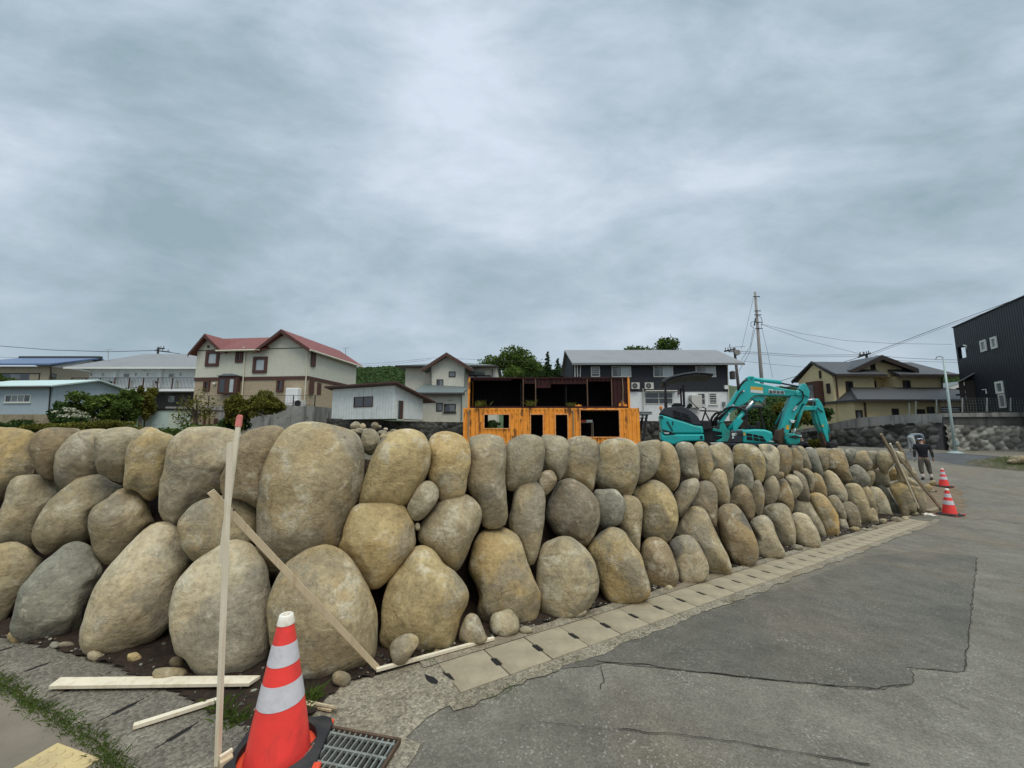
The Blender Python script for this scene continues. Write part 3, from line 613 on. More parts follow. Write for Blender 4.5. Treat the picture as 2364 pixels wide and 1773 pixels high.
E|1195,810 1280,793 1360,835 1430,925 1482,1020 1492,1140 1482,1215 1430,1243 1350,1235 1290,1080 1235,950 1192,880|o|bright orange-yellow boulder in the bottom row, brightest of the wall
E|1370,840 1450,812 1510,875 1562,1000 1562,1065 1490,1060 1430,960|t|tan boulder with a rounded brow right of the bright orange-yellow one
E|1525,905 1580,873 1650,905 1702,1000 1714,1140 1692,1165 1600,1135 1550,1020|n|brown dome-shaped bottom-row boulder with a flat cobble in front
E|1485,1035 1530,1012 1572,1085 1604,1200 1562,1235 1500,1205 1485,1110|w|small upright pale stone right of the bright orange-yellow boulder
E|1775,965 1850,945 1888,1030 1893,1105 1810,1115 1790,1020|t|small cube-shaped tan stone near the right end of the bottom row
E|1000,990 1030,858 1110,845 1190,885 1252,975 1312,1085 1354,1200 1354,1275 1300,1285 1240,1170 1130,1050 1050,1010|g|tall grey-tan boulder leaning left behind the triangular pale one
E|1005,1015 1080,988 1160,1015 1232,1105 1282,1205 1309,1312 1230,1345 1140,1355 1055,1300 1030,1160|w|triangular pale bottom-row boulder left of the bright orange-yellow one
E|705,1000 740,925 830,897 920,902 985,960 1024,1080 1044,1200 1034,1322 960,1355 890,1348 820,1190 765,1090|g|broad grey bottom-row boulder with a ragged white ridge
E|590,1090 660,1033 740,1030 812,1105 844,1200 893,1310 938,1412 860,1455 655,1458 640,1250 605,1160|w|bell-shaped pale bottom-row boulder with a swirl near its top
E|245,1010 310,928 400,908 470,945 544,1060 604,1180 654,1310 663,1420 622,1515 530,1555 425,1515 355,1400 290,1280 255,1130|n|large chestnut boulder with a dark cut face in the bottom row'''
SMALL = '''F|170,1195|95,78|y|yellowish cobble on the gutter edge at the far left
F|565,1285|68,40|b|greenish chip lying left of the flat brown cobble
F|680,1278|90,38|n|flat brown cobble in front of the bluish grey leaning boulder
F|970,1392|88,62|g|grey cobble at the foot of the large speckled boulder
F|1368,1412|84,62|y|bright yellow cobble on the soil left of the stake
F|1805,1455|84,66|n|brown cobble perched behind the big tan one beside the stake
F|1735,1580|205,88|t|big flat tan cobble on the soil beside the plank
G|1715,1625|105,88|n|pinkish beige cobble half buried by the brace foot
H|1605,1057|166,146|g|ball-shaped grey stone on the soil in front of the tall ochre boulder
H|1830,1128|78,46|g|flat grey cobble right of the ball-shaped stone
H|925,1352|40,34|g|little square stone behind the white batten
C|725,1130|30,42|w|tiny pale stone in the gap beside the golden chipped boulder
S|1331,1412|23,17|w|pinkish cobble on the soil at the smooth egg-shaped boulder's foot
S|1629,1330|7,8|g|small cobble right of the pale boulder with the broken corner
S|1544,1358|10,7|w|little white stone in front of the stubby brown dome
E|1065,1350|68,36|t|oblong tan cobble left of the triangular pale boulder's foot
E|1650,1160|62,32|y|flat ochre cobble in front of the brown dome-shaped boulder
E|2068,1060|60,32|g|flat grey cobble below the slate-blue slender boulder
E|1938,1078|48,34|t|tan cobble between the cube-shaped stone and the gutter
E|1850,1138|38,24|w|pale cobble near the gutter below the cube-shaped stone
E|1742,1163|42,20|w|whitish flat stone near the gutter right of the ochre cobble
E|1375,1268|26,16|w|white chip in front of the tall leaning grey-tan boulder
E|2162,1046|42,22|w|pale cobble below the peach-stained boulder
R|1008,985|46,28|g|grey cobble at the foot of the right-hand stakes
R|1212,648|42,36|y|round tan stone on the dirt behind the diagonal lath
R|1150,700|60,42|n|dark rough stone beside the round tan one on the dirt
R|1200,735|36,14|n|flat dark chip on the dirt near the farther cone'''
RUBBLE = '''C|95,105|58,48|w|blocky cream stone on top of the rubble heap
C|165,110|36,36|w|pale square stone right of the blocky cream one in the rubble
C|290,105|42,44|n|reddish pointed stone on the rubble heap
C|340,112|18,16|w|tiny white stone on the rubble behind the wall top
C|135,158|62,34|g|flat grey stone at the left of the rubble heap
C|400,138|26,18|w|small cream stone right of the reddish one in the rubble
C|370,175|55,34|n|brown stone in the middle of the rubble heap
C|480,152|42,18|g|flat stone at the right end of the rubble heap
C|385,215|46,36|t|tan stone low in the rubble heap
C|240,258|104,135|g|big angular grey stone wedged beside the giant boulder
C|60,160|34,26|w|pale stone at the lower left of the rubble heap
C|445,190|50,30|n|dark stone low at the rubble's right side
C|200,150|30,24|n|little brown stone beneath the pale square one'''
def closed_curve(pts, n=96):
    """radius as a function of angle round the centre of a smooth closed outline"""
    q = []; m = len(pts)
    for i in range(m):
        p0, p1, p2, p3 = (Vector(pts[(i + k) % m]) for k in (-1, 0, 1, 2))
        for k in range(8):
            t = k / 8
            q.append(.5 * ((2 * p1) + (p2 - p0) * t + (2 * p0 - 5 * p1 + 4 * p2 - p3) * t * t + (3 * p1 - p0 - 3 * p2 + p3) * t ** 3))
    a = np.array([(v.x, v.y) for v in q]); c = (a.min(0) + a.max(0)) / 2
    # area centroid
    x, y = a[:, 0], a[:, 1]; x1, y1 = np.roll(x, -1), np.roll(y, -1); cr = x * y1 - x1 * y; A = cr.sum() / 2
    c = np.array([((x + x1) * cr).sum() / (6 * A), ((y + y1) * cr).sum() / (6 * A)])
    th = np.arctan2(a[:, 1] - c[1], a[:, 0] - c[0]); r = np.hypot(a[:, 0] - c[0], a[:, 1] - c[1])
    o = np.argsort(th); th, r = th[o], r[o]
    T = np.linspace(-math.pi, math.pi, n, endpoint=False)
    return c, T, np.interp(T, th, r, period=2 * math.pi)
def boulder(name, c3, uv, outline_px, seed, col, res=(72, 40), rough=1.0, depthf=.74):
    """a river boulder: silhouette radius from the survey outline, real depth, worn facets, dents and grit"""
    rg = random.Random(seed)
    cpx, T, R = outline_px
    d3 = c3.normalized(); right = d3.cross(Vector((0, 0, 1))).normalized(); up = right.cross(d3)
    # outline -> plane through the centre, square to the line of sight
    pts = []
    for t, r in zip(T, R):
        a, b = ray(cpx[0] + r * math.cos(t), cpx[1] + r * math.sin(t)); q = Vector((a, 1, b)); q = q * (c3.dot(d3) / q.dot(d3)) - c3
        pts.append((q.dot(right), q.dot(up)))
    pts = np.array(pts) * (1.028 if rough <= 1 else 1.0); ang = np.arctan2(pts[:, 1], pts[:, 0]); rad = np.hypot(pts[:, 0], pts[:, 1])
    o = np.argsort(ang); ang, rad = ang[o], rad[o]
    wd = np.ptp(pts[:, 0]); hg = np.ptp(pts[:, 1]); size = (wd + hg) / 2; cd = depthf * .5 * min(size, 1.35 * min(wd, hg))
    na, nt = res; A = np.linspace(-math.pi, math.pi, na, endpoint=False); RA = np.interp(A, ang, rad, period=2 * math.pi)
    px_, py_ = 2.25, 2.0
    rings = np.linspace(0, math.pi, nt + 2)[1:-1]
    prof_r = np.sin(rings) ** (2 / 2.35); prof_d = np.sign(np.cos(rings)) * np.abs(np.cos(rings)) ** (2 / 2.2)
    ca, sa = np.cos(A), np.sin(A)
    X = np.concatenate([[0], (prof_r[:, None] * (RA * ca)[None, :]).ravel(), [0]])
    Y = np.concatenate([[0], (prof_r[:, None] * (RA * sa)[None, :]).ravel(), [0]])
    Z = np.concatenate([[-cd], (-cd * prof_d[:, None] * np.ones(na)[None, :]).ravel(), [cd]])
    V = np.stack([X, Y, Z], 1)
    # worn facets: a few broad planes shave the front
    for k in range(rg.choice((4, 5, 6, 7))):
        th = rg.uniform(0, 2 * math.pi); el = rg.uniform(.15, 1.25)
        n = np.array([math.cos(th) * math.sin(el), math.sin(th) * math.sin(el), -math.cos(el)])
        dd = V @ n; lim = dd.max() * (1 - rg.uniform(.06, .22) * (1 if el < .9 else .28)); e = dd - lim; sft = .05 * size
        cut = np.where(e > sft, e - sft * .35, np.where(e > -sft, (e + sft) ** 2 / (4 * sft) * .82, 0)) * .82
        V = V - np.clip(cut, 0, None)[:, None] * n
    for k in range(rg.choice((0, 1, 1, 2))):                                    # a knocked-off corner
        th = rg.uniform(0, 2 * math.pi); el = rg.uniform(.75, 1.15); n = np.array([math.cos(th) * math.sin(el), math.sin(th) * math.sin(el), -math.cos(el)])
        dd = V @ n; e = dd - dd.max() * (1 - rg.uniform(.05, .10)); rag = np.array([noise.noise((p[0] / size * 9 + seed, p[1] / size * 9, p[2] / size * 9)) for p in V]) * .018 * size; V = V - np.clip(e + rag, 0, None)[:, None] * n * .85
    nrm = V / np.maximum(1e-6, np.linalg.norm(V, axis=1))[:, None]
    ox = rg.uniform(0, 100); q = V / size; disp = np.empty(len(V))
    for i in range(len(V)):
        p = Vector(q[i]) * 1.0
        a = noise.noise((p.x * 2.1 + ox, p.y * 2.1, p.z * 2.1)); b = noise.fractal((p.x * 4.5 + ox, p.y * 4.5, p.z * 4.5 + 5), .9, 2.1, 4)
        c = noise.noise((p.x * 1.5, p.y * 1.5 + ox, p.z * 3)); chip = max(0, .08 - abs(c)) / .08
        disp[i] = .034 * a + .0105 * b * rough - .003 * chip * rough
    V = V + nrm * (disp * size)[:, None]
    M3 = np.array([[right.x, right.y, right.z], [up.x, up.y, up.z], [d3.x, d3.y, d3.z]])
    Wd = V @ M3
    n = len(Wd); fs = []
    for i in range(na):
        j = (i + 1) % na; fs.append((0, 1 + i, 1 + j)); fs.append((n - 1, n - 1 - na + j, n - 1 - na + i))
        for r in range(nt - 1): fs.append((1 + r * na + i, 1 + (r + 1) * na + i, 1 + (r + 1) * na + j, 1 + r * na + j))
    me = bpy.data.meshes.new(name); me.from_pydata(Wd.tolist(), [], fs); me.materials.append(ROCK)
    bm = bmesh.new(); bm.from_mesh(me); bmesh.ops.recalc_face_normals(bm, faces=bm.faces); bm.to_mesh(me); bm.free()
    me.polygons.foreach_set('use_smooth', [True] * len(me.polygons))
    ob = bpy.data.objects.new(name, me); C.objects.link(ob); ob.location = c3; ORG[ob.name] = c3
    k = rg.uniform(.90, 1.10); h = rg.uniform(-.02, .02)
    ob.color = (col[0] * k * (1.04 + h), col[1] * k * 1.0, col[2] * k * (.92 - h), col[3])  # red raised, blue cut: tint warmed against the cool sky light
    return ob
for i, ln in enumerate(BD.split('\n')):
    reg, pts, cc, lab = ln.split('|'); pts = px(reg, pts); out = closed_curve(pts); (u, v) = out[0]
    c3 = wall_hit(u, v, .15); rm = out[2].mean() / F * c3.y
    c3 = wall_hit(u, v, min(.34, rm * .62))
    if 'bottom' in lab or 'behind the diagonal' in lab or 'huge' in lab:
        k = max(range(len(pts)), key=lambda i: pts[i][1]); g = G(pts[k][0], pts[k][1] + 2); d_ = c3.normalized(); c3 = d_ * (g.dot(d_) * 1.03)
    big = rm > .3
    tag(boulder('boulder', c3, (u, v), out, 100 + i, COL[cc], (84, 46) if big else (52, 28)), lab, 'boulder', 'boulders of the dry stone wall')
def oval(reg, c, r, seed, k=10):
    rg = random.Random(seed); x, y = (float(t) for t in c.split(',')); rx, ry = (float(t) for t in r.split(','))
    return px(reg, [(x + rx * rg.uniform(.86, 1.06) * math.cos(2 * math.pi * i / k), y + ry * rg.uniform(.86, 1.06) * math.sin(2 * math.pi * i / k)) for i in range(k)])
for i, ln in enumerate(SMALL.split('\n')):
    reg, c, r, cc, lab = ln.split('|'); pts = oval(reg, c, r, i + 3); out = closed_curve(pts); (u, v) = out[0]
    vb = max(p[1] for p in pts); g = G(u, vb - .25 * (vb - v))
    if reg == 'C': c3 = wall_hit(u, v, .12)
    else: c3 = P(u, v, g.y)
    tag(boulder('cobble', c3, (u, v), out, 400 + i, COL[cc], (30, 18), 1.5, .9), lab, 'cobble', 'loose cobbles at the foot of the boulders')
tag(boulder('cobble', P(*px('H', [(595, 1330)])[0], 2.83), None, closed_curve(px('H', '570,1172 640,1160 690,1167 735,1212 722,1290 660,1390 600,1478 510,1500 460,1430 440,1330 480,1240')), 431, COL['t'], (40, 24), 1.6),
    'angular stone with a bright chipped face leaning against the pear-shaped boulder', 'cobble', 'loose cobbles at the foot of the boulders')
tag(boulder('cobble', P(*px('H', [(1295, 1130)])[0], 3.15), None, closed_curve(px('H', '1240,965 1290,950 1345,985 1385,1080 1415,1160 1445,1230 1390,1262 1290,1285 1190,1275 1148,1210 1160,1110 1195,1020')), 432, COL['g'], (40, 24), 1.3),
    'cone-shaped mottled grey stone standing behind the end of the white batten', 'cobble', 'loose cobbles at the foot of the boulders')
for i, ln in enumerate(RUBBLE.split('\n')):
    reg, c, r, cc, lab = ln.split('|'); out = closed_curve(oval(reg, c, r, i + 60, 8)); (u, v) = out[0]
    big = i == 9
    tag(boulder('rubble_stone', P(u, v, 3.7 if big else 4.5 - .3 * (v - 983) / 30), (u, v), out, 500 + i, COL[cc], (40, 24) if big else (24, 14), 2.0, .9), lab, 'stone', 'rubble heaped behind the wall top')
# ------------------------------------------------------------------ building materials
M['cream'] = mat('cream_siding', (.60, .595, .49), .8, .05, 3, .0, 30, lines=('k', .11, .012))  # siding lightened to show how strongly these walls are lit
M['brick'] = mat('tan_tile_cladding', (.40, .325, .22), .85, .16, 8, .004, 30, lines=('z', .12, .01))
M['brown'] = mat('dark_brown_trim', (.085, .038, .028), .6, .2, 6)
M['redroof'] = mat('red_roof_tiles', (.205, .066, .056), .7, .2, 5, .0, 30, lines=('z', .16, .03), dirt=((.12, .05, .045), .5, 2))
M['whitetrim'] = mat('white_trim', (.68, .68, .62), .6, .06, 6)
M['white'] = mat('white_panel', (.78, .79, .78), .6, .05, 3, dirt=((.55, .55, .52), .4, 1.5))
M['whitesid'] = mat('white_corrugated_siding', (.74, .775, .74), .6, .06, 3, lines=('k', .20, .03), dirt=((.50, .53, .49), .4, 1.2))
M['stucco'] = mat('pale_stucco', (.66, .64, .535), .9, .06, 4, .004, 40, dirt=((.44, .42, .34), .35, .8))
M['yellow'] = mat('yellow_stucco', (.62, .515, .295), .9, .05, 4, .004, 40)
M['char'] = mat('charcoal_siding', (.030, .033, .040), .7, .15, 5, .0, 30, lines=('z', .15, .006))
M['blackmetal'] = mat('black_metal_cladding', (.016, .020, .027), .55, .12, 6, lines=('k', .22, .02))
M['greyroof'] = mat('grey_metal_roof', (.215, .22, .22), .5, .06, 3, lines=('k', .33, .02), dirt=((.17, .17, .17), .4, .6))
M['greenroof'] = mat('grey_green_roof', (.13, .155, .15), .6, .12, 4, lines=('z', .18, .02))
M['darktile'] = mat('dark_roof_tiles', (.040, .043, .047), .5, .25, 6, lines=('k', .26, .05), spec=.5)
M['bluetile'] = mat('blue_glazed_tiles', (.085, .135, .245), .4, .2, 5, lines=('k', .28, .05), spec=.6)
M['mint'] = mat('mint_metal_roof', (.47, .58, .545), .5, .06, 3)
M['bluewall'] = mat('pale_blue_stucco', (.37, .45, .49), .9, .06, 4, .004, 40)
M['beige'] = mat('beige_mortar_wall', (.43, .375, .275), .9, .08, 4, dirt=((.32, .27, .19), .4, 1))
M['timber'] = mat('dark_timber', (.035, .027, .022), .75, .25, 8)
M['blackiron'] = mat('black_painted_iron', (.018, .018, .02), .5, .2, 10)
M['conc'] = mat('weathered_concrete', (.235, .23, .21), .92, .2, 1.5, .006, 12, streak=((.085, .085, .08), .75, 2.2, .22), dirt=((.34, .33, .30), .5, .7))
M['concd'] = mat('dark_streaked_concrete', (.085, .083, .078), .92, .3, 2, .006, 12, streak=((.035, .035, .033), .7, 3, .3))
M['glass'] = mat('dark_window_glass', (.022, .026, .030), .08, .1, 3, spec=.9)
M['glassl'] = mat('pale_curtained_glass', (.40, .45, .46), .12, .12, 1.2, spec=.7)
M['glassm'] = mat('grey_curtained_glass', (.16, .175, .18), .12, .2, 1.5, spec=.7)
M['acw'] = mat('air_conditioner_casing', (.55, .54, .49), .6, .08, 8)
M['pipe'] = mat('downpipe_beige', (.62, .585, .46), .6, .08, 6)
def window(fac, parent, reg, x0, y0, x1, y1, fm, gm, off=0.0, fw=.07, mull=(), hor=(), out=.05, label=None, name='window', sill=False):
    k0, k1, z0, z1 = fac.rect(reg, x0, y0, x1, y1)
    mb = MB(); f = fw
    fac.box(mb, k0, k0 + f, z0, z1, off, off + out); fac.box(mb, k1 - f, k1, z0, z1, off, off + out)
    fac.box(mb, k0 + f, k1 - f, z0, z0 + f, off, off + out - .003); fac.box(mb, k0 + f, k1 - f, z1 - f, z1, off, off + out - .003)
    for q in mull: c = k0 + (k1 - k0) * q; fac.box(mb, c - f * .4, c + f * .4, z0 + f, z1 - f, off, off + out - .006)
    for q in hor: c = z0 + (z1 - z0) * q; fac.box(mb, k0 + f, k1 - f, c - f * .35, c + f * .35, off, off + out - .009)
    if sill: fac.box(mb, k0 - .08, k1 + .08, z0 - .07, z0 - .002, off, off + out + .06)
    w = obj(name, mb, fm, parent, label=label)
    n = len(gm) if isinstance(gm, (list, tuple)) else 1
    for i in range(n):
        a = k0 + f + (k1 - k0 - 2 * f) * i / n; b = k0 + f + (k1 - k0 - 2 * f) * (i + 1) / n
        mb = MB(); fac.box(mb, a, b, z0 + f, z1 - f, off, off + .012 + .004 * i); obj('pane', mb, gm[i] if n > 1 else gm, w)
    return w
def fbox(name, fac, reg, x0, y0, x1, y1, o0, o1, m, parent, **kw):
    k0, k1, z0, z1 = fac.rect(reg, x0, y0, x1, y1); mb = MB(); fac.box(mb, k0, k1, z0, z1, o0, o1); return obj(name, mb, m, parent, **kw)
def ac_unit(fac, parent, reg, x0, y0, x1, y1, off, dep=.3):
    k0, k1, z0, z1 = fac.rect(reg, x0, y0, x1, y1); mb = MB(); fac.box(mb, k0, k1, z0, z1, off, off + dep); a = obj('air_conditioner', mb, M['acw'], parent, bevel=.015)
    c = fac.w(k0 + (k1 - k0) * .40, (z0 + z1) / 2, off + dep); r = (z1 - z0) * .40; mb = MB(); n3 = Vector((fac.n.x, fac.n.y, 0)); d3 = Vector((fac.d.x, fac.d.y, 0))
    mb.tube([c - n3 * .01, c + n3 * .02], r, 20); obj('fan_grille', mb, M['blackiron'], a)
    mb = MB()
    for i in range(4):
        an = math.pi * i / 4; e = d3 * math.cos(an) * r * .92 + Vector((0, 0, 1)) * math.sin(an) * r * .92; mb.tube([c + n3 * .03 - e, c + n3 * .03 + e], .008, 4)
    obj('fan_guard', mb, M['acw'], a); return a
def V3(fac, k, o, z): return fac.w(k, z, o)
def gable_roof(fac, k0, k1, kr, o0, o1, ze, zr, th, over, mtop, parent, name='roof', ze2=None, trim=None):
    """ridge runs back from the front (along o); eaves at k0 and k1"""
    ze2 = ze if ze2 is None else ze2; mb = MB()
    s0 = (zr - ze) / (kr - k0); s1 = (zr - ze2) / (k1 - kr)
    a0, a1 = k0 - over, k1 + over; za, zb = ze - s0 * over, ze2 - s1 * over
    mb.slab([fac.w(a0, za, o1), fac.w(kr, zr, o1), fac.w(kr, zr, o0), fac.w(a0, za, o0)], (0, 0, th))
    mb.slab([fac.w(kr, zr - .004, o1), fac.w(a1, zb, o1), fac.w(a1, zb, o0), fac.w(kr, zr - .004, o0)], (0, 0, th))
    r = obj(name, mb, mtop, parent)
    if trim:
        mb = MB(); d = .03
        for (ka, z_a, kb, z_b) in ((a0, za, kr, zr), (kr, zr, a1, zb)):
            mb.slab([fac.w(ka, z_a - .22, o1 + .002), fac.w(kb, z_b - .22, o1 + .002), fac.w(kb, z_b + th * .6, o1 + .002), fac.w(ka, z_a + th * .6, o1 + .002)], Vector((fac.n.x, fac.n.y, 0)) * d)
        obj('bargeboard', mb, trim, r)
    return r
# ------------------------------------------------------------------ red roofed house on its concrete wall
def red_house():
    f = Fac(444.5, 34.1, 709, 33.0); kR = f.kz(709, 900)[0]
    z_base = f.kz(705, 936)[1] - .6; z_band = f.kz(705, 868)[1]; ze = f.kz(709, 803)[1]
    t = thing('house', 'cream two storey house with red tiled gables and brown window trim', 'house', f.w(0, z_base), None)
    D = -8.2
    sd = Fac(709, 33.0, 792, 40.0)
    mb = MB(); f.box(mb, 0, kR, z_band, ze, D, 0); obj('upper_wall', mb, M['cream'], t)
    mb = MB(); f.box(mb, .02, kR - .02, z_base, z_band - .30, D + .02, -.02); obj('lower_wall', mb, M['brick'], t)
    mb = MB(); f.box(mb, -.03, kR + .03, z_band - .30, z_band, D - .03, .04); obj('belt_course', mb, M['brown'], t)
    ap1, ap2 = f.kz(*px('J2', [(390, 150)])[0]), f.kz(*px('J2', [(1195, 105)])[0])
    e1a, e1b = f.kz(*px('J2', [(185, 285)])[0])[0], f.kz(*px('J2', [(570, 270)])[0])[0]
    e2a, e2b = f.kz(*px('J2', [(950, 270)])[0])[0], kR
    g1 = [(0, ze), (e1b - .25, ze), (ap1[0], ap1[1] - .28)]; g2 = [(e2a + .1, ze), (kR, ze), (ap2[0], ap2[1] - .30)]
    for g in (g1, g2): mb = MB(); f.prism(mb, g, D, 0); obj('gable_wall', mb, M['cream'], t)
    zm = ze - .05
    gable_roof(f, 0, e1b - .25, ap1[0], -2.6, .55, zm, ap1[1] - .15, .12, .35, M['redroof'], t, trim=M['brown'])
    gable_roof(f, e2a + .1, kR, ap2[0], D - .6, .6, zm, ap2[1] - .15, .12, .40, M['redroof'], t, trim=M['brown'])
    # main roof between the gables, ridge parallel to the front
    zr = f.kz(*px('J2', [(800, 188)])[0])[1] * 1.085; mb = MB()
    mb.slab([f.w(-.35, zm - .15, -.2), f.w(e1b - .6, zm - .15, -.2), f.w(e1b - .6, zr - .004, -3.0), f.w(-.35, zr - .004, -3.0)], (0, 0, .12)); mb.slab([f.w(-.35, zr - .008, -3.0), f.w(e2a + 1.6, zr - .008, -3.0), f.w(e2a + 1.6, zm - .1, D - .4), f.w(-.35, zm - .1, D - .4)], (0, 0, .12))
    mb.slab([f.w(e1b - .6, zm - .15, .5), f.w(e2a + .5, zm - .15, .5), f.w(e2a + 1.6, zr, -3.0), f.w(e1b - .6, zr, -3.0)], (0, 0, .12)); obj('roof', mb, M['redroof'], t)
    mb = MB(); mb.tube([f.w(e1b - .5, zm - .16, .56), f.w(e2a + .2, zm - .16, .56)], .08, 8); obj('gutter', mb, M['pipe'], t)
    s_ = (ap2[1] - .15 - zm) / (kR - ap2[0]); mb = MB(); mb.tube([f.w(kR + .45, zm - s_ * .4 - .02, .6), f.w(kR + .45, zm - s_ * .4 - .02, D - .6)], .09, 8); obj('gutter', mb, M['pipe'], t)
    for pts, ff in (('755,285 775,310 735,890', f), ('1436,295 1424,560 1398,905', f), ('1815,450 1805,700', sd)):
        mb = MB(); ff.tube(mb, 'J2', pts, .05, .10); obj('downpipe', mb, M['pipe'], t)
    mb = MB(); f.tube(mb, 'J2', '225,322 560,306', .03, .02); f.tube(mb, 'J2', '880,302 1425,290', .03, .02); obj('trim_line', mb, M['brown'], t)
    for (a, b, c, d, g) in ((350, 322, 492, 488, 'glassl'), (668, 318, 745, 448, 'glassm'), (852, 385, 1002, 560, 'glassl')):
        window(f, t, 'J2', a, b, c, d, M['brown'], M[g], 0, .26, out=.10)
    for (a, b, c, d) in ((325, 638, 392, 752), (1103, 622, 1178, 760)): window(f, t, 'J2', a, b, c, d, M['brown'], M['glass'], 0, .17, out=.10, sill=False)
    # bay window with a lead cap
    k0, k1, z0, z1 = f.rect('J2', 520, 600, 722, 785); mb = MB()
    f.prism(mb, [(k0, z0), (k1, z0), (k1, z1), (k0, z1)], .06, .5); b = obj('bay_window', mb, M['brown'], t, bevel=.05)
    mb = MB(); km = (k0 + k1) / 2; mb.slab([f.w(k0 - .1, z1, .05), f.w(k1 + .1, z1, .05), f.w(k1, z1, .62), f.w(k0, z1, .62)], (0, 0, .06)); f.prism(mb, [(k0, z1 + .05), (k1, z1 + .05), (km + .4, z1 + .22), (km - .4, z1 + .22)], .05, .5); obj('bay_roof', mb, M['greenroof'], b)
    for x0, x1, g in ((540, 600, 'glass'), (645, 692, 'glassl')):
        kk = f.rect('J2', x0, 632, x1, 768); mb = MB(); f.box(mb, kk[0] + .04, kk[1] - .04, kk[2], kk[3], .5, .515); obj('pane', mb, M[g], b)
    for (a, b_, c, d) in ((1465, 325, 1505, 490), (1610, 375, 1650, 540), (1446, 640, 1484, 785), (1524, 665, 1560, 790)): window(sd, t, 'J2', a, b_, c, d, M['brown'], M['glass'], .03, .3, out=.10)
    for x in (378, 486): fbox('vent', f, 'J2', x - 9, 268, x + 9, 290, 0, .1, M['brown'], t)
    mb = MB(); k0, k1, z0, z1 = sd.rect('J2', 1805, 585, 1862, 705); sd.box(mb, k0, k0 + 1.2, z0, z1, -.9, .0); obj('balcony', mb, M['whitetrim'], t)
    fbox('wall_lamp', f, 'J2', 432, 660, 462, 680, 0, .15, M['whitetrim'], t)
    # retaining wall, fence and equipment
    fw = Fac(430, 32.4, 723.5, 31.7); sw = Fac(723.5, 31.7, 768, 36.5)
    zt = fw.kz(720, 937.5)[1]; k1 = fw.kz(723.5, 960)[0]; k0 = fw.kz(380, 960)[0]
    w = thing('retaining_wall', 'streaked grey concrete retaining wall under the red roofed house', 'wall', fw.w(3, -1.5, -2))
    mb = MB(); fw.box(mb, k0, k1, -1.6, zt, -9, 0); obj('concrete_block', mb, M['conc'], w)
    for x in (1108, 1222, 1426):
        p = fw.pt(*px('J2', [(x, 1035)])[0], .0); mb = MB(); n3 = Vector((fw.n.x, fw.n.y, 0)); mb.tube([p - n3 * .05, p + n3 * .012], .05, 10); obj('weep_hole', mb, M['void'], w)
    fe = thing('fence', 'thin green wire fence along the top of the concrete retaining wall', 'fence', fw.w(3, zt))
    mb = MB()
    ks = [k0 + (k1 - k0) * i / 7 for i in range(8)]
    zf = fw.kz(700, px('J2', [(1200, 792)])[0][1])[1]
    for k in ks: p = MB(); fw.box(p, k - .03, k + .03, zt, zf, -.12, -.06); obj('post', p, M['blackiron'], fe)
    mb = MB()
    for zz in (zf - .02, zt + .08): mb.bar(fw.w(k0, zz, -.05), fw.w(k1, zz, -.05), .03, .03)
    for i in range(int((k1 - k0) / .28)): k = k0 + .28 * i; mb.bar(fw.w(k, zt + .08, -.05), fw.w(k, zf, -.05), .006, .006, (0, 1, 0))
    for i in range(1, 6): mb.bar(fw.w(k0, zt + (zf - zt) * i / 6, -.05), fw.w(k1, zt + (zf - zt) * i / 6, -.05), .006, .006)
    obj('wire_panel', mb, M['blackiron'], fe)
    mb = MB(); k, _, z0, z1 = fw.rect('J2', 1138, 708, 1268, 905); kk = fw.rect('J2', 1138, 708, 1268, 905)
    tk = thing('water_heater', 'tall white water heater cabinet behind the wire fence', 'water heater', fw.w((kk[0] + kk[1]) / 2, zt, -.9))
    fw.box(mb, kk[0], kk[1], zt, kk[3], -1.3, -.6); obj('cabinet', mb, M['white'], tk, bevel=.08)
    mb = MB(); fw.box(mb, kk[0] + .1, kk[1] - .1, zt + .3, zt + .34, -.6, -.58); obj('panel_seam', mb, M['acw'], tk)
    ta = thing('air_conditioner', 'beige outdoor unit beside the white water heater cabinet', 'air conditioner', fw.w(kk[1], zt, -.6))
    kk = fw.rect('J2', 1240, 845, 1355, 905); mb = MB(); fw.box(mb, kk[0], kk[1], zt, kk[3], -.75, -.42); obj('casing', mb, M['acw'], ta, bevel=.02)
    mb = MB(); c = fw.w(kk[0] + .42, (zt + kk[3]) / 2, -.42); n3 = Vector((fw.n.x, fw.n.y, 0)); mb.tube([c, c + n3 * .03], .27, 18); obj('fan_grille', mb, M['blackiron'], ta)
red_house()
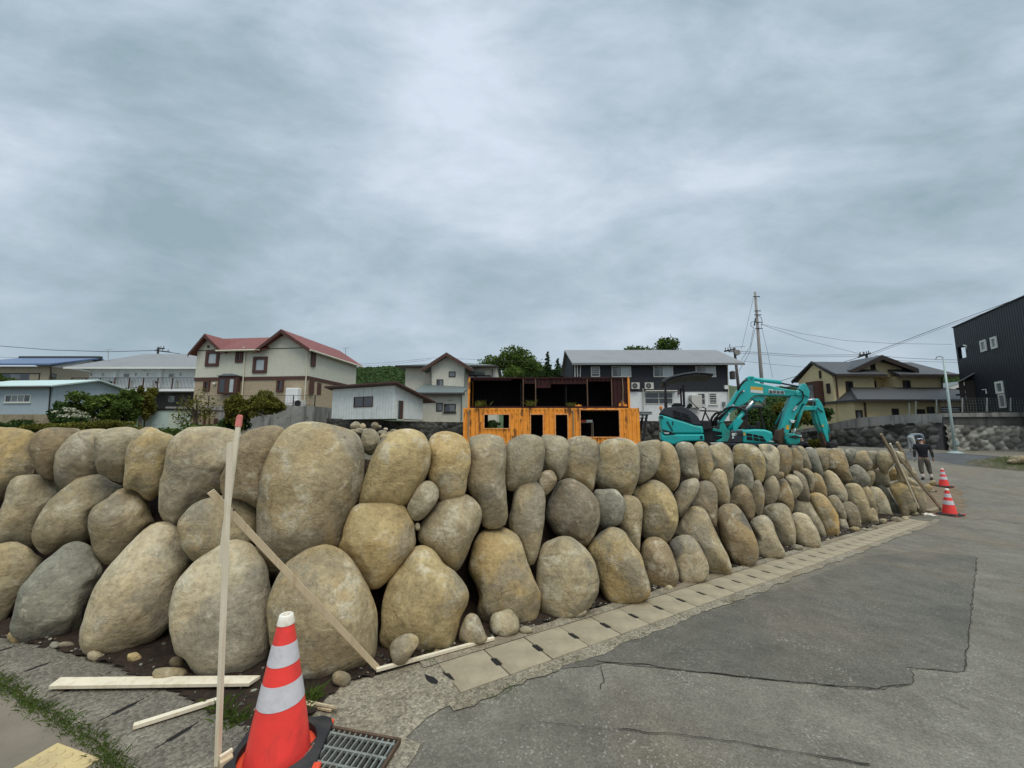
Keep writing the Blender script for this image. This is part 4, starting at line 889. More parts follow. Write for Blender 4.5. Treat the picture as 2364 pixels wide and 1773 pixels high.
# ------------------------------------------------------------------ white apartment block
def apartment():
    f = Fac(198, 45, 443, 45); z0, z1 = f.kz(300, 960)[1], f.kz(300, 851)[1]; zb = f.kz(300, 897.5)[1]
    k0 = 0; k1 = f.kz(470, 900)[0]
    t = thing('apartment_block', 'white two storey apartment block with grey hipped roof and access balcony', 'apartment block', f.w(6, z0 - 1))
    mb = MB(); f.box(mb, k0, k1, zb - .2, z1, -8, 0); obj('upper_wall', mb, M['white'], t)
    mb = MB(); f.box(mb, k0 + 6, k1, z0 - 2, zb - .21, -8, -.4); obj('lower_wall', mb, M['concd'], t)
    ka, kb = f.kz(*px('J1', [(815, 505)])[0])[0], f.kz(*px('J1', [(1150, 385)])[0])
    zr = f.kz(*px('J1', [(1600, 385)])[0])[1]; zr = zr * (51 / 45)
    e = 1.3; ke = k1 + 1; A = [f.w(ka, z1, e), f.w(ke, z1, e), f.w(ke, z1, -9), f.w(ka, z1, -9)]; r0 = f.w(ka + (kb[0] - ka) * 51 / 45, zr, -4); r1 = f.w(ke, zr, -4)
    mb = MB(); mb.add(A + [r0, r1], [(0, 1, 5, 4), (1, 2, 5), (2, 3, 4, 5), (3, 0, 4), (0, 3, 2, 1)]); obj('roof', mb, M['greyroof'], t)
    mb = MB(); f.box(mb, ka, ke, z1 - .22, z1 - .003, e - .05, e + .05); obj('eaves_gutter', mb, M['whitetrim'], t)
    mb = MB(); f.box(mb, k0 - .3, k1, zb - .42, zb - .2, .001, 1.35); obj('balcony_floor', mb, M['white'], t)
    zt = f.kz(300, px('J1', [(1400, 624)])[0][1])[1]; ra = MB(); kk0 = f.kz(*px('J1', [(895, 650)])[0])[0]
    for zz in (zt, zb - .05): ra.bar(f.w(kk0, zz, 1.3), f.w(k1, zz, 1.3), .05, .05)
    n = int((k1 - kk0) / .16)
    for i in range(n): k = kk0 + .16 * i; ra.bar(f.w(k, zb - .05, 1.3), f.w(k, zt, 1.3), .022, .022, (0, 1, 0))
    rl = obj('balcony_railing', ra, M['blackiron'], t)
    for i in range(8): k = kk0 + 1.65 * i; mb = MB(); mb.bar(f.w(k, zb - .2, 1.3), f.w(k, zt + .02, 1.3), .09, .09, (0, 1, 0)); obj('post', mb, M['brown'], rl)
    for (a, b, c, d) in ((960, 555, 986, 596), (1087, 555, 1110, 596), (1437, 553, 1460, 595), (1560, 553, 1583, 595), (1912, 553, 1933, 593), (1315, 562, 1383, 606), (1793, 562, 1857, 606)):
        window(f, t, 'J1', a, b, c, d, M['whitetrim'], M['glassm'], 0, .06)
    for x0, x1 in ((1215, 1258), (1693, 1736)): fbox('pilaster', f, 'J1', x0, 520, x1, 718, .002, .35, M['white'], t)
    for x in (1160, 1400, 1640, 1885): fbox('door', f, 'J1', x - 18, 635, x + 18, 722, 0, .05, M['acw'], t)
    for x in (1222, 1700): fbox('meter_box', f, 'J1', x - 8, 652, x + 8, 672, .35, .5, M['blackiron'], t)
    window(f, t, 'J1', 1765, 800, 1825, 865, M['acw'], M['glassm'], -.4, .07)
    mb = MB(); f.tube(mb, 'J1', '1525,505 1528,520 1570,545', .06, .3); obj('downpipe', mb, M['whitetrim'], t)
apartment()
def blue_roof_house():
    f = Fac(-60, 47, 112.5, 47); s = Fac(112.5, 47, 196, 54)
    z0 = f.kz(50, 960)[1]; ze = f.kz(60, 846)[1]; k1 = f.kz(112.5, 870)[0]
    t = thing('house', 'beige house with a blue tiled roof at the far left', 'house', f.w(k1 - 4, z0))
    mb = MB(); f.box(mb, 0, k1, z0 - 1, ze, -9, 0); obj('wall', mb, M['beige'], t)
    zr = f.kz(*px('J1', [(400, 405)])[0])[1] * 51 / 47; kr = k1 + .2
    mb = MB(); mb.slab([f.w(-1, ze, 1.0), f.w(k1 + 1.2, ze, 1.0), f.w(k1 + 1.2, zr, -4.5), f.w(-1, zr, -4.5)], (0, 0, .2)); mb.slab([f.w(-1, zr - .01, -4.5), f.w(k1 + 1.2, zr - .01, -4.5), f.w(k1 + 1.2, ze, -10), f.w(-1, ze, -10)], (0, 0, .2)); r = obj('roof', mb, M['bluetile'], t)
    mb = MB(); mb.bar(f.w(-1, zr + .22, -4.5), f.w(k1 + 1.3, zr + .22, -4.5), .4, .35); obj('ridge_cap', mb, M['darktile'], r)
    mb = MB(); mb.slab([f.w(k1 - .05, ze, 0), f.w(k1 - .05, ze, -9), f.w(k1 - .05, zr - .1, -4.5)], Vector((f.d.x, f.d.y, 0)) * .06); obj('gable_wall', mb, M['white'], t)
    window(f, t, 'J1', 5, 560, 425, 640, M['timber'], [M['glass'], M['glassm'], M['glass'], M['beige']], 0, .1)
    sdk = s.rect('J1', 530, 565, 592, 615)
    mb = MB(); s.box(mb, sdk[0], sdk[1], sdk[2], sdk[3], .02, .08); w = obj('window', mb, M['timber'], t); mb = MB(); s.box(mb, sdk[0] + .1, sdk[1] - .1, sdk[2] + .1, sdk[3] - .1, .08, .1); obj('pane', mb, M['glassm'], w)
    mb = MB(); s.tube(mb, 'J1', '520,490 528,640', .06, .15); obj('downpipe', mb, M['timber'], t)
blue_roof_house()
def blue_shed():
    f = Fac(-70, 33.6, 120, 33.0); s = Fac(120, 33.0, 202, 38.5)
    kR = f.kz(120, 920)[0]; zb = f.kz(60, 957)[1] - .4; ze = f.kz(100, 893)[1]
    t = thing('shed', 'light blue plastered shed with a mint green metal roof', 'shed', f.w(kR - 3, zb))
    mb = MB(); f.box(mb, 0, kR, zb, ze, -6.2, 0); obj('wall', mb, M['bluewall'], t)
    zr = f.kz(*px('J1', [(700, 640)])[0])[1] * 36 / 33; kk = kR
    mb = MB(); mb.slab([f.w(kR - .06, ze, 0), f.w(kR - .06, ze, -6.2), f.w(kR - .06, zr - .05, -3.1)], Vector((f.d.x, f.d.y, 0)) * .062); obj('gable_wall', mb, M['bluewall'], t)
    mb = MB(); mb.slab([f.w(-1, ze - .05, .5), f.w(kR + .5, ze - .05, .5), f.w(kR + .5, zr, -3.1), f.w(-1, zr, -3.1)], (0, 0, .12)); mb.slab([f.w(-1, zr - .005, -3.1), f.w(kR + .5, zr - .005, -3.1), f.w(kR + .5, ze - .1, -6.9), f.w(-1, ze - .1, -6.9)], (0, 0, .12)); r = obj('roof', mb, M['mint'], t)
    mb = MB(); mb.bar(f.w(-1, ze - .08, .55), f.w(kR + .5, ze - .08, .55), .1, .12); obj('gutter', mb, M['timber'], r)
    window(f, t, 'J1', 58, 788, 330, 872, M['whitetrim'], [M['glass'], M['glassm'], M['glassm'], M['glass']], 0, .07, mull=(.25, .5, .75), sill=True)
    mb = MB(); f.tube(mb, 'J1', '548,705 555,745 538,960', .05, .12); obj('downpipe', mb, M['timber'], t)
    mb = MB(); f.box(mb, -.1, kR + .05, zb - .6, zb + .42, -6.3, .05); obj('plinth', mb, M['lid'], t)
blue_shed()
def white_shed():
    f = Fac(767, 30.5, 910.5, 27.6); s = Fac(910.5, 27.6, 976.5, 31.2)
    k1 = f.kz(910.5, 930)[0]; zb = f.kz(905, 966.5)[1]; zt = f.kz(910.5, 890)[1]; kb = s.kz(976.5, 930)[0]; zbk = s.kz(976, 922)[1]
    t = thing('shed', 'white corrugated shed with a brown edged roof and one dark window', 'shed', f.w(2, zb))
    n = -kb * 1.0
    A = [f.w(0, zb, 0), f.w(k1, zb, 0), s.w(kb, zb, 0), s.w(kb, zb, 0) + Vector((f.d.x, f.d.y, 0)) * -k1]
    zz = [zt, zt, zbk, zbk]; T = [Vector((a.x, a.y, z)) for a, z in zip(A, zz)]
    mb = MB(); mb.box8(A + T); obj('wall', mb, M['whitesid'], t)
    sdir = Vector((s.d.x, s.d.y, 0)); fd = Vector((f.d.x, f.d.y, 0)); sl = (zbk - zt) / kb
    ov = .55; B = [T[0] - fd * .4 - sdir * ov + Vector((0, 0, -sl * ov)), T[1] + fd * ov - sdir * ov + Vector((0, 0, -sl * ov)), T[2] + fd * ov + sdir * 1.2 + Vector((0, 0, sl * 1.2)), T[3] - fd * .4 + sdir * 1.2 + Vector((0, 0, sl * 1.2))]
    mb = MB(); mb.slab(B, (0, 0, .10)); r = obj('roof', mb, M['brown'], t)
    mb = MB(); mb.slab([p + Vector((0, 0, .101)) for p in B], (0, 0, .02)); obj('roof_sheet', mb, mat('brown_roof_sheet', (.12, .085, .07), .6, .2, 3), r)
    window(f, t, 'J3', 80, 718, 282, 828, M['brown'], M['glass'], .0, .06, mull=(.5,))
    window(s, t, 'J3', 535, 752, 602, 970, M['acw'], [M['glass'], M['brown']], .02, .07, name='door')
    for x in (180, 275): 
        mb = MB(); f.tube(mb, 'J3', [(x, 620), (x - 3, 950)], .02, .012, 4); obj('panel_joint', mb, M['acw'], t)
white_shed()
def cream_house():
    f = Fac(935, 38, 1150, 38); c = Fac(995, 36.6, 1073, 36.6); l = Fac(976, 34.8, 1070, 34.8)
    z0 = l.kz(1000, 974)[1] - .3
    t = thing('house', 'pale stucco house with dark low gables behind the white shed', 'house', c.w(1, z0))
    k0, k1, _, z1 = f.rect('J3', 625, 410, 1600, 640); mb = MB(); f.box(mb, k0, k1, z0, z1, -7, 0); obj('wall', mb, M['stucco'], t)
    b = c.rect('J3', 900, 395, 1260, 632); zap = c.kz(*px('J3', [(1075, 290)])[0])
    mb = MB(); c.prism(mb, [(b[0], z0), (b[1], z0), (b[1], b[3]), (zap[0], zap[1]), (b[0], b[3])], -1.39, 0); obj('gable_bay', mb, M['stucco'], t)
    gable_roof(c, b[0], b[1], zap[0], -5, .7, b[3] + .05, zap[1] + .12, .16, .8, M['greenroof'], t, trim=M['brown'])
    q = [f.kz(*p) for p in px('J3', [(548, 400), (1620, 405), (838, 352)])]; e = q[0][1]
    A = [f.w(q[0][0], e, .9), f.w(q[1][0], e, .9), f.w(q[1][0], e, -8), f.w(q[0][0], e, -8)]; zr = q[2][1] * 1.09
    mb = MB(); mb.add(A + [f.w(q[0][0] + 5, zr, -3.5), f.w(q[1][0] - 4.5, zr, -3.5)], [(0, 1, 5, 4), (1, 2, 5), (2, 3, 4, 5), (3, 0, 4), (0, 3, 2, 1)]); r = obj('roof', mb, M['greenroof'], t)
    mb = MB(); mb.bar(f.w(q[0][0], e - .1, .92), f.w(q[1][0], e - .1, .92), .12, .2); obj('gutter', mb, M['timber'], r)
    k0, k1, za, zb = l.rect('J3', 815, 690, 1228, 985); mb = MB(); l.box(mb, k0, k1, z0, zb, -2.6, 0); obj('lower_wall', mb, M['stucco'], t)
    P_ = [l.kz(*p) for p in px('J3', [(855, 692), (1250, 692)])]; zt = c.kz(*px('J3', [(1000, 632)])[0])[1]
    mb = MB(); kL = l.kz(*px('J3', [(735, 632)])[0])[0]
    mb.slab([l.w(P_[0][0] - 1.2, P_[0][1], .55), l.w(P_[1][0], P_[1][1], .55), l.w(P_[1][0] + .3, zt, -1.75), l.w(P_[0][0] - .6, zt + .3, -1.9)], (0, 0, .14)); r = obj('lower_roof', mb, M['greenroof'], t)
    mb = MB(); mb.bar(l.w(P_[0][0] - 1.2, P_[0][1] - .05, .6), l.w(P_[1][0], P_[1][1] - .05, .6), .1, .14); obj('gutter', mb, M['timber'], r)
    window(c, t, 'J3', 1088, 450, 1160, 510, M['timber'], M['glassm'], 0, .07); window(c, t, 'J3', 958, 534, 1030, 618, M['timber'], [M['glass'], M['glassm']], 0, .07)
    window(l, t, 'J3', 954, 782, 1024, 874, M['timber'], M['glassm'], 0, .07); window(l, t, 'J3', 1036, 795, 1162, 884, M['timber'], [M['glass'], M['glassm']], 0, .08, sill=True)
    fbox('shutter_box', f, 'J3', 1300, 458, 1465, 486, 0, .3, M['greenroof'], t)
    window(f, t, 'J3', 1300, 488, 1530, 560, M['timber'], M['glass'], 0, .09)
    fbox('wall_lamp', l, 'J3', 1080, 740, 1120, 758, 0, .15, M['acw'], t)
    for pts, ff in (('1262,400 1258,630', c), ('1226,700 1222,980', l), ('900,400 902,600', c), ('1552,430 1550,510', f)):
        mb = MB(); ff.tube(mb, 'J3', pts, .05, .10); obj('downpipe', mb, M['greenroof'], t)
cream_house()
# ------------------------------------------------------------------ rubble retaining walls
def rubble_wall(name, label, fac, outline_px, cell, tone, depth=.14, res=.085, cap=None):
    """outline_px: top edge then bottom edge as two pixel polylines on the plane"""
    top = [fac.kz(u, v) for u, v in outline_px[0]]; bot = [fac.kz(u, v) for u, v in outline_px[1]]
    k0, k1 = top[0][0], top[-1][0]; nk = int((k1 - k0) / res); mb = MB(); cols = []
    ip = lambda L, k: float(np.interp(k, [a for a, b in L], [b for a, b in L]))
    zmax = max(b for a, b in top); zmin = min(b for a, b in bot); nz = int((zmax - zmin) / res)
    for i in range(nk + 1):
        k = k0 + (k1 - k0) * i / nk; zt, zb = ip(top, k), ip(bot, k)
        for j in range(nz + 1):
            z = zb + (zt - zb) * j / nz
            wq = Vector((k / cell + .35 * noise.noise((k * 2, z * 2, 1)), z / cell * 1.15 + .35 * noise.noise((k * 2, z * 2, 9)), .5))
            d, pts = noise.voronoi(wq); e = d[1] - d[0]; o = depth * min(1, e / .35) ** .6 + .03 * noise.noise((k * 7, z * 7, 4))
            hsh = abs(math.sin(pts[0].x * 12.9898 + pts[0].y * 78.233) * 43758.5453) % 1
            mb.v.append(fac.w(k, z, o)); cols.append(tone[0] + (tone[1] - tone[0]) * hsh)
    W_ = nz + 1
    mb.f = [(i * W_ + j, (i + 1) * W_ + j, (i + 1) * W_ + j + 1, i * W_ + j + 1) for i in range(nk) for j in range(nz)]; mb.m = [0] * len(mb.f)
    t = thing(name, label, 'wall', fac.w((k0 + k1) / 2, zmin, 0))
    o = obj('stonework', mb, mat('rubble_' + str(len(ORG)), (.9, .88, .80), .9, .18, 5, .02, 10, attr='tone'), t, smooth=True)
    ca = o.data.color_attributes.new('tone', 'FLOAT_COLOR', 'POINT')
    ca.data.foreach_set('color', [c for q in cols for c in (q * 1.02, q, q * .93, 1)])
    mb = MB(); fac.prism(mb, top + bot[::-1], -.6, -.02); obj('backing', mb, M['concd'], t)
    return t
rubble_wall('stone_wall', 'dark rubble stone wall below the pale stucco house and white shed', Fac(755, 30, 1085, 30), ([(755, 966), (860, 968), (905, 972), (1085, 975)], [(755, 1040), (1085, 1040)]), .42, (.035, .12))
rubble_wall('stone_wall', 'dark stone wall under the black and white house beside the container', Fac(1470, 33, 1760, 33), ([(1470, 972), (1760, 972)], [(1470, 1035), (1760, 1035)]), .45, (.03, .11))
fr = Fac(1830, 32, 2176, 23.6)
rubble_wall('stone_wall', 'dark weathered boulder wall under the concrete parapet of the yellow house', fr, ([(1800, 1004), (1840, 998), (1940, 992), (2050, 980), (2130, 975), (2176, 979)], [(1800, 1045), (2000, 1045), (2176, 1046)]), .55, (.035, .20), .2)
fq = Fac(2176, 23.6, 2400, 23.6)
rubble_wall('stone_wall', 'grey rubble stone wall of rounded stones at the right picture edge', fq, ([(2176, 980), (2250, 983), (2420, 983)], [(2176, 1046), (2420, 1046)]), .42, (.11, .38), .2)
t = thing('concrete_parapet', 'long grey concrete parapet on top of the boulder wall, sloping down to the left', 'wall', fr.w(4, 0))
mb = MB(); fr.poly(mb, 'J7', '130,1010 180,985 400,945 620,897 850,850 1200,822 1500,812 1736,802 1736,905 1640,898 1300,925 950,945 640,972 300,1000 150,1030', -.3, .12); obj('sloping_parapet', mb, M['conc'], t)
mb = MB(); fq.poly(mb, 'J7', '1738,802 2700,790 2700,838 1738,842', -.3, .14); obj('level_parapet', mb, M['conc'], t)
mb = MB(); fq.poly(mb, 'J7', '1738,842 2700,838 2700,945 1738,945', -.4, .02); obj('dark_base_band', mb, M['concd'], t)
fe = thing('fence', 'see-through mesh fence with grey posts on the concrete parapet', 'fence', fq.w(2, fq.kz(2250, 950)[1]))
for ff, u, v0, v1 in ((fq, 2226, 918, 952), (fq, 2283, 918, 950), (fq, 2338, 918, 949), (fr, 2160, 922, 953), (fr, 2112, 926, 957), (fr, 2097, 930, 957)):
    mb = MB(); ff.tube(mb, 'S', [(u, v0), (u, v1)], .035, -.1); obj('post', mb, M['steel'], fe)
mb = MB(); k0, k1 = fq.kz(2176, 930)[0], fq.kz(2420, 930)[0]; za, zb = fq.kz(2280, 919)[1], fq.kz(2280, 950)[1]
for i in range(int((k1 - k0) / .18)): k = k0 + .18 * i; mb.bar(fq.w(k, zb, -.1), fq.w(k, za, -.1), .005, .005, (0, 1, 0))
for i in range(6): z = zb + (za - zb) * i / 5; mb.bar(fq.w(k0, z, -.1), fq.w(k1, z, -.1), .006, .006)
obj('mesh_panel', mb, M['steel'], fe)
# ------------------------------------------------------------------ black and white house
def bw_house():
    f = Fac(1335, 38, 1684, 38); zb = f.kz(1500, 972)[1]; zm = f.kz(1500, px('J5', [(0, 758)])[0][1])[1]; ze = f.kz(1500, 841)[1]
    k0 = f.kz(*px('J5', [(120, 500)])[0])[0]; k1 = f.kz(*px('J5', [(1995, 500)])[0])[0]
    t = thing('house', 'long house with charcoal upper floor, white ground floor and grey metal roof', 'house', f.w((k0 + k1) / 2, zb))
    mb = MB(); f.box(mb, k0, k1, zm, ze, -7, 0); obj('upper_wall', mb, M['char'], t)
    mb = MB(); f.box(mb, k0 + .05, k1 - .05, zb, zm - .002, -6.9, -.05); obj('lower_wall', mb, M['white'], t)
    mb = MB(); f.box(mb, k0, k1, zb - 1.2, zb - .002, -6.9, -.02); obj('plinth', mb, M['conc'], t)
    ka, kb = f.kz(*px('J5', [(92, 405)])[0])[0], f.kz(*px('J5', [(2145, 405)])[0])[0]; zr = f.kz(*px('J5', [(1000, 262)])[0])[1] * 42 / 38.5
    kr0 = f.kz(*px('J5', [(60, 268)])[0])[0] * 42 / 38.5 - 1.2; kr1 = f.kz(*px('J5', [(1958, 258)])[0])[0] + .9
    mb = MB(); mb.slab([f.w(ka, ze - .1, .8), f.w(kb, ze - .1, .8), f.w(kb - .3, zr, -3.6), f.w(ka - .1, zr, -3.6)], (0, 0, .12)); mb.slab([f.w(ka - .1, zr - .005, -3.6), f.w(kb - .3, zr - .005, -3.6), f.w(kb, ze - .1, -8), f.w(ka, ze - .1, -8)], (0, 0, .12)); r = obj('roof', mb, M['greyroof'], t)
    mb = MB(); mb.bar(f.w(ka, ze - .12, .84), f.w(kb, ze - .12, .84), .12, .16); obj('gutter', mb, M['greyroof'], r)
    mb = MB(); mb.slab([f.w(k0 + .03, ze, 0), f.w(k0 + .03, ze, -7), f.w(k0 + .03, zr - .1, -3.6)], Vector((f.d.x, f.d.y, 0)) * .06); obj('gable_wall', mb, M['char'], t)
    window(f, t, 'J5', 338, 455, 446, 580, M['whitetrim'], M['glass'], 0, .09, hor=(.35, .55, .75))
    for a, b in ((590, 826), (1097, 1336), (1611, 1856)): window(f, t, 'J5', a, 453, b, 582, M['whitetrim'], [M['glass'], M['glassm'], M['glassl'], M['glassl']], 0, .07, mull=(.5, .78))
    window(f, t, 'J5', 990, 765, 1337, 913, M['whitetrim'], M['glass'], -.05, .08, mull=(.5,), hor=(.5,))
    window(f, t, 'J5', 1634, 775, 1732, 920, M['whitetrim'], M['glass'], -.05, .08, hor=(.5,)); window(f, t, 'J5', 1774, 775, 1872, 916, M['whitetrim'], M['glass'], -.05, .08, hor=(.2, .4, .6, .8), sill=True)
    ac_unit(f, t, 'J5', 822, 652, 920, 730, 0); ac_unit(f, t, 'J5', 984, 652, 1088, 730, 0)
    fbox('boiler', f, 'J5', 1530, 805, 1656, 960, 0, .6, M['acw'], t, bevel=.04)
    fbox('meter_box', f, 'J5', 1952, 684, 1992, 730, 0, .2, M['white'], t); fbox('meter_box', f, 'J5', 1936, 884, 1966, 934, -.05, .15, M['glassm'], t)
    fbox('canopy', f, 'J5', 988, 748, 1366, 758, 0, .5, M['whitetrim'], t); fbox('wall_lamp', f, 'J5', 1395, 766, 1420, 788, -.05, .2, M['brown'], t)
    for pts, m in (('210,430 206,580', 'whitetrim'), ('1992,425 2000,620 2012,900', 'pipe'), ('968,720 975,985', 'acw')):
        mb = MB(); f.tube(mb, 'J5', pts, .05, .08); obj('downpipe', mb, M[m], t)
    for x in (142, 172): fbox('post', f, 'J5', x - 6, 430, x + 6, 580, .02, .12, M['whitetrim'], t)
bw_house()
# ------------------------------------------------------------------ yellow house with dark tiles
def yellow_house():
    f = Fac(1928, 32, 2174, 32.3); s = None
    W_ = lambda x, y: f.kz(*px('J7', [(x, y)])[0])
    zb = f.kz(2000, 985)[1] - .5; ze = W_(1200, 410)[1]; k0 = 0; k1 = W_(1715, 500)[0]; zl = W_(1200, 585)[1]
    t = thing('house', 'yellow stucco house with dark grey tiled roofs and a central gable', 'house', f.w(k1 / 2, zb))
    ka, kb = W_(1008, 500)[0], W_(1232, 500)[0]
    mb = MB(); DY = -3.7; f.box(mb, k0, ka, zb, ze, DY, 0); f.box(mb, kb, k1, zb, ze, DY, 0); f.box(mb, ka, kb, zb, ze, DY + .01, -1.2); obj('wall', mb, M['yellow'], t)
    # lower storey standing forward
    k2, k3, z2, z3 = f.rect('J7', 612, 690, 2010, 900); mb = MB(); f.box(mb, k2, k3, zb - 1, z3, -3.4, 1.6); obj('lower_wall', mb, M['yellow'], t)
    a, b = W_(560, 688), W_(2060, 660); c, d = W_(785, 583), W_(1700, 572); e = 2.3
    mb = MB(); mb.slab([f.w(a[0], z3 - .05, e), f.w(b[0], z3 - .05, e), f.w(d[0] + .6, zl + .3, .02), f.w(c[0] - .3, zl + .3, .02)], (0, 0, .16)); mb.slab([f.w(a[0], z3 - .06, e), f.w(c[0] - .3, zl + .29, .02), f.w(c[0] - .3, z3 + .1, -1.5), f.w(a[0], z3 - .06, -1.5)], (0, 0, .16)); r = obj('lower_roof', mb, M['darktile'], t)
    mb = MB(); mb.bar(f.w(a[0], z3 - .02, e + .03), f.w(b[0], z3 - .02, e + .03), .12, .16); obj('gutter', mb, M['timber'], r)
    # main roof, ridge parallel to the front
    zr = W_(900, 278)[1] * 1.062; e = .6; L, R_ = W_(545, 410), W_(1815, 385); rl = W_(372, 285)
    mb = MB(); kl, kr = L[0] - .1, R_[0]
    mb.slab([f.w(kl, ze - .05, e), f.w(W_(1060, 400)[0], ze - .05, e), f.w(W_(1060, 400)[0], zr, -1.85), f.w(kl, zr, -1.85)], (0, 0, .17)); mb.slab([f.w(W_(1190, 400)[0], ze - .05, e), f.w(kr, ze - .05, e), f.w(W_(1592, 270)[0] + .5, zr, -1.85), f.w(W_(1190, 400)[0], zr, -1.85)], (0, 0, .17))
    mb.slab([f.w(kl, zr - .01, -1.85), f.w(W_(1592, 270)[0] + .5, zr - .01, -1.85), f.w(kr, ze - .05, -4.3), f.w(kl, ze - .05, -4.3)], (0, 0, .17)); mb.add([f.w(kr, ze, e), f.w(kr, ze, -4.3), f.w(W_(1592, 270)[0] + .5, zr + .1, -1.85)], [(0, 1, 2)]); r = obj('roof', mb, M['darktile'], t)
    mb = MB(); mb.bar(f.w(kl, ze - .03, e + .03), f.w(W_(1060, 400)[0], ze - .03, e + .03), .12, .18); mb.bar(f.w(W_(1190, 400)[0], ze - .03, e + .03), f.w(kr, ze - .03, e + .03), .12, .18); obj('gutter', mb, M['timber'], r)
    ap = W_(1050, 205); g0, g1 = W_(715, 368), W_(1430, 352)
    mb = MB(); f.prism(mb, [(ka + .02, ze - .01), (kb - .02, ze - .01), (kb + 1.2, ze + .75), (ap[0], ap[1] - .2), (ka - 1.2, ze + .75)], -2.4, -.3); obj('gable_wall', mb, M['yellow'], t)
    gable_roof(f, g0[0] + .3, g1[0] - .3, ap[0], -2.6, .35, (g0[1] + .12), ap[1] - .05, .18, .3, M['darktile'], t, trim=M['timber'], ze2=g1[1] + .1)
    # left gable end
    s = Fac.__new__(Fac); q = f.p + f.n * DY; s.p = q; s.d = f.n.copy(); s.len = -DY; nn_ = Vector((s.d.y, -s.d.x)); s.n = nn_ if nn_.dot(-f.d) < 0 else nn_; s.n = -f.d if (-f.d).dot(-f.p) > 0 else f.d; s.n = -f.d
    mb = MB(); s.prism(mb, [(.02, ze - .3), (-DY - .02, ze - .3), (-DY - .02, ze), (-DY / 2, zr - .1), (.02, ze)], -.3, .02); obj('gable_wall', mb, M['yellow'], t)
    mb = MB(); pr = [s.w(-.6, ze - .02, .1), s.w(-DY / 2, zr + .1, .1), s.w(-DY + .6, ze - .02, .1)]
    for p, q in zip(pr[:-1], pr[1:]): mb.slab([p + Vector((0, 0, -.12)), q + Vector((0, 0, -.12)), q + Vector((0, 0, .12)), p + Vector((0, 0, .12))], Vector((s.n.x, s.n.y, 0)) * .08)
    obj('bargeboard', mb, M['timber'], t)
    kk = s.rect('J7', 345, 465, 470, 690); mb = MB(); s.box(mb, kk[0], kk[1], kk[2] - .3, kk[3], .0, .55); w = obj('bay_window', mb, M['brown'], t); mb = MB(); s.box(mb, kk[0] + .2, kk[0] + .8, kk[2] + .1, kk[3] - .3, .55, .57); obj('pane', mb, M['glassm'], w)
    for (x0, y0, x1, y1) in ((508, 485, 542, 590), (428, 350, 447, 432)): fk = s.rect('J7', x0, y0, x1, y1); mb = MB(); s.box(mb, fk[0], fk[1], fk[2], fk[3], .03, .1); w = obj('window', mb, M['timber'], t); mb = MB(); s.box(mb, fk[0] + .1, fk[1] - .1, fk[2] + .1, fk[3] - .1, .1, .11); obj('pane', mb, M['glass'], w)
    for (x0, y0, x1, y1, o) in ((702, 463, 772, 570, 0), (1310, 453, 1383, 560, 0), (1096, 440, 1164, 545, -1.2), (1010, 440, 1042, 545, -1.2), (1002, 268, 1046, 362, -.3)): window(f, t, 'J7', x0, y0, x1, y1, M['timber'], M['glass'], o, .12, out=.1)
    for (x0, y0, x1, y1) in ((985, 763, 1053, 845), (1235, 770, 1318, 815), (1340, 745, 1412, 812), (1475, 745, 1682, 802)): window(f, t, 'J7', x0, y0, x1, y1, M['timber'], M['glass'], 1.6, .1, hor=(.5,))
    window(f, t, 'J7', 620, 780, 688, 895, M['timber'], M['glassm'], 1.6, .12, name='door')
    for pts, o in (('590,420 612,640', .08), ('702,700 718,880', 1.68), ('1712,410 1718,575', .08)): mb = MB(); f.tube(mb, 'J7', pts, .06, o); obj('downpipe', mb, M['brown'], t)
    fbox('garage_panel', f, 'J7', 1440, 670, 1468, 805, 1.6, 1.66, M['beige'], t)
yellow_house()
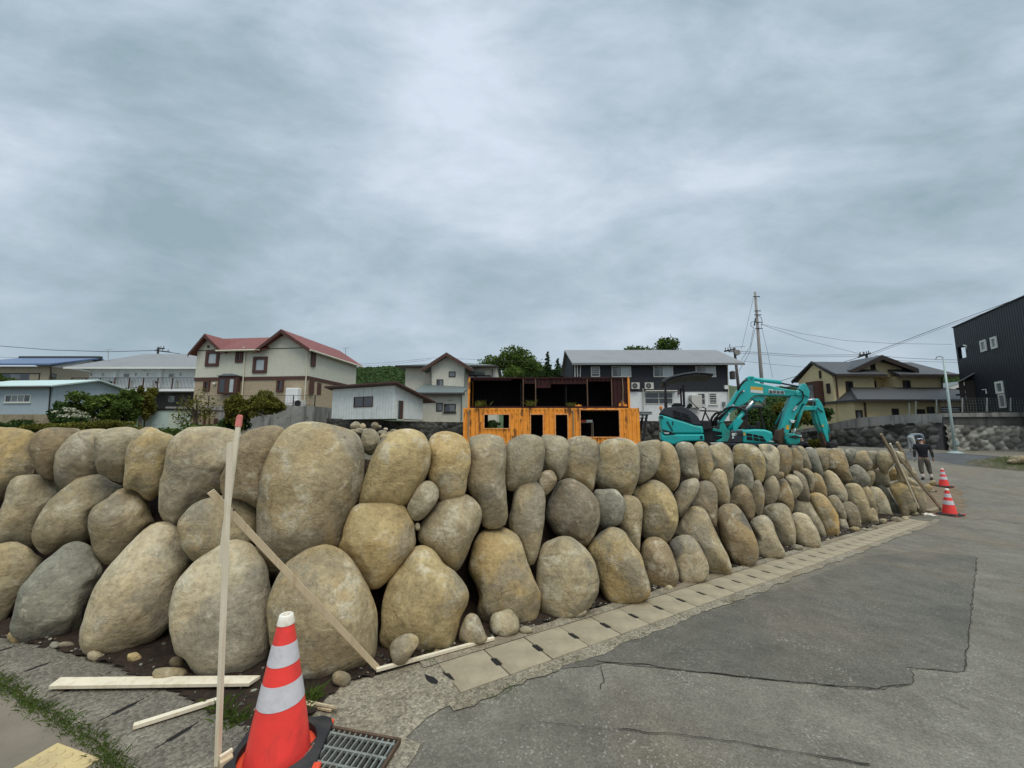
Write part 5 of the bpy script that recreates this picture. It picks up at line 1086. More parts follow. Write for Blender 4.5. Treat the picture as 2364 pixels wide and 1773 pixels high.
# ------------------------------------------------------------------ black house at the right
def black_house():
    # the long wall comes from the far left corner towards the viewer
    c = P(2200, 757, 30); d = Vector((-.44, .90)).normalized(); d = Vector((.48, .877)); q = Vector((c.x, c.y)) - d.normalized() * 9.5
    f = Fac.__new__(Fac); f.p = Vector((c.x, c.y)); f.d = (-d).normalized(); f.len = 9.5; n = Vector((f.d.y, -f.d.x)); f.n = n if n.dot(-f.p) > 0 else -n
    zt = c.z; zb = f.kz(2230, 951)[1] - .8; L = 9.5; B = -8.0
    t = thing('house', 'tall black metal clad house with small white framed windows', 'house', f.w(4, zb))
    r = f.rect('J8', 778, 530, 846, 640); kA = f.kz(*px('J8', [(862, 560)])[0])[0]; kB = f.kz(*px('J8', [(905, 600)])[0])[0]
    z_o, z_p = f.kz(*px('J8', [(815, 528)])[0])[1], f.kz(*px('J8', [(815, 636)])[0])[1]; zund = f.kz(*px('J8', [(830, 838)])[0])[1]
    mb = MB(); f.box(mb, kB, L, zb, zt, B, 0); f.box(mb, 0, kB, z_o, zt - .001, B, -.001); f.box(mb, 0, kB, zund, z_p, B, -.002); f.box(mb, 0, .22, z_p, z_o, -.22, -.003); f.box(mb, kA, kB, z_p, z_o, B, -.004); obj('wall', mb, M['blackmetal'], t)
    mb = MB(); f.box(mb, -.06, L, zt, zt + .07, B, .06); obj('roof_edge', mb, M['blackiron'], t)
    for (x0, y0, x1, y1) in ((997, 470, 1050, 572), (1088, 442, 1142, 546), (1130, 830, 1197, 937)): window(f, t, 'J8', x0, y0, x1, y1, M['whitetrim'], M['glassm'], 0, .13, out=.06)
    window(f, t, 'J8', 1158, 940, 1216, 1062, M['acw'], M['glassm'], 0, .1, out=.05)
    mb = MB(); f.tube(mb, 'J8', '880,515 905,520 900,545', .05, .2); obj('wall_lamp', mb, M['whitetrim'], t)
    mb = MB(); f.tube(mb, 'J8', '1020,905 1050,900 1058,938', .04, .06); obj('vent_pipe', mb, M['acw'], t)
    # porch with slatted posts under the overhang
    g = Fac(2214, 29.2, 2262, 28.4)
    p = thing('porch', 'dark timber porch with upright slats below the black house overhang', 'porch', g.w(.8, zb))
    mb = MB(); q = [g.kz(*w) for w in px('J8', [(826, 840), (962, 812)])]; mb.slab([g.w(q[0][0] - .1, q[0][1], .4), g.w(q[1][0] + .2, q[0][1] + .75, .4), g.w(q[1][0] + .2, q[0][1] + .75, -1.5), g.w(q[0][0] - .1, q[0][1], -1.5)], (0, 0, .08)); obj('porch_roof', mb, M['greyroof'], p)
    for x in (838, 890, 938, 985): k = g.kz(*px('J8', [(x, 950)])[0])[0]; mb = MB(); g.box(mb, k - .13, k + .13, zb - .5, q[0][1] + .1, -.2, .05); obj('post', mb, M['timber'], p)
    mb = MB(); g.box(mb, -.1, g.len, q[0][1] - 1.0, q[0][1] - .85, -.15, .0); obj('rail', mb, M['timber'], p)
black_house()
def far_house():
    f = Fac(2172, 44, 2290, 44); W_ = lambda x, y: f.kz(*px('J8', [(x, y)])[0])
    t = thing('house', 'low grey roofed house glimpsed between the yellow and the black house', 'house', f.w(2, W_(700, 990)[1]))
    a, b, c = W_(650, 905), W_(830, 845), W_(990, 905); zb = W_(700, 1000)[1]
    mb = MB(); f.box(mb, a[0] + .4, c[0], zb, a[1], -6, 0); obj('wall', mb, M['beige'], t)
    gable_roof(f, a[0], c[0], b[0], -6.5, .6, a[1], b[1], .2, .2, M['greenroof'], t, trim=M['acw'])
far_house()
# ------------------------------------------------------------------ rusty orange containers
def rust_material():
    m = bpy.data.materials.new('rusted_orange_paint'); m.use_nodes = True; N = NT(m.node_tree); tc = N.n('ShaderNodeTexCoord').outputs['Object']
    mp = N.n('ShaderNodeMapping'); N.link(tc, mp.inputs[0]); mp.inputs['Scale'].default_value = (2.6, 2.6, .38)
    s1 = N.noise(mp.outputs[0], 1.4, 7, .66, .4); s2 = N.noise(tc, 1.1, 5, .6, .3); n3 = N.noise(tc, 9, 6, .7)
    c = N.ramp(N.noise(tc, 2.0, 5), [(.3, (.80, .275, .022)), (.7, (.92, .36, .045))])
    f = N.ramp(N.math('ADD', s1, N.math('MULTIPLY', N.math('SUBTRACT', s2, .5), .55)), [(.53, 0.0), (.62, .85)])
    c = N.mix(f, c, N.ramp(n3, [(.3, (.03, .014, .010)), (.7, (.20, .075, .022))]))
    c = N.mix(N.ramp(n3, [(.62, 0.0), (.72, .6)]), c, (.25, .08, .02))
    b = N.n('ShaderNodeBsdfPrincipled'); N.link(c, b.inputs['Base Color']); b.inputs['Roughness'].default_value = .75
    bp = N.n('ShaderNodeBump'); bp.inputs['Distance'].default_value = .01; N.link(n3, bp.inputs['Height']); N.link(bp.outputs[0], b.inputs['Normal'])
    o = N.n('ShaderNodeOutputMaterial'); N.link(b.outputs[0], o.inputs[0]); return m
M['rust'] = rust_material()
M['maroon'] = mat('maroon_primer_steel', (.040, .009, .009), .8, .3, 3, dirt=((.012, .006, .006), .7, 2))
M['orangetrim'] = mat('orange_steel_edge', (.80, .36, .12), .7, .15, 8, dirt=((.30, .12, .04), .6, 5))
M['studs'] = mat('rusty_stud', (.14, .085, .055), .9, .3, 8)
M['inside'] = mat('near_black_interior', (.012, .009, .009), .95, .3, 2)
def corrugated(fac, k0, k1, z0, z1, holes, o, pitch=.30, dep=.045, sign=1):
    mb = MB(); prof = [0, .28, .36, .64, .72, 1.0]; ks = set()
    n = int((k1 - k0) / pitch) + 1
    for i in range(n):
        for q in (0, .36, .5, .86): ks.add(round(k0 + pitch * (i + q), 4))
    ks |= {k0, k1} | {h[0] for h in holes} | {h[1] for h in holes}; ks = sorted(k for k in ks if k0 <= k <= k1)
    def off(k):
        q = ((k - k0) / pitch) % 1.0
        return o + sign * dep * (0 if q < .36 else (q - .36) / .14 if q < .5 else 1 if q < .86 else (1 - q) / .14)
    for a, b in zip(ks[:-1], ks[1:]):
        m = (a + b) / 2; spans = [(z0, z1)]
        for h in holes:
            if h[0] < m < h[1]:
                spans = [s for (p, q) in spans for s in ((p, min(q, h[2])), (max(p, h[3]), q)) if s[1] - s[0] > 1e-4]
        for p, q in spans: mb.quad(fac.w(a, p, off(a)), fac.w(b, p, off(b)), fac.w(b, q, off(b)), fac.w(a, q, off(a)))
    return mb
def containers():
    f = Fac(1070, 26.6, 1475, 26.6); k1 = f.len; z1 = f.kz(1200, 942)[1]; z0 = z1 - 2.59; D = -2.44
    t = thing('shipping_container', 'lower rusty orange container with cut window and door openings', 'container', f.w(k1 / 2, z0), 'stacked orange containers')
    H = [f.rect('J4', *h) for h in ((315, 818, 577, 960), (810, 818, 937, 1200), (1075, 818, 1199, 1200), (1338, 768, 1748, 1052))]
    H[1] = (H[1][0], H[1][1], z0 + .25, H[1][3]); H[2] = (H[2][0], H[2][1], z0 + .25, H[2][3])
    obj('front_wall', corrugated(f, .1, k1 - .1, z0 + .15, z1 - .12, H, -.03), M['rust'], t, norm=False)
    back = [(H[0][0] + .1, H[0][1] - .45, H[0][2] - .1, H[0][3] + .15)]
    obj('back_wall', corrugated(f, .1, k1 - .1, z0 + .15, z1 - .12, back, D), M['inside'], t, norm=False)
    mb = MB(); f.box(mb, 0, k1, z0, z0 + .15, D, 0); f.box(mb, 0, k1, z1 - .12, z1, -.12, .01); f.box(mb, 0, k1, z1 - .12, z1, D, D + .12)
    for k in (0, k1 - .12): f.box(mb, k, k + .12, z0 + .15, z1 - .12, -.12, .012); f.box(mb, k, k + .12, z0 + .15, z1 - .12, D, D + .12)
    obj('frame', mb, M['rust'], t)
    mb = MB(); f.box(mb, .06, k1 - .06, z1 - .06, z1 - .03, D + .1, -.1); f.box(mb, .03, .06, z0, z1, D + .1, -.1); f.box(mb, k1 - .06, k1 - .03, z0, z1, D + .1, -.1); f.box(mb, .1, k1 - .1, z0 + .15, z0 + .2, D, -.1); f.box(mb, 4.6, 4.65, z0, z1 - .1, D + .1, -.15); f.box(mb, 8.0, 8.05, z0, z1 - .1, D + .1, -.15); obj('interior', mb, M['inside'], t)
    for h in H:
        mb = MB(); w = .07
        f.box(mb, h[0] - w, h[0], h[2], h[3] + w, -.06, .05); f.box(mb, h[1], h[1] + w, h[2], h[3] + w, -.06, .05); f.box(mb, h[0], h[1], h[3], h[3] + w, -.06, .048); f.box(mb, h[0] - w, h[1] + w, h[2] - w, h[2], -.06, .046); obj('opening_frame', mb, M['orangetrim'], t)
    for pts in ('170,772 148,785 146,1060', '1235,770 1258,785 1262,1045'): mb = MB(); f.tube(mb, 'J4', pts, .05, .08); obj('downpipe', mb, M['woodg'], t)
    u = Fac(1080, 26.85, 1455, 26.85); ku = u.len; zu0 = z1 + .02; zu1 = u.kz(1300, 870.5)[1]
    t2 = thing('shipping_container', 'upper rusty container with its long side cut away, dark inside', 'container', u.w(ku / 2, zu0), 'stacked orange containers')
    mb = MB()
    for k in (0, ku - .14): u.box(mb, k, k + .14, zu0, zu1, -.14, .012); u.box(mb, k, k + .14, zu0, zu1, D, D + .14)
    obj('corner_posts', mb, M['rust'], t2)
    mb = MB(); u.box(mb, .14, ku - .14, zu1 - .10, zu1 - .01, -.12, 0); u.box(mb, .14, ku - .14, zu0, zu0 + .12, -.12, 0); u.box(mb, 0, ku, zu0, zu0 + .1, D, -.14); obj('rails', mb, M['maroon'], t2)
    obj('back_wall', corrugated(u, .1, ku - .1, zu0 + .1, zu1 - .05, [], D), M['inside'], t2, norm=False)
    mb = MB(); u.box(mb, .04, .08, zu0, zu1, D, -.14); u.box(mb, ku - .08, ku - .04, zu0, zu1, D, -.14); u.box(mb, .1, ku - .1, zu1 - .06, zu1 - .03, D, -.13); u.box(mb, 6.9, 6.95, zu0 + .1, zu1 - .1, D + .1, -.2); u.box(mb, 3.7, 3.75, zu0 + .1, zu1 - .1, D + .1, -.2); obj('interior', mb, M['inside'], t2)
    for x0, y0, x1, y1 in ((190, 425, 600, 452), (722, 425, 862, 486), (862, 425, 1022, 532), (1022, 425, 1412, 490), (1412, 425, 1670, 460)):
        kk = u.rect('J4', x0, y0, x1, y1); obj('lintel_panel', corrugated(u, kk[0], kk[1], kk[2], zu1 - .08, [], -.10), M['maroon'], t2, norm=False)
    kk = u.rect('J4', 1672, 425, 1845, 740); obj('side_panel', corrugated(u, kk[0], kk[1], zu0 + .1, zu1 - .08, [], -.10), M['maroon'], t2, norm=False)
    for x in (728, 860, 1412, 1672): k = u.kz(*px('J4', [(x, 600)])[0])[0]; mb = MB(); u.box(mb, k - .035, k + .035, zu0 + .1, zu1 - .08, -.09, -.02); obj('stud', mb, M['studs'], t2)
    mb = MB(); u.poly(mb, 'J4', '1745,742 1748,700 1765,690 1775,665 1785,690 1800,680 1808,712 1822,700 1836,720 1838,742', -.06, -.04); u.poly(mb, 'J4', '1282,742 1284,708 1300,716 1318,705 1340,715 1352,708 1356,742', -.06, -.04); obj('torn_skirt', mb, M['rust'], t2)
    k = u.kz(*px('J4', [(1788, 550)])[0])[0]; mb = MB(); u.tube(mb, 'J4', '1782,430 1790,540 1788,690', .03, -.01, 5); obj('hanging_strip', mb, M['woodg'], t2)
    # table with things on it inside
    kk = f.rect('J4', 1350, 872, 1506, 1040); tb = thing('table', 'table with white and red boxes inside the container window', 'table', f.w((kk[0] + kk[1]) / 2, z0 + .2, -1.2))
    mb = MB(); zt = kk[3] - .2; f.box(mb, kk[0], kk[1], zt, zt + .04, -1.5, -.9); obj('table_top', mb, M['woodg'], tb)
    for k in (kk[0] + .04, kk[1] - .04):
        for o in (-1.45, -.95): mb = MB(); f.box(mb, k - .03, k + .03, z0 + .2, zt, o - .03, o + .03); obj('leg', mb, M['woodg'], tb)
    bx = MB(); f.box(bx, kk[1] - .5, kk[1] - .05, zt + .041, zt + .22, -1.3, -.95); tag(obj('box', bx, M['white']), 'white box on the table inside the container', 'box')
    bx = MB(); f.box(bx, kk[1] - 1.0, kk[1] - .55, zt + .041, zt + .2, -1.3, -.95); tag(obj('box', bx, M['orange']), 'red box on the table inside the container', 'box')
    # steel stair at the right end
    st = thing('steel_stair', 'dark steel stair and grey landing at the right end of the containers', 'stair', f.w(k1 + 1, z0))
    kk = f.rect('J4', 1955, 780, 2108, 814); mb = MB(); f.box(mb, k1 + .05, kk[1], kk[2], kk[3] - .02, -1.4, -.2); obj('landing', mb, M['greenroof'], st)
    mb = MB(); f.tube(mb, 'J4', '1958,875 2040,815', .05, -.3); obj('brace', mb, M['steel'], st)
    a, b = f.kz(*px('J4', [(2060, 820)])[0]), f.kz(*px('J4', [(2005, 1090)])[0])
    for o in (-1.2, -.35): mb = MB(); mb.bar(f.w(a[0], a[1], o), f.w(b[0], b[1] - .6, o), .05, .16); obj('stringer', mb, M['blackiron'], st)
    for i in range(12):
        q = i / 11; k = a[0] + (b[0] - a[0]) * q; z = a[1] + (b[1] - .6 - a[1]) * q; mb = MB(); f.box(mb, k - .28, k + .12, z, z + .03, -1.2, -.35); obj('tread', mb, M['blackiron'], st)
containers()
# garden storage box and shelter by the concrete wall
def garden_things():
    f = Fac(328, 24, 408, 24); s = Fac(408, 24, 417, 25.6); kk = f.rect('N', 238, 395, 925, 790)
    t = thing('storage_cabinet', 'pale mint steel storage cabinet with a dark lid in the garden', 'cabinet', f.w((kk[0] + kk[1]) / 2, kk[2]))
    mb = MB(); f.box(mb, kk[0], kk[1], kk[2] - .2, kk[3], -1.0, 0); obj('body', mb, mat('mint_steel', (.50, .56, .47), .6, .08, 4, dirt=((.36, .40, .31), .5, 1.5)), t, bevel=.03)
    mb = MB(); f.box(mb, kk[0] - .05, kk[1] + .05, kk[3] + .002, kk[3] + .09, -1.05, .08); obj('lid', mb, M['blackiron'], t)
    for x0, x1 in ((440, 592), (600, 745)): k = f.rect('N', x0, 430, x1, 760); mb = MB(); f.box(mb, k[0], k[1], k[2] - .1, k[3], .001, .02); d = obj('door', mb, M['mint'], t); mb = MB(); f.box(mb, (k[0] + k[1]) / 2 - .08, (k[0] + k[1]) / 2 + .08, k[2] + .25, k[2] + .28, .02, .05); obj('handle', mb, M['acw'], d)
    g = Fac(418, 26, 494, 26); kk = g.rect('N', 1010, 415, 1640, 760)
    t = thing('lean_to', 'open weathered timber lean-to stacked with junk against the concrete wall', 'lean-to', g.w(1, kk[2]))
    mb = MB(); g.box(mb, kk[0], kk[1], kk[3], kk[3] + .07, -1.2, .2); obj('roof', mb, M['brown'], t)
    for x in (1030, 1070, 1240, 1430, 1530, 1620): k = g.kz(*px('N', [(x, 600)])[0])[0]; mb = MB(); g.box(mb, k - .06, k + .06, kk[2] - .3, kk[3] - .002, -.05, .08); obj('post', mb, M['woodg'], t)
    for x0, y0, x1, y1, m in ((1100, 430, 1155, 620, 'void'), (1165, 445, 1240, 520, 'acw'), (1155, 540, 1235, 620, 'void'), (1040, 640, 1220, 720, 'woodg'), (1250, 450, 1420, 640, 'woodg'), (1510, 440, 1550, 560, 'acw'), (1440, 560, 1620, 700, 'brown'), (1555, 440, 1620, 560, 'beige'), (1160, 660, 1215, 710, 'whitetrim')):
        fbox('shelf_box', g, 'N', x0, y0, x1, y1, -.5, -.06 + .01 * rnd.random(), M[m], t)
garden_things()
# ------------------------------------------------------------------ excavators
M['teal'] = mat('teal_machine_paint', (.012, .425, .405), .36, .07, 3, spec=.5, dirt=((.045, .20, .165), .45, 3))
M['tealdirty'] = mat('muddy_teal_paint', (.012, .29, .25), .55, .2, 6, .002, 30, dirt=((.10, .085, .055), .75, 5))
M['hood'] = mat('dark_grey_hood', (.040, .044, .052), .5, .12, 6, .0005, 80)
M['mblack'] = mat('machine_black', (.016, .016, .018), .5, .25, 10, dirt=((.06, .05, .04), .4, 8))
M['canopy'] = mat('canopy_grey_plastic', (.050, .056, .060), .45, .1, 5)
M['chrome'] = mat('chrome_rod', (.72, .74, .76), .22, .05, 20, metal=.6)
M['hose'] = mat('hydraulic_hose', (.014, .014, .015), .45, .2, 30)
M['rusty'] = mat('muddy_rust', (.085, .055, .035), .9, .35, 10, .004, 40)
M['sticker'] = mat('yellow_sticker', (.70, .42, .06), .5, .12, 20)
M['stickerw'] = mat('white_sticker', (.66, .72, .70), .5, .08, 20)
M['beacon'] = mat('orange_beacon_lens', (.75, .24, .03), .3, .1, 20)
M['lens'] = mat('lamp_lens', (.55, .55, .52), .15, .1, 20, spec=.8)
def text_mesh(body, size, depth=.004):
    cu = bpy.data.curves.new('lettering', 'FONT'); cu.body = body; cu.size = size; cu.extrude = depth; cu.align_x = 'LEFT'; cu.offset = .004
    o = bpy.data.objects.new('lettering', cu); C.objects.link(o); dg = bpy.context.evaluated_depsgraph_get(); dg.update()
    me = bpy.data.meshes.new_from_object(o.evaluated_get(dg)); bpy.data.objects.remove(o); bpy.data.curves.remove(cu); return me
def excavator_front():
    f = Fac(1522, 10.4, 1880, 9.25); t = thing('excavator', 'teal mini excavator with a grey canopy, its lettered boom bent over to the right', 'excavator', f.w(.6, -1.35, -.7), 'teal excavators behind the wall')
    def part(name, reg, pts, o0, o1, m, bevel=.015, parent=t, **kw): mb = MB(); f.poly(mb, reg, pts, o0, o1); return obj(name, mb, M[m], parent, bevel=bevel, **kw)
    def tube(name, reg, pts, r, o, m, parent=t, n=12): mb = MB(); f.tube(mb, reg, pts, r, o, n); return obj(name, mb, M[m], parent, smooth=True)
    part('undercarriage', 'L', '150,1500 1300,1500 1300,1760 150,1760', -1.45, -.05, 'mblack'); 
    body = part('counterweight_body', 'L', '108,930 250,962 400,1012 600,1067 830,1147 985,1167 1003,1322 430,1327 200,1352 145,1240', -1.35, 0, 'teal', .05)
    part('lower_skirt', 'L', '132,1285 200,1356 430,1332 1010,1330 1016,1470 600,1476 520,1500 400,1545 210,1500 138,1450', -1.36, .015, 'teal', .04)
    h = part('engine_hood', 'L', '122,888 200,800 380,775 580,770 700,820 800,892 880,972 930,1062 958,1142 820,1140 600,1060 400,1005 250,955 125,908', -1.3, -.01, 'hood', .07)
    for q in ('385,850 450,868 452,893 388,874', '465,872 530,890 530,914 468,896', '550,895 680,940 700,962 552,915', '392,905 458,922 460,946 396,930', '474,928 535,946 540,968 478,950', '560,950 720,995 742,1020 562,972', '402,962 560,1003 580,1030 405,986', '600,1015 745,1055 765,1078 606,1042'):
        part('hood_vent', 'L', q, -.02, .012, 'void', 0, h)
    for i in range(6): y = 1072 + i * 33; x = 248 + i * 19; part('side_louver', 'L', [(x, y), (x + 32, y), (x + 40, y + 24), (x + 10, y + 24)], -.02, .014, 'void', 0, body)
    part('door_latch', 'L', '368,1070 386,1070 388,1150 370,1150', -.02, .016, 'void', 0, body)
    l = part('side_lamp', 'L', '160,1230 230,1248 330,1275 435,1325 220,1330', -.02, .02, 'mblack', 0, body); part('lens', 'L', '195,1290 300,1294 300,1322 225,1326', .018, .028, 'lens', 0, l)
    for y in (962, 984, 1004): part('rear_slot', 'L', [(112, y - 8), (185, y + 8), (185, y + 18), (114, y + 2)], -.02, .014, 'void', 0, body)
    for y in (1358, 1382, 1408): part('vent_slot', 'L', [(928, y), (980, y), (980, y + 16), (928, y + 16)], -.02, .026, 'void', 0, body)
    # canopy
    can = part('canopy', 'L', '150,292 154,240 260,182 400,140 600,97 830,66 1000,76 1180,96 1216,130 1190,138 1000,112 830,108 600,140 420,182 300,222 215,292', -1.35, .02, 'canopy', .03)
    part('canopy_lining', 'L', '212,302 300,236 420,194 600,152 830,120 1000,126 1192,150 1100,150 830,140 600,168 420,206 300,250 235,306', -1.34, -.0, 'mblack', 0, can)
    part('canopy_post', 'L', '215,300 246,300 280,790 212,790', -.25, -.15, 'mblack'); part('canopy_post', 'L', '582,318 632,318 650,770 606,770', -.35, -.25, 'mblack'); part('canopy_post', 'L', '590,318 628,318 648,770 610,770', -1.25, -1.15, 'mblack')
    part('seat', 'L', '385,775 392,705 420,682 540,682 600,705 625,740 650,790', -.95, -.45, 'mblack', .05)
    part('control_console', 'L', '660,800 740,735 752,685 800,665 845,685 852,735 800,765 715,825', -1.1, -.9, 'mblack')
    tube('control_lever', 'L', '770,570 870,680 985,790', .012, -.9, 'mblack'); tube('guard_rail', 'L', '935,850 1300,860 1330,890 1310,960', .018, -.2, 'mblack'); tube('guard_rail', 'L', '1000,1050 1055,880 1070,800 1000,770', .018, -.25, 'mblack'); tube('guard_rail', 'L', '1060,880 1150,1060', .018, -.25, 'mblack')
    tube('hand_rail', 'L', '270,670 340,680 348,715', .012, -.2, 'steel')
    b = part('beacon', 'L', '110,822 105,775 125,758 160,762 175,790 168,825', -.2, -.08, 'beacon', .03); part('bracket', 'L', '125,822 160,825 150,870 130,870', -.16, -.12, 'steel', 0, b)
    part('floor_plate', 'L', '955,1050 1160,1060 1180,1220 1010,1250 960,1160', -1.2, -.1, 'mblack'); part('swing_frame', 'L', '1005,1200 1400,1170 1440,1480 1020,1480', -.95, -.25, 'mblack')
    # swing post
    part('swing_bracket', 'J9', '60,1145 75,1085 190,1120 230,1010 300,990 360,1120 420,1150 400,1290 360,1360 120,1362 260,1290 250,1250 100,1250 260,1230 250,1180', -.62, -.18, 'tealdirty')
    part('blade_edge', 'J9', '0,1380 240,1376 240,1392 0,1396', -.9, .1, 'whitetrim', 0)
    # boom
    bm_ = part('boom', 'J9', '195,985 250,890 370,660 480,500 600,300 700,180 770,105 772,60 830,35 920,45 938,100 930,160 1060,190 1250,230 1500,290 1740,330 1850,350 1850,425 1760,435 1650,442 1000,432 920,442 860,485 800,552 700,622 590,662 480,745 380,850 320,950 300,985', -.55, -.28, 'teal', .02)
    part('cylinder_lug', 'J9', '860,490 950,455 1110,448 1152,490 1085,592 1040,540 985,560 930,530', -.50, -.33, 'teal', .02, bm_)
    part('pivot_pin', 'J9', '848,62 872,52 892,66 890,92 866,100 848,86', -.29, -.255, 'tealdirty', 0, bm_)
    tube('arm_cylinder', 'J9', '925,92 1080,112 1490,162', .052, -.40, 'teal', bm_); tube('arm_cylinder_rod', 'J9', '1490,175 1850,245', .022, -.40, 'mblack', bm_)
    tube('boom_cylinder', 'J9', '395,1140 560,960 715,765', .058, -.30, 'teal', bm_); tube('boom_cylinder_rod', 'J9', '715,765 900,545', .034, -.30, 'chrome', bm_); tube('boom_cylinder', 'J9', '770,770 960,560', .03, -.45, 'teal', bm_)
    part('cylinder_guard', 'J9', '480,985 595,885 690,950 530,1168 480,1130', -.3, -.22, 'teal', .01)
    s = part('warning_plate', 'J9', '843,252 1090,268 1092,332 843,312', -.285, -.274, 'sticker', 0, bm_); part('warning_plate', 'J9', '843,314 1092,334 1096,392 843,372', -.285, -.274, 'stickerw', 0, bm_)
    pass
    # lettering plates, one glyph each
    me = text_mesh('\u756a\u8208\u696d\u6a5f', 1.0, .02); xs = [v.co.x for v in me.vertices]; ys = [v.co.y for v in me.vertices]; x0, x1, y0, y1 = min(xs), max(xs), min(ys), max(ys)
    a, b2, c2 = f.kz(*px('J9', [(1218, 385)])[0]), f.kz(*px('J9', [(1518, 405)])[0]), f.kz(*px('J9', [(1218, 322)])[0])
    mb = MB(); vs = []
    for v in me.vertices:
        p, q = (v.co.x - x0) / (x1 - x0), (v.co.y - y0) / (y1 - y0)
        vs.append(f.w(a[0] + (b2[0] - a[0]) * p, a[1] + (b2[1] - a[1]) * p + (c2[1] - a[1]) * q, -.262 + v.co.z * .1))
    mb.add(vs, [tuple(p.vertices) for p in me.polygons])
    part('lettering_plate', 'J9', '1208,308 1285,308 1290,322 1525,340 1530,410 1440,410 1210,388', -.285, -.270, 'stickerw', 0, bm_); obj('lettering', mb, M['hood'], bm_)
    # arm
    ar = part('arm', 'J9', '1900,192 1930,182 2000,260 2052,350 2042,450 1990,602 1960,612 1900,600 1840,702 1780,805 1720,962 1690,1002 1620,1192 1530,1192 1420,1190 1480,1000 1540,800 1600,620 1655,450 1760,440 1850,290', -.54, -.29, 'teal', .02)
    part('arm_side_plate', 'J9', '1745,372 1835,372 1900,192 1960,200 2040,360 2010,470 1920,420 1850,440 1760,425', -.58, -.25, 'teal', .01, ar)
    tube('bucket_cylinder', 'J9', '1955,600 1880,830 1800,1085', .042, -.42, 'teal', ar); tube('bucket_cylinder_rod', 'J9', '1795,1085 1755,1210', .024, -.42, 'chrome', ar)
    tube('service_pipe', 'J9', '1640,640 1560,780 1430,1010', .028, -.6, 'teal', ar, 8); tube('service_hose', 'J9', '1560,740 1500,930 1420,1040 1385,1110 1360,1240', .02, -.55, 'hose', ar, 8)
    part('warning_plate', 'J9', '1570,1030 1632,1030 1625,1125 1560,1118', -.295, -.284, 'sticker', 0, ar); part('arm_lamp', 'J9', '1625,925 1740,935 1715,990 1660,985', -.31, -.24, 'stickerw', .01, ar)
    part('mud_stain', 'J9', '1480,1080 1530,1100 1520,1185 1440,1330 1430,1240', -.30, -.275, 'rusty', 0, ar)
    bk = part('bucket', 'J9', '1505,1205 1560,1182 1830,1240 1812,1282 1802,1392 1692,1432 1600,1432 1540,1390 1500,1300', -.72, -.12, 'tealdirty', .03)
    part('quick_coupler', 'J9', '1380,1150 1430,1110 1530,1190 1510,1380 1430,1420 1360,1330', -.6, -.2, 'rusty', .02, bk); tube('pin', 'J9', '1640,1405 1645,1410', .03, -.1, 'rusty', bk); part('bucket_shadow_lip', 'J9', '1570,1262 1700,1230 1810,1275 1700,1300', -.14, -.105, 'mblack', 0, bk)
    # hoses
    for pts, r, o in (('30,1010 60,880 130,800 250,755', .03, -.25), ('90,1050 120,900 220,800 340,700 450,660 600,675 735,745 762,830 685,890', .026, -.24), ('140,1060 160,930 260,830 350,770', .026, -.28), ('60,1100 90,960 160,860 300,740 330,690', .022, -.3), ('590,330 640,230 720,140 785,110', .03, -.3), ('200,930 330,800 480,640 610,410 690,320', .016, -.26),
                      ('1520,285 1640,275 1800,310 1880,360 1905,430 1870,540 1760,640', .016, -.23), ('10,1200 60,1060 180,860', .03, -.35)):
        tube('hose', 'J9', pts, r, o, 'hose', n=8)
    for x, y in ((1755, 650), (1735, 690), (1705, 722), (430, 655), (480, 630), (400, 800), (690, 345)): p = f.pt(*px('J9', [(x, y)])[0], -.26); mb = MB(); mb.box(p.x - .02, p.x + .02, p.y - .03, p.y + .02, p.z - .018, p.z + .018); obj('hose_clamp', mb, M['chrome'], t)
excavator_front()
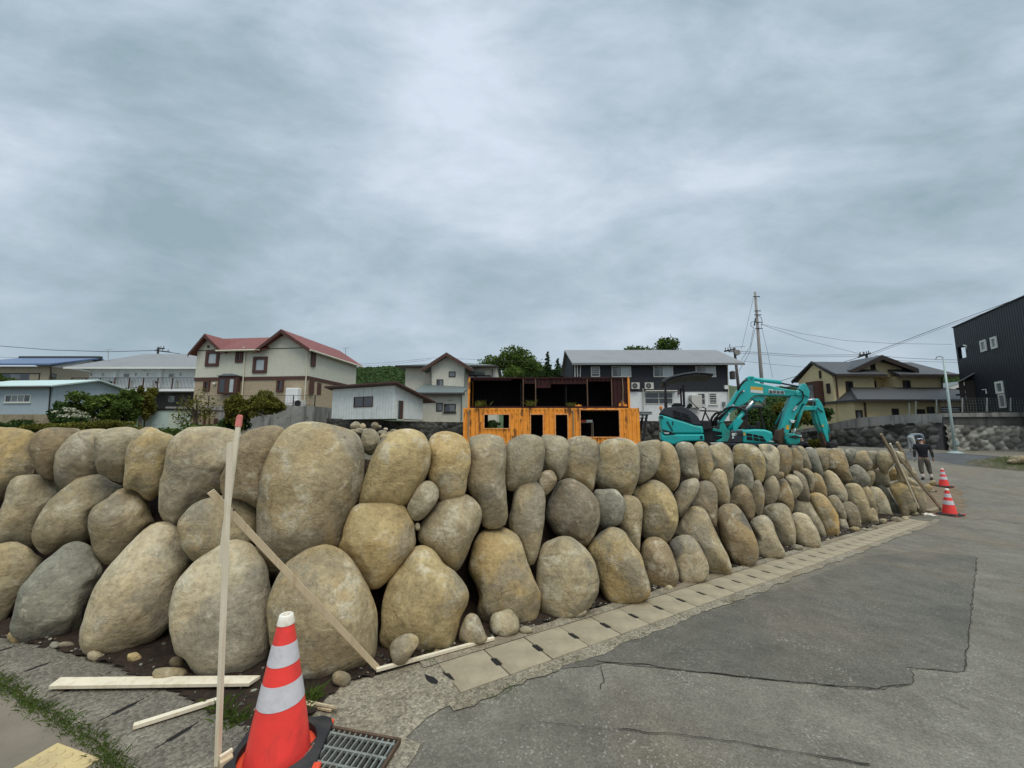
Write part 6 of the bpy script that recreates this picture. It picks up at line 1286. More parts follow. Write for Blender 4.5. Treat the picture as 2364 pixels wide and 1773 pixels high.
def excavator_rear():
    f = Fac(1690, 13.4, 1960, 12.6); t = thing('excavator', 'rear teal excavator with a slotted engine cover, its thinner arm reaching down at the right', 'excavator', f.w(.6, -1.35, -.7), 'teal excavators behind the wall')
    def part(name, reg, pts, o0, o1, m, bevel=.015, parent=t, **kw): mb = MB(); f.poly(mb, reg, pts, o0, o1); return obj(name, mb, M[m], parent, bevel=bevel, **kw)
    def tube(name, reg, pts, r, o, m, parent=t, n=12): mb = MB(); f.tube(mb, reg, pts, r, o, n); return obj(name, mb, M[m], parent, smooth=True)
    part('undercarriage', 'J9', '420,1440 1340,1440 1340,1700 420,1700', -1.6, -.1, 'mblack')
    c = part('engine_cover', 'J9', '640,1140 700,1125 900,1112 1080,1120 1200,1160 1280,1242 1330,1340 1342,1402 640,1386', -1.4, 0, 'teal', .06)
    for q in ('708,1188 815,1208 822,1255 710,1240', '838,1212 930,1230 945,1278 842,1260', '948,1236 1030,1250 1062,1300 962,1282', '710,1258 824,1272 832,1335 715,1322', '846,1276 946,1294 970,1350 850,1336', '966,1300 1072,1312 1098,1362 985,1354'): part('cover_slot', 'J9', q, -.02, .014, 'void', 0, c)
    part('lamp_recess', 'J9', '1190,1290 1262,1330 1275,1366 1210,1362 1220,1330', -.02, .014, 'mblack', 0, c); part('decal', 'J9', '1140,1345 1250,1345 1250,1362 1150,1362', -.02, .02, 'lens', 0, c); part('warning_plate', 'J9', '650,1180 682,1184 682,1240 650,1236', -.02, .012, 'sticker', 0, c)
    b = part('side_tank', 'J9', '412,1340 425,1150 520,1130 640,1132 640,1388 412,1388', -1.3, -.02, 'hood', .04); part('white_label', 'J9', '425,1190 505,1188 520,1210 500,1245 425,1245', -.03, .0, 'stickerw', 0, b); part('white_label', 'J9', '430,1258 462,1258 462,1298 430,1298', -.03, .0, 'stickerw', 0, b); part('key_slot', 'J9', '488,1205 508,1205 508,1230 488,1230', .0, .012, 'void', 0, b); part('filler_cap', 'J9', '570,1195 612,1195 612,1225 570,1225', -.03, .0, 'mblack', 0, b)
    part('base_skirt', 'J9', '405,1390 1345,1404 1340,1445 405,1440', -1.45, .03, 'hood', .02)
    part('canopy', 'J9', '690,650 760,628 1020,640 1058,680 1040,690 700,690', -1.3, 0, 'canopy', .02)
    part('canopy_post', 'J9', '738,560 770,560 775,1115 730,1115', -.3, -.15, 'mblack'); part('canopy_post', 'J9', '1005,690 1032,690 1125,1100 1092,1100', -.3, -.2, 'mblack'); part('seat', 'J9', '775,1110 770,900 800,990 880,1030 980,1050 1000,1112', -.9, -.4, 'mblack', .04); part('warning_board', 'J9', '620,1010 692,1005 690,1105 615,1105', -1.0, -.95, 'sticker', 0)
    part('console', 'J9', '1060,1060 1075,960 1110,950 1115,1100 1070,1110', -.8, -.6, 'mblack')
    tube('aerial', 'J9', '868,760 945,1040', .008, -.9, 'sticker', n=6)
    bm_ = part('boom', 'K', '440,1250 620,800 780,440 860,380 930,375 1390,392 1392,492 940,518 900,545 760,800 570,1250', -.8, -.55, 'teal', .02)
    tube('arm_cylinder', 'K', '600,330 1060,252 1165,228', .05, -.68, 'teal', bm_); tube('arm_cylinder_rod', 'K', '1165,228 1400,200', .028, -.68, 'chrome', bm_)
    ar = part('arm', 'K', '1378,240 1432,180 1482,232 1562,352 1642,640 1652,720 1702,1000 1735,1345 1680,1345 1602,1150 1482,800 1402,520 1335,520 1385,400', -.8, -.56, 'teal', .02)
    part('arm_underside', 'K', '1335,515 1402,520 1482,800 1602,1150 1690,1380 1640,1400 1540,1100 1400,820', -.83, -.60, 'tealdirty', 0, ar)
    tube('bucket_cylinder', 'K', '1625,660 1755,1110', .04, -.62, 'teal', ar); tube('bucket_cylinder_rod', 'K', '1755,1110 1770,1360', .024, -.62, 'rusty', ar); part('warning_plate', 'K', '1528,888 1575,888 1580,935 1540,940', -.57, -.548, 'sticker', 0, ar)
    bk = part('bucket', 'K', '1690,1360 1760,1340 1890,1395 1905,1420 1885,1500 1830,1525 1700,1500 1660,1440', -1.0, -.4, 'mblack', .02); part('linkage', 'K', '1530,1040 1600,1150 1720,1400 1700,1500 1640,1490 1560,1250', -.82, -.58, 'rusty', .01, bk)
    for pts, r in (('980,400 890,360 830,480', .022), ('1400,430 1480,500 1550,550', .018), ('1310,250 1330,380', .03)): tube('hose', 'K', pts, r, -.53, 'hose', n=8)
excavator_rear()
# ------------------------------------------------------------------ traffic cones
def cone_proto(loc, label):
    t = thing('traffic_cone', label, 'traffic cone', loc, 'red and white traffic cones')
    O = Vector(loc); n = 40; H = .645; rb, rt = .140, .029
    rad = lambda h: rb + (rt - rb) * min(1, max(0, (h - .045) / (H - .045)))
    def ring(name, h0, h1, m, extra=0.0, par=t):
        mb = MB(); mb.lathe([(rad(h0 + (h1 - h0) * i / 4) + extra, h0 + (h1 - h0) * i / 4) for i in range(5)], n, O); return obj(name, mb, M[m], par, smooth=True, norm=True)
    b = ring('body', .02, .612, 'red')
    mb = MB(); mb.lathe([(rad(.602) + .003, .602), (rt + .003, .642), (rt - .002, .646), (rt - .012, .645), (rt - .014, .60), (rt - .014, .56)], n, O); obj('collar', mb, M['cap'], t, smooth=True)
    ring('reflective_band', .432, .522, 'reflect', .0018); ring('reflective_band', .258, .356, 'reflect', .0018)
    # square rubber weight with a round opening
    mb = MB(); w = .205; o_, i_ = [], []
    for k in range(n):
        a = 2 * math.pi * k / n; c, s = math.cos(a), math.sin(a); q = w / max(abs(c), abs(s)); q = min(q, w * 1.28); o_.append((c * q, s * q)); i_.append((c * .166, s * .166))
    for (zo, zi) in ((.0, .0), (.032, .050)):
        mb.v += [(O.x + x, O.y + y, O.z + zo) for x, y in o_] + [(O.x + x, O.y + y, O.z + zi) for x, y in i_]
    for k in range(n):
        j = (k + 1) % n; mb.f += [(2 * n + k, 2 * n + j, 3 * n + j, 3 * n + k), (k, j, 2 * n + j, 2 * n + k), (n + j, n + k, 3 * n + k, 3 * n + j)]
    mb.m = [0] * len(mb.f); obj('rubber_weight', mb, M['rubber'], t, bevel=.004)
    mb = MB(); mb.box(O.x - .20, O.x + .20, O.y - .20, O.y + .20, O.z + .001, O.z + .014); obj('base_plate', mb, M['orange'], t, bevel=.003)
    for sx, sy in ((1, -1),):
        mb = MB(); mb.bar(O + Vector((sx * .215, sy * .10, .02)), O + Vector((sx * .215, sy * .205, .02)), .035, .034); obj('base_tab', mb, M['orange'], t, bevel=.006)
    return t
g = G(640, 1752); cp = cone_proto((g.x, g.y, g.z + .008), 'big red and white traffic cone in the foreground, standing beside the drain grating')
cp.rotation_euler = (0, 0, math.radians(8))
for (u, v), rz, lab, dz in (((2193, 1189), .4, 'red and white cone at the right, nearer of the two by the wall end', .004), ((2180, 1124), .5, 'red and white traffic cone behind the nearer one beside the walking man', .004)):
    q = G(u, v); c = copy_tree(cp, None, (q.x, q.y, q.z + dz), lab); c.rotation_euler = (0, 0, rz)
q = P(1913.5, 1022, 15.5); c = copy_tree(cp, None, (q.x, q.y, q.z - .70), 'distant faded traffic cone peeping over the wall below the rear excavator arm'); c.rotation_euler = (0, 0, .2)
# ------------------------------------------------------------------ timbers
def lath(name, a, b, w, h, m, label, up=(0, 0, 1), extra=None, cat='timber', group=None):
    mb = MB(); a, b = Vector(a), Vector(b); n = 10; d = (b - a)
    for i in range(1): mb.bar(a, b, w, h, up)
    o = obj(name, mb, M[m], bevel=.0015); return tag(o, label, cat, group)
g0 = G(503, 1772); s_top = P(531, 1022, 2.02)
lath('timber_stake', g0 - Vector((0, 0, .05)), s_top, .022, .018, 'woodp', 'upright pale timber stake in front of the boulders left of the foreground cone', up=(.98, -.19, 0))
a, b = P(511, 1290, 2.06), P(550, 985, 2.12); d = (b - a).normalized()
t = thing('timber_stake', 'thin stake with a pink sprayed tip nailed behind the upright pale stake', 'timber', a)
mb = MB(); mb.bar(a - d * .02, b, .024, .012, (0, -1, 0)); obj('shaft', mb, M['woodp'], t, bevel=.0015)
mb = MB(); p = b + d * .055; r = Vector((1, 0, 0)); r = (r - d * r.dot(d)).normalized(); nn = d.cross(r)
mb.slab([b - d * .0 + r * .0145 - nn * .0075, b - r * .0145 - nn * .0075, p - r * .012 - nn * .0075, p - r * .004 + d * .012 - nn * .0075, p + r * .008 + d * .010 - nn * .0075, p + r * .014 - nn * .0075], nn * .015); obj('pink_tip', mb, M['pink'], t)
gb = G(877, 1554); lath('timber_brace', P(486, 1134, 2.10), gb + Vector((-.01, .01, .015)), .034, .016, 'wood', 'diagonal timber brace running from the upright stake down to the gutter', up=(.3, -1, .45))
p0 = P(541, 1174, 2.03); mb = MB(); mb.tube([p0, p0 + Vector((.012, -.02, -.004))], .006, 6); tag(obj('nail', mb, M['rusty']), 'dark nail head where the diagonal brace meets the stake', 'nail')
def board(pix, up, th, m, name, label):
    q = [G(u, v, up) for u, v in px('S', pix)]; z = max(p.z for p in q); mb = MB(); mb.slab([(p.x, p.y, p.z) for p in q], (0, 0, th)); return tag(obj(name, mb, M[m], bevel=.002), label, 'timber')
board('110,1604 137,1583 600,1578 573,1597', .028, .020, 'woodp', 'plank', 'pale mitred plank lying flat across the old gutter at the left')
lath('batten', G(306, 1690, .026), G(499, 1632, .035), .03, .02, 'woodp', 'short pale batten lying on the old gutter lids left of the stake')
lath('batten', G(868, 1558, .030), G(1140, 1483, .030), .024, .020, 'woodp', 'long whitish batten lying along the gutter edge at the brace foot')
t = thing('broken_wood', 'splintered piece of wood on the concrete right of the foreground cone', 'timber', G(740, 1640))
mb = MB(); mb.bar(G(700, 1630, .018), G(768, 1646, .020), .035, .014); obj('split_piece', mb, M['wood'], t, bevel=.002)
mb = MB(); mb.bar(G(725, 1640, .030), G(778, 1649, .026), .014, .010); obj('splinter', mb, M['woodg'], t)
t = thing('wood_block', 'split wooden block at the foot of the upright stake', 'timber', G(520, 1768))
mb = MB(); a = G(505, 1778); mb.bar(a + Vector((0, 0, .02)), G(536, 1764) + Vector((0, 0, .026)), .055, .05); obj('block', mb, M['wood'], t, bevel=.004)
mb = MB(); mb.bar(a + Vector((.0, 0, .052)), G(534, 1762) + Vector((0, 0, .058)), .016, .012); obj('splinter', mb, M['woodp'], t)
gR = G(2127, 1187); lath('timber_stake', gR, P(2055, 1024, gR.y - 1.25), .034, .026, 'woodp', 'pale stake leaning against the right end of the boulder wall', up=(0, -1, 0))
lath('timber_brace', G(2134, 1184), P(2034, 1002, gR.y - 1.0), .05, .035, 'woodg', 'weathered board leaning behind the pale stake at the wall end', up=(0, -1, 0))
lath('timber_brace', G(2175, 1178), P(2066, 1044, gR.y - .9), .055, .035, 'woodg', 'long diagonal lath at the wall end with its foot by the nearer right cone', up=(0, -1, 0))
lath('timber_stake', P(2102, 1085, 10.6), P(2071, 1021, 10.4), .07, .045, 'woodg', 'short grey stake end poking up behind the wall end', up=(0, -1, 0))
lath('plank', G(2142, 1183, .03), G(2166, 1177, .03), .12, .04, 'woodg', 'short plank end lying by the foot of the long diagonal lath')
lath('plank', G(2150, 1135, .03), G(2162, 1136, .03), .08, .04, 'brown', 'small brown plank on the dirt behind the long diagonal lath')
# dirt spilled round the wall end
sheet('dirt', gp('2080,1190 2130,1184 2215,1196 2230,1170 2222,1135 2200,1122 2150,1112 2110,1120'), .006, mat('spilled_dirt', (.16, .115, .07), .95, .35, 6, .01, 30), jit=.12, seg=.2)
mb = MB()
def glove(u, v, rz, label):
    g = G(u, v); bm = MB(); t = thing('work_glove', label, 'glove', g)
    c, s = math.cos(rz), math.sin(rz); T = lambda x, y, z: (g.x + x * c - y * s, g.y + x * s + y * c, g.z + z)
    mb = MB(); mb.tube([T(-.09, 0, .018), T(-.05, 0, .02), T(0, 0, .022), T(.04, 0, .020)], [.030, .036, .046, .040], 10); obj('palm', mb, M['cap'], t, smooth=True)
    for i, (y, L) in enumerate(((-.032, .06), (-.011, .075), (.011, .07), (.031, .055))): mb = MB(); mb.tube([T(.03, y, .02), T(.03 + L * .6, y * 1.15, .026), T(.03 + L, y * 1.2, .014)], [.012, .011, .007], 8); obj('finger', mb, M['cap'], t, smooth=True)
    mb = MB(); mb.tube([T(-.02, -.035, .02), T(.02, -.07, .016), T(.04, -.078, .012)], [.014, .012, .007], 8); obj('thumb', mb, M['cap'], t, smooth=True)
glove(2138, 1190, .3, 'dirty white work glove on the ground left of the other glove'); glove(2149, 1191.5, -.6, 'yellowish white work glove on the ground nearer the right-hand cone')
# ------------------------------------------------------------------ drain grating and tactile tile
def grating():
    a, b, c = G(756, 1692), G(919, 1723), G(878, 1778); ex = (b - a); W_ = ex.length; ex.normalize(); ey = (c - b); ey = (ey - ex * ey.dot(ex)).normalized(); L = .42
    t = thing('drain_grating', 'galvanised steel drain grating in the corner pad beside the foreground cone', 'grating', a)
    T = lambda x, y, z: a + ex * x + ey * y + Vector((0, 0, z))
    mb = MB(); mb.slab([T(0, 0, .008), T(W_, 0, .008), T(W_, L, .008), T(0, L, .008)], (0, 0, .002)); obj('sump', mb, M['void'], t)
    mb = MB(); mb.bar(T(-.01, -.004, .02), T(W_ + .01, -.004, .02), .014, .026); mb.bar(T(W_ + .004, 0, .02), T(W_ + .004, L, .02), .012, .022); mb.bar(T(-.004, 0, .02), T(-.004, L, .02), .012, .022); obj('frame', mb, M['rusty'], t)
    n = 13
    for i in range(n): x = W_ * (i + .5) / n; mb = MB(); mb.bar(T(x, .01, .022), T(x, L, .022), .007, .022); obj('bearing_bar', mb, M['steel'], t)
    for i in range(5): y = .035 + .085 * i; mb = MB(); mb.bar(T(.004, y, .028), T(W_ - .004, y, .028), .012, .012); obj('cross_bar', mb, M['steel'], t)
grating()
def tactile():
    a, b = G(133, 1720), G(219, 1752); ex = (b - a).normalized(); ey = Vector((-ex.y, ex.x, 0)); ey = ey if ey.dot(Vector((-1, -1, 0))) > 0 else -ey; W_ = .30
    d = (G(0, 1773) - a); d.z = 0; d.normalize(); ey = (d - ex * d.dot(ex)).normalized()
    t = thing('tactile_tile', 'yellow tactile paving tile with raised dots in the lower left corner', 'paving tile', a)
    T = lambda x, y, z: a + ex * x + ey * y + Vector((0, 0, z))
    mb = MB(); mb.slab([T(0, 0, .004), T(W_, 0, .004), T(W_, W_ * 1.6, .004), T(0, W_ * 1.6, .004)], (0, 0, .009)); o = obj('slab', mb, M['tactile'], t, bevel=.004)
    for i in range(5):
        for j in range(8):
            c = T(.035 + .058 * i, .035 + .058 * j, .013); mb = MB(); mb.lathe([(.017, 0), (.016, .003), (.011, .005), (.0, .0055)], 12, c); obj('dot', mb, M['tactile'], t, smooth=True)
tactile()
# ------------------------------------------------------------------ poles, aerials, wires
M['pole'] = mat('concrete_pole', (.24, .225, .205), .85, .1, 3); M['poled'] = mat('dark_pole', (.07, .06, .055), .7, .2, 4); M['wire'] = mat('power_line', (.035, .035, .045), .6, .1, 5)
M['steelpole'] = mat('pale_steel_pole', (.32, .39, .365), .45, .08, 5, metal=.2)
def pole_parts(t, pts, Y):
    pass
def utility_pole():
    Y = 30.5; top = P(1743, 674, Y); t = thing('utility_pole', 'tall grey concrete utility pole rising behind the excavators', 'utility pole', (top.x, top.y, -1.4))
    mb = MB(); mb.tube([(top.x, Y, -1.4), (top.x, Y, top.z)], [.17, .085], 16); obj('pole', mb, M['pole'], t, smooth=True)
    for v, w in ((686, .28), (719, .26), (728, .28), (745, .3), (759, .3)):
        z = P(1748, v, Y).z; mb = MB(); mb.box(top.x - w, top.x + w, Y - .16, Y - .12, z - .03, z + .03); obj('cross_band', mb, M['blackiron'], t)
    mb = MB(); mb.tube([P(1744, 735, Y - .2), P(1742, 748, Y - .25), P(1741, 752, Y - .2)], .05, 8); obj('cable_head', mb, M['blackiron'], t)
    mb = MB(); mb.tube([P(1752, 728, Y - .2), P(1758, 735, Y - .2), P(1760, 745, Y - .2), P(1757, 752, Y - .2)], .02, 6); mb.tube([P(1744, 741, Y - .2), P(1734, 744, Y - .2), P(1733, 752, Y - .2), P(1740, 757, Y - .2)], .02, 6); obj('cable_loop', mb, M['wire'], t)
utility_pole()
def transformer_pole():
    Y = 44; top = P(1695, 803, Y); t = thing('utility_pole', 'dark pole with a transformer and insulators right of the black and white house', 'utility pole', (top.x, Y, -1))
    bot = P(1712, 935, Y); mb = MB(); mb.tube([(top.x + .35, Y, bot.z - 2), top], [.2, .13], 12); obj('pole', mb, M['poled'], t, smooth=True)
    p = P(1691, 867, Y - .4); mb = MB(); mb.tube([p + Vector((0, 0, -.42)), p + Vector((0, 0, .42))], .3, 16); mb.tube([p + Vector((0, 0, .42)), p + Vector((0, 0, .55))], [.3, .1], 16); obj('transformer', mb, M['poled'], t)
    p = P(1702, 814, Y - .3); mb = MB(); mb.tube([p + Vector((0, -.1, 0)), p + Vector((0, .1, 0))], .33, 16); obj('drum', mb, M['pole'], t)
    mb = MB(); mb.bar(P(1672, 811, Y), P(1698, 806, Y), .1, .18); mb.bar(P(1682, 812, Y), P(1700, 812, Y), .08, .1); mb.bar(P(1685, 802, Y), P(1720, 800, Y), .04, .04); mb.bar(P(1684, 802, Y), P(1685, 794, Y), .05, .05, (0, 1, 0)); obj('crossarm', mb, M['blackiron'], t)
    for x in (1675, 1681, 1687): p = P(x, 808, Y); mb = MB(); mb.tube([p, p + Vector((0, 0, .3))], .05, 6); obj('insulator', mb, M['pole'], t)
transformer_pole()
def far_pole(u, v, Y, label, arm):
    top = P(u, v, Y); t = thing('utility_pole', label, 'utility pole', (top.x, Y, 0)); mb = MB(); mb.tube([(top.x, Y, 0), top], [.2, .13], 10); obj('pole', mb, M['poled'], t)
    for j, (a, b) in enumerate(arm): mb = MB(); mb.bar(P(*a, Y - .2), P(*b, Y - .2), .12, .16); obj('crossarm', mb, M['blackiron'], t)
    for a, b in arm:
        for q in (.15, .5, .85): p = P(a[0] + (b[0] - a[0]) * q, a[1] + (b[1] - a[1]) * q, Y - .2); mb = MB(); mb.tube([p + Vector((0, 0, .05)), p + Vector((0, 0, .38))], .06, 6); obj('insulator', mb, M['pole'], t)
far_pole(366, 801, 60, 'utility pole top with slanting crossarm behind the white apartment block', [((358, 809), (393, 813)), ((362, 806), (380, 804))])
far_pole(2000, 818, 46, 'utility pole top with a dark slanting crossarm behind the yellow house', [((1981, 825), (2010, 815)), ((1983, 820), (2004, 818))])
def steel_pole():
    b = G(2206, 1046); top = P(2178, 827, b.y - .05); t = thing('steel_pole', 'slim pale green steel pole standing in front of the rubble wall at the right', 'pole', b)
    mb = MB(); mb.tube([b, b + (top - b) * .3, top], [.070, .065, .045], 12); obj('shaft', mb, M['steelpole'], t, smooth=True)
    mb = MB(); mb.tube([b + Vector((0, 0, 0)), b + Vector((0, 0, .12))], [.38, .14], 14); obj('foot', mb, M['steelpole'], t)
    mb = MB(); mb.tube([top, P(2172, 823, b.y), P(2163, 824, b.y), P(2160, 829, b.y)], .02, 6); obj('cable_loop', mb, M['wire'], t)
    mb = MB(); p = P(2204, 1022, b.y - .1); mb.box(p.x, p.x + .16, p.y - .08, p.y + .05, p.z - .12, p.z + .12); obj('junction_box', mb, M['steelpole'], t)
steel_pole()
def aerial(u, v0, v1, Y, label):
    a, b = P(u, v1, Y), P(u, v0, Y); t = thing('tv_aerial', label, 'aerial', a); mb = MB(); mb.tube([a - Vector((0, 0, .2)), b], .025, 6); obj('mast', mb, M['pole'], t)
    k = Y / F; mb = MB(); mb.bar(b + Vector((-6 * k, 0, 1 * k)), b + Vector((8 * k, 0, 2.2 * k)), .03, .03); obj('boom', mb, M['pole'], t)
    for q in (-5, -2, 1, 4, 7): mb = MB(); c = b + Vector((q * k, 0, (1.4 + q * .08) * k)); mb.bar(c + Vector((-.02, -.3, -.08)), c + Vector((.02, .3, .08)), .015, .015); obj('element', mb, M['pole'], t)
aerial(250, 809, 826, 46, 'thin aerial on the ridge of the white apartment block'); aerial(798, 805, 836, 40, 'thin aerial at the right end of the red roofed house')
def wire(label, pts, r=.016, sag=0.0):
    """pts: (u, v, Y) along the cable"""
    q = [P(*p) for p in pts]; out = []
    for a, b in zip(q[:-1], q[1:]):
        for i in range(8): s = i / 8; p = a.lerp(b, s); p.z -= sag * 4 * s * (1 - s); out.append(p)
    out.append(q[-1]); mb = MB(); mb.tube(out, [max(.006, r * p.y / 40) for p in out], 5); o = obj('power_line', mb, M['wire']); tag(o, label, 'cable', 'overhead cables')
wire('overhead cable from the left edge to the pole behind the apartment block', [(-60, 794, 30), (120, 808, 42), (250, 812, 50), (362, 809, 60)], .03)
wire('faint cable between the apartment pole and the red roofed house', [(392, 813, 60), (446, 822, 52)], .03); wire('faint low cable over the blue roof at the left', [(-40, 823, 62), (120, 829, 62), (225, 832, 62)], .014)
wire('upper cable over the wooded hill, running to the tree', [(800, 842, 52), (900, 837, 52), (1000, 826, 55), (1100, 830, 55), (1310, 839, 55)], .013); wire('lower cable over the wooded hill left of the stucco house', [(800, 846, 50), (900, 842, 50), (995, 830, 53)], .013)
wire('long service cable rising to the upper right corner', [(1800, 880, 50), (1900, 850, 46), (2000, 820, 42), (2165, 757, 28), (2364, 684, 18), (2500, 630, 14)], .026)
wire('second cable just below the long rising one', [(2000, 824, 42), (2165, 761, 28), (2364, 689, 18), (2500, 636, 14)], .015)
wire('upper cable from the concrete pole to the right', [(1757, 748, 30.5), (1850, 770, 34), (1950, 786, 38), (2060, 793, 40), (2198, 795, 44)], .016); wire('cable from the concrete pole to the far slanting crossarm', [(1757, 749, 30.5), (1860, 785, 38), (1985, 817, 46)], .016)
wire('upper cable between the transformer pole and the far crossarm', [(1708, 811, 44), (1850, 820, 45), (1985, 819, 46)], .022); wire('lower cable between the transformer pole and the far crossarm', [(1708, 815, 44), (1850, 824, 45), (1985, 823, 46)], .018)
wire('upper cable from the far crossarm past the steel pole', [(2006, 819, 46), (2080, 826, 46), (2160, 830, 46), (2215, 831, 46)], .02); wire('lower cable from the far crossarm past the steel pole', [(2006, 823, 46), (2080, 833, 46), (2215, 837, 46)], .016)
wire('faint cable low between the transformer pole and the yellow house', [(1712, 833, 44), (1780, 841, 44), (1875, 849, 44)], .014)
wire('slanting guy wire left of the concrete pole', [(1739, 688, 30.5), (1725, 750, 32), (1711, 808, 34)], .013)
for i, (a, b) in enumerate((((1740, 757), (1711, 832)), ((1743, 759), (1706, 857)))): wire(('left' if i == 0 else 'right') + ' one of the two cables hanging from the concrete pole to the transformer pole', [(*a, 30.5), ((a[0] + b[0]) / 2 + 6, (a[1] + b[1]) / 2 + 6, 37), (*b, 43)], .018)
wire('guy wire right of the concrete pole', [(1757, 750, 30.5), (1770, 805, 27), (1784, 872, 24)], .016)
# ------------------------------------------------------------------ trees, bushes, grass, hills
def leaf_mat(name, col, var=.35, tr=.25):
    m = bpy.data.materials.new(name); m.use_nodes = True; N = NT(m.node_tree)
    at = N.n('ShaderNodeAttribute', attribute_name='tone'); c = N.mix(1.0, col, at.outputs['Color'], 'MULTIPLY')
    d = N.n('ShaderNodeBsdfDiffuse'); N.link(c, d.inputs[0]); t = N.n('ShaderNodeBsdfTranslucent'); N.link(c, t.inputs[0])
    mx = N.n('ShaderNodeMixShader', i_0=tr); N.link(d.outputs[0], mx.inputs[1]); N.link(t.outputs[0], mx.inputs[2])
    o = N.n('ShaderNodeOutputMaterial'); N.link(mx.outputs[0], o.inputs[0]); return m
LEAF = {'g': leaf_mat('leaf_mid_green', (.085, .128, .034)), 'd': leaf_mat('leaf_dark_green', (.044, .076, .026)), 'y': leaf_mat('leaf_olive', (.125, .125, .030)), 'l': leaf_mat('leaf_fresh_green', (.090, .130, .034)),
        'r': leaf_mat('leaf_brownish', (.10, .075, .03)), 'c': leaf_mat('conifer_green', (.038, .070, .030)), 'w': leaf_mat('white_blossom', (.50, .50, .42)), 'h': leaf_mat('hill_canopy', (.060, .098, .040))}
M['bark'] = mat('bark', (.075, .060, .045), .95, .3, 6, .01, 25)
def leaves(name, blobs, n, size, lm, seed, parent=None, kind=None, label=None, flat=.0, shell=.55, **kw):
    """leaf-sized faces spread through several clumps; blobs: (centre, (rx,ry,rz))"""
    rg = np.random.default_rng(seed); vol = np.array([b[1][0] * b[1][1] * b[1][2] for b in blobs]) ** .67; cnt = np.maximum(6, (n * vol / vol.sum())).astype(int); V = []; T = []
    for (c, r), k in zip(blobs, cnt):
        d = rg.normal(size=(k, 3)); d /= np.linalg.norm(d, axis=1)[:, None]; rr = (shell + (1 - shell) * rg.random(k) ** .6) * (1 + .16 * rg.normal(size=k))
        p = np.array(c) + d * rr[:, None] * np.array(r)
        a = rg.normal(size=(k, 3)) + d * .6; a /= np.linalg.norm(a, axis=1)[:, None]; b = np.cross(a, rg.normal(size=(k, 3))); b /= np.linalg.norm(b, axis=1)[:, None]
        s = size * (.6 + .8 * rg.random(k))[:, None]; a *= s; b *= s * .55
        q = np.stack([p - a, p + b, p + a, p - b], 1); V.append(q.reshape(-1, 3)); tt = .62 + .76 * rg.random(k) ** 1.3; tt *= rg.uniform(.8, 1.2); T.append(np.repeat(tt, 4))
    V = np.concatenate(V); T = np.concatenate(T); m = len(V) // 4; o0 = ORG[parent.name] if parent is not None else Vector(blobs[0][0])
    me = bpy.data.meshes.new(name); me.from_pydata((V - np.array(o0)).tolist(), [], [(4 * i, 4 * i + 1, 4 * i + 2, 4 * i + 3) for i in range(m)]); me.materials.append(LEAF[lm])
    ca = me.color_attributes.new('tone', 'FLOAT_COLOR', 'POINT'); col = np.ones((len(V), 4)); col[:, 0] = T * 1.02; col[:, 1] = T; col[:, 2] = T * .9; ca.data.foreach_set('color', col.ravel())
    o = bpy.data.objects.new(name, me); C.objects.link(o); ORG[o.name] = o0
    if parent is not None: o.parent = parent
    else: o.location = o0
    return tag(o, label, kw.get('cat'), kw.get('group'), kind)
def crown_blobs(c, r, k, seed, fl=.42):
    rg = random.Random(seed); c = Vector(c); out = [(tuple(c), (r[0] * .5, r[1] * .5, r[2] * .55))]
    for i in range(k):
        th = rg.uniform(0, 2 * math.pi); ph = math.acos(rg.uniform(-.8, 1)); q = rg.uniform(.5, .92)
        p = c + Vector((r[0] * math.cos(th) * math.sin(ph) * q, r[1] * math.sin(th) * math.sin(ph) * q, r[2] * math.cos(ph) * q)); s = rg.uniform(.22, fl)
        out.append((tuple(p), (r[0] * s, r[1] * s, r[2] * s * .85)))
    return out
def tree(label, u0, v0, u1, v1, Y, lm, n, leaf, seed, k=14, name='tree', cat='tree', trunk=True, base=None, group=None, ry=None):
    """crown spans the pixel box at depth Y"""
    a, b = P(u0, v1, Y), P(u1, v0, Y); c = (a + b) / 2; r = (abs(b.x - a.x) / 2, ry or abs(b.x - a.x) / 2 * .8, abs(b.z - a.z) / 2); zb = base if base is not None else -1.0
    t = thing(name, label, cat, (c.x, c.y, min(zb, c.z - r[2])), group)
    leaves('crown', crown_blobs(c, r, k, seed, .36), n, leaf, lm, seed, t)
    if trunk:
        mb = MB(); tr = max(.04, r[0] * .05); mb.tube([(c.x, c.y, zb), (c.x + r[0] * .05, c.y, (zb + c.z) / 2), (c.x, c.y, c.z + r[2] * .4)], [tr * 1.5, tr, tr * .3], 8)
        rg = random.Random(seed)
        for i in range(6):
            th = rg.uniform(0, 6.28); z = c.z - r[2] * rg.uniform(.1, .6); mb.tube([(c.x, c.y, z), (c.x + math.cos(th) * r[0] * .35, c.y + math.sin(th) * r[1] * .35, z + r[2] * .3), (c.x + math.cos(th) * r[0] * .75, c.y + math.sin(th) * r[1] * .75, z + r[2] * .7)], [tr * .7, tr * .45, tr * .15], 6)
        obj('trunk', mb, M['bark'], t)
    return t
tree('broad leafy tree behind the containers, left of the black and white house', 1085, 806, 1268, 925, 58, 'g', 13000, .20, 11, 30, base=0)
tree('dark bushy tree behind the upper container, right of the broad leafy tree', 1205, 838, 1335, 930, 52, 'd', 7500, .17, 12, 14, base=0)
tree('rounded tree top showing above the grey metal roof', 1436, 781, 1578, 880, 62, 'g', 8000, .2, 13, 18, base=0)
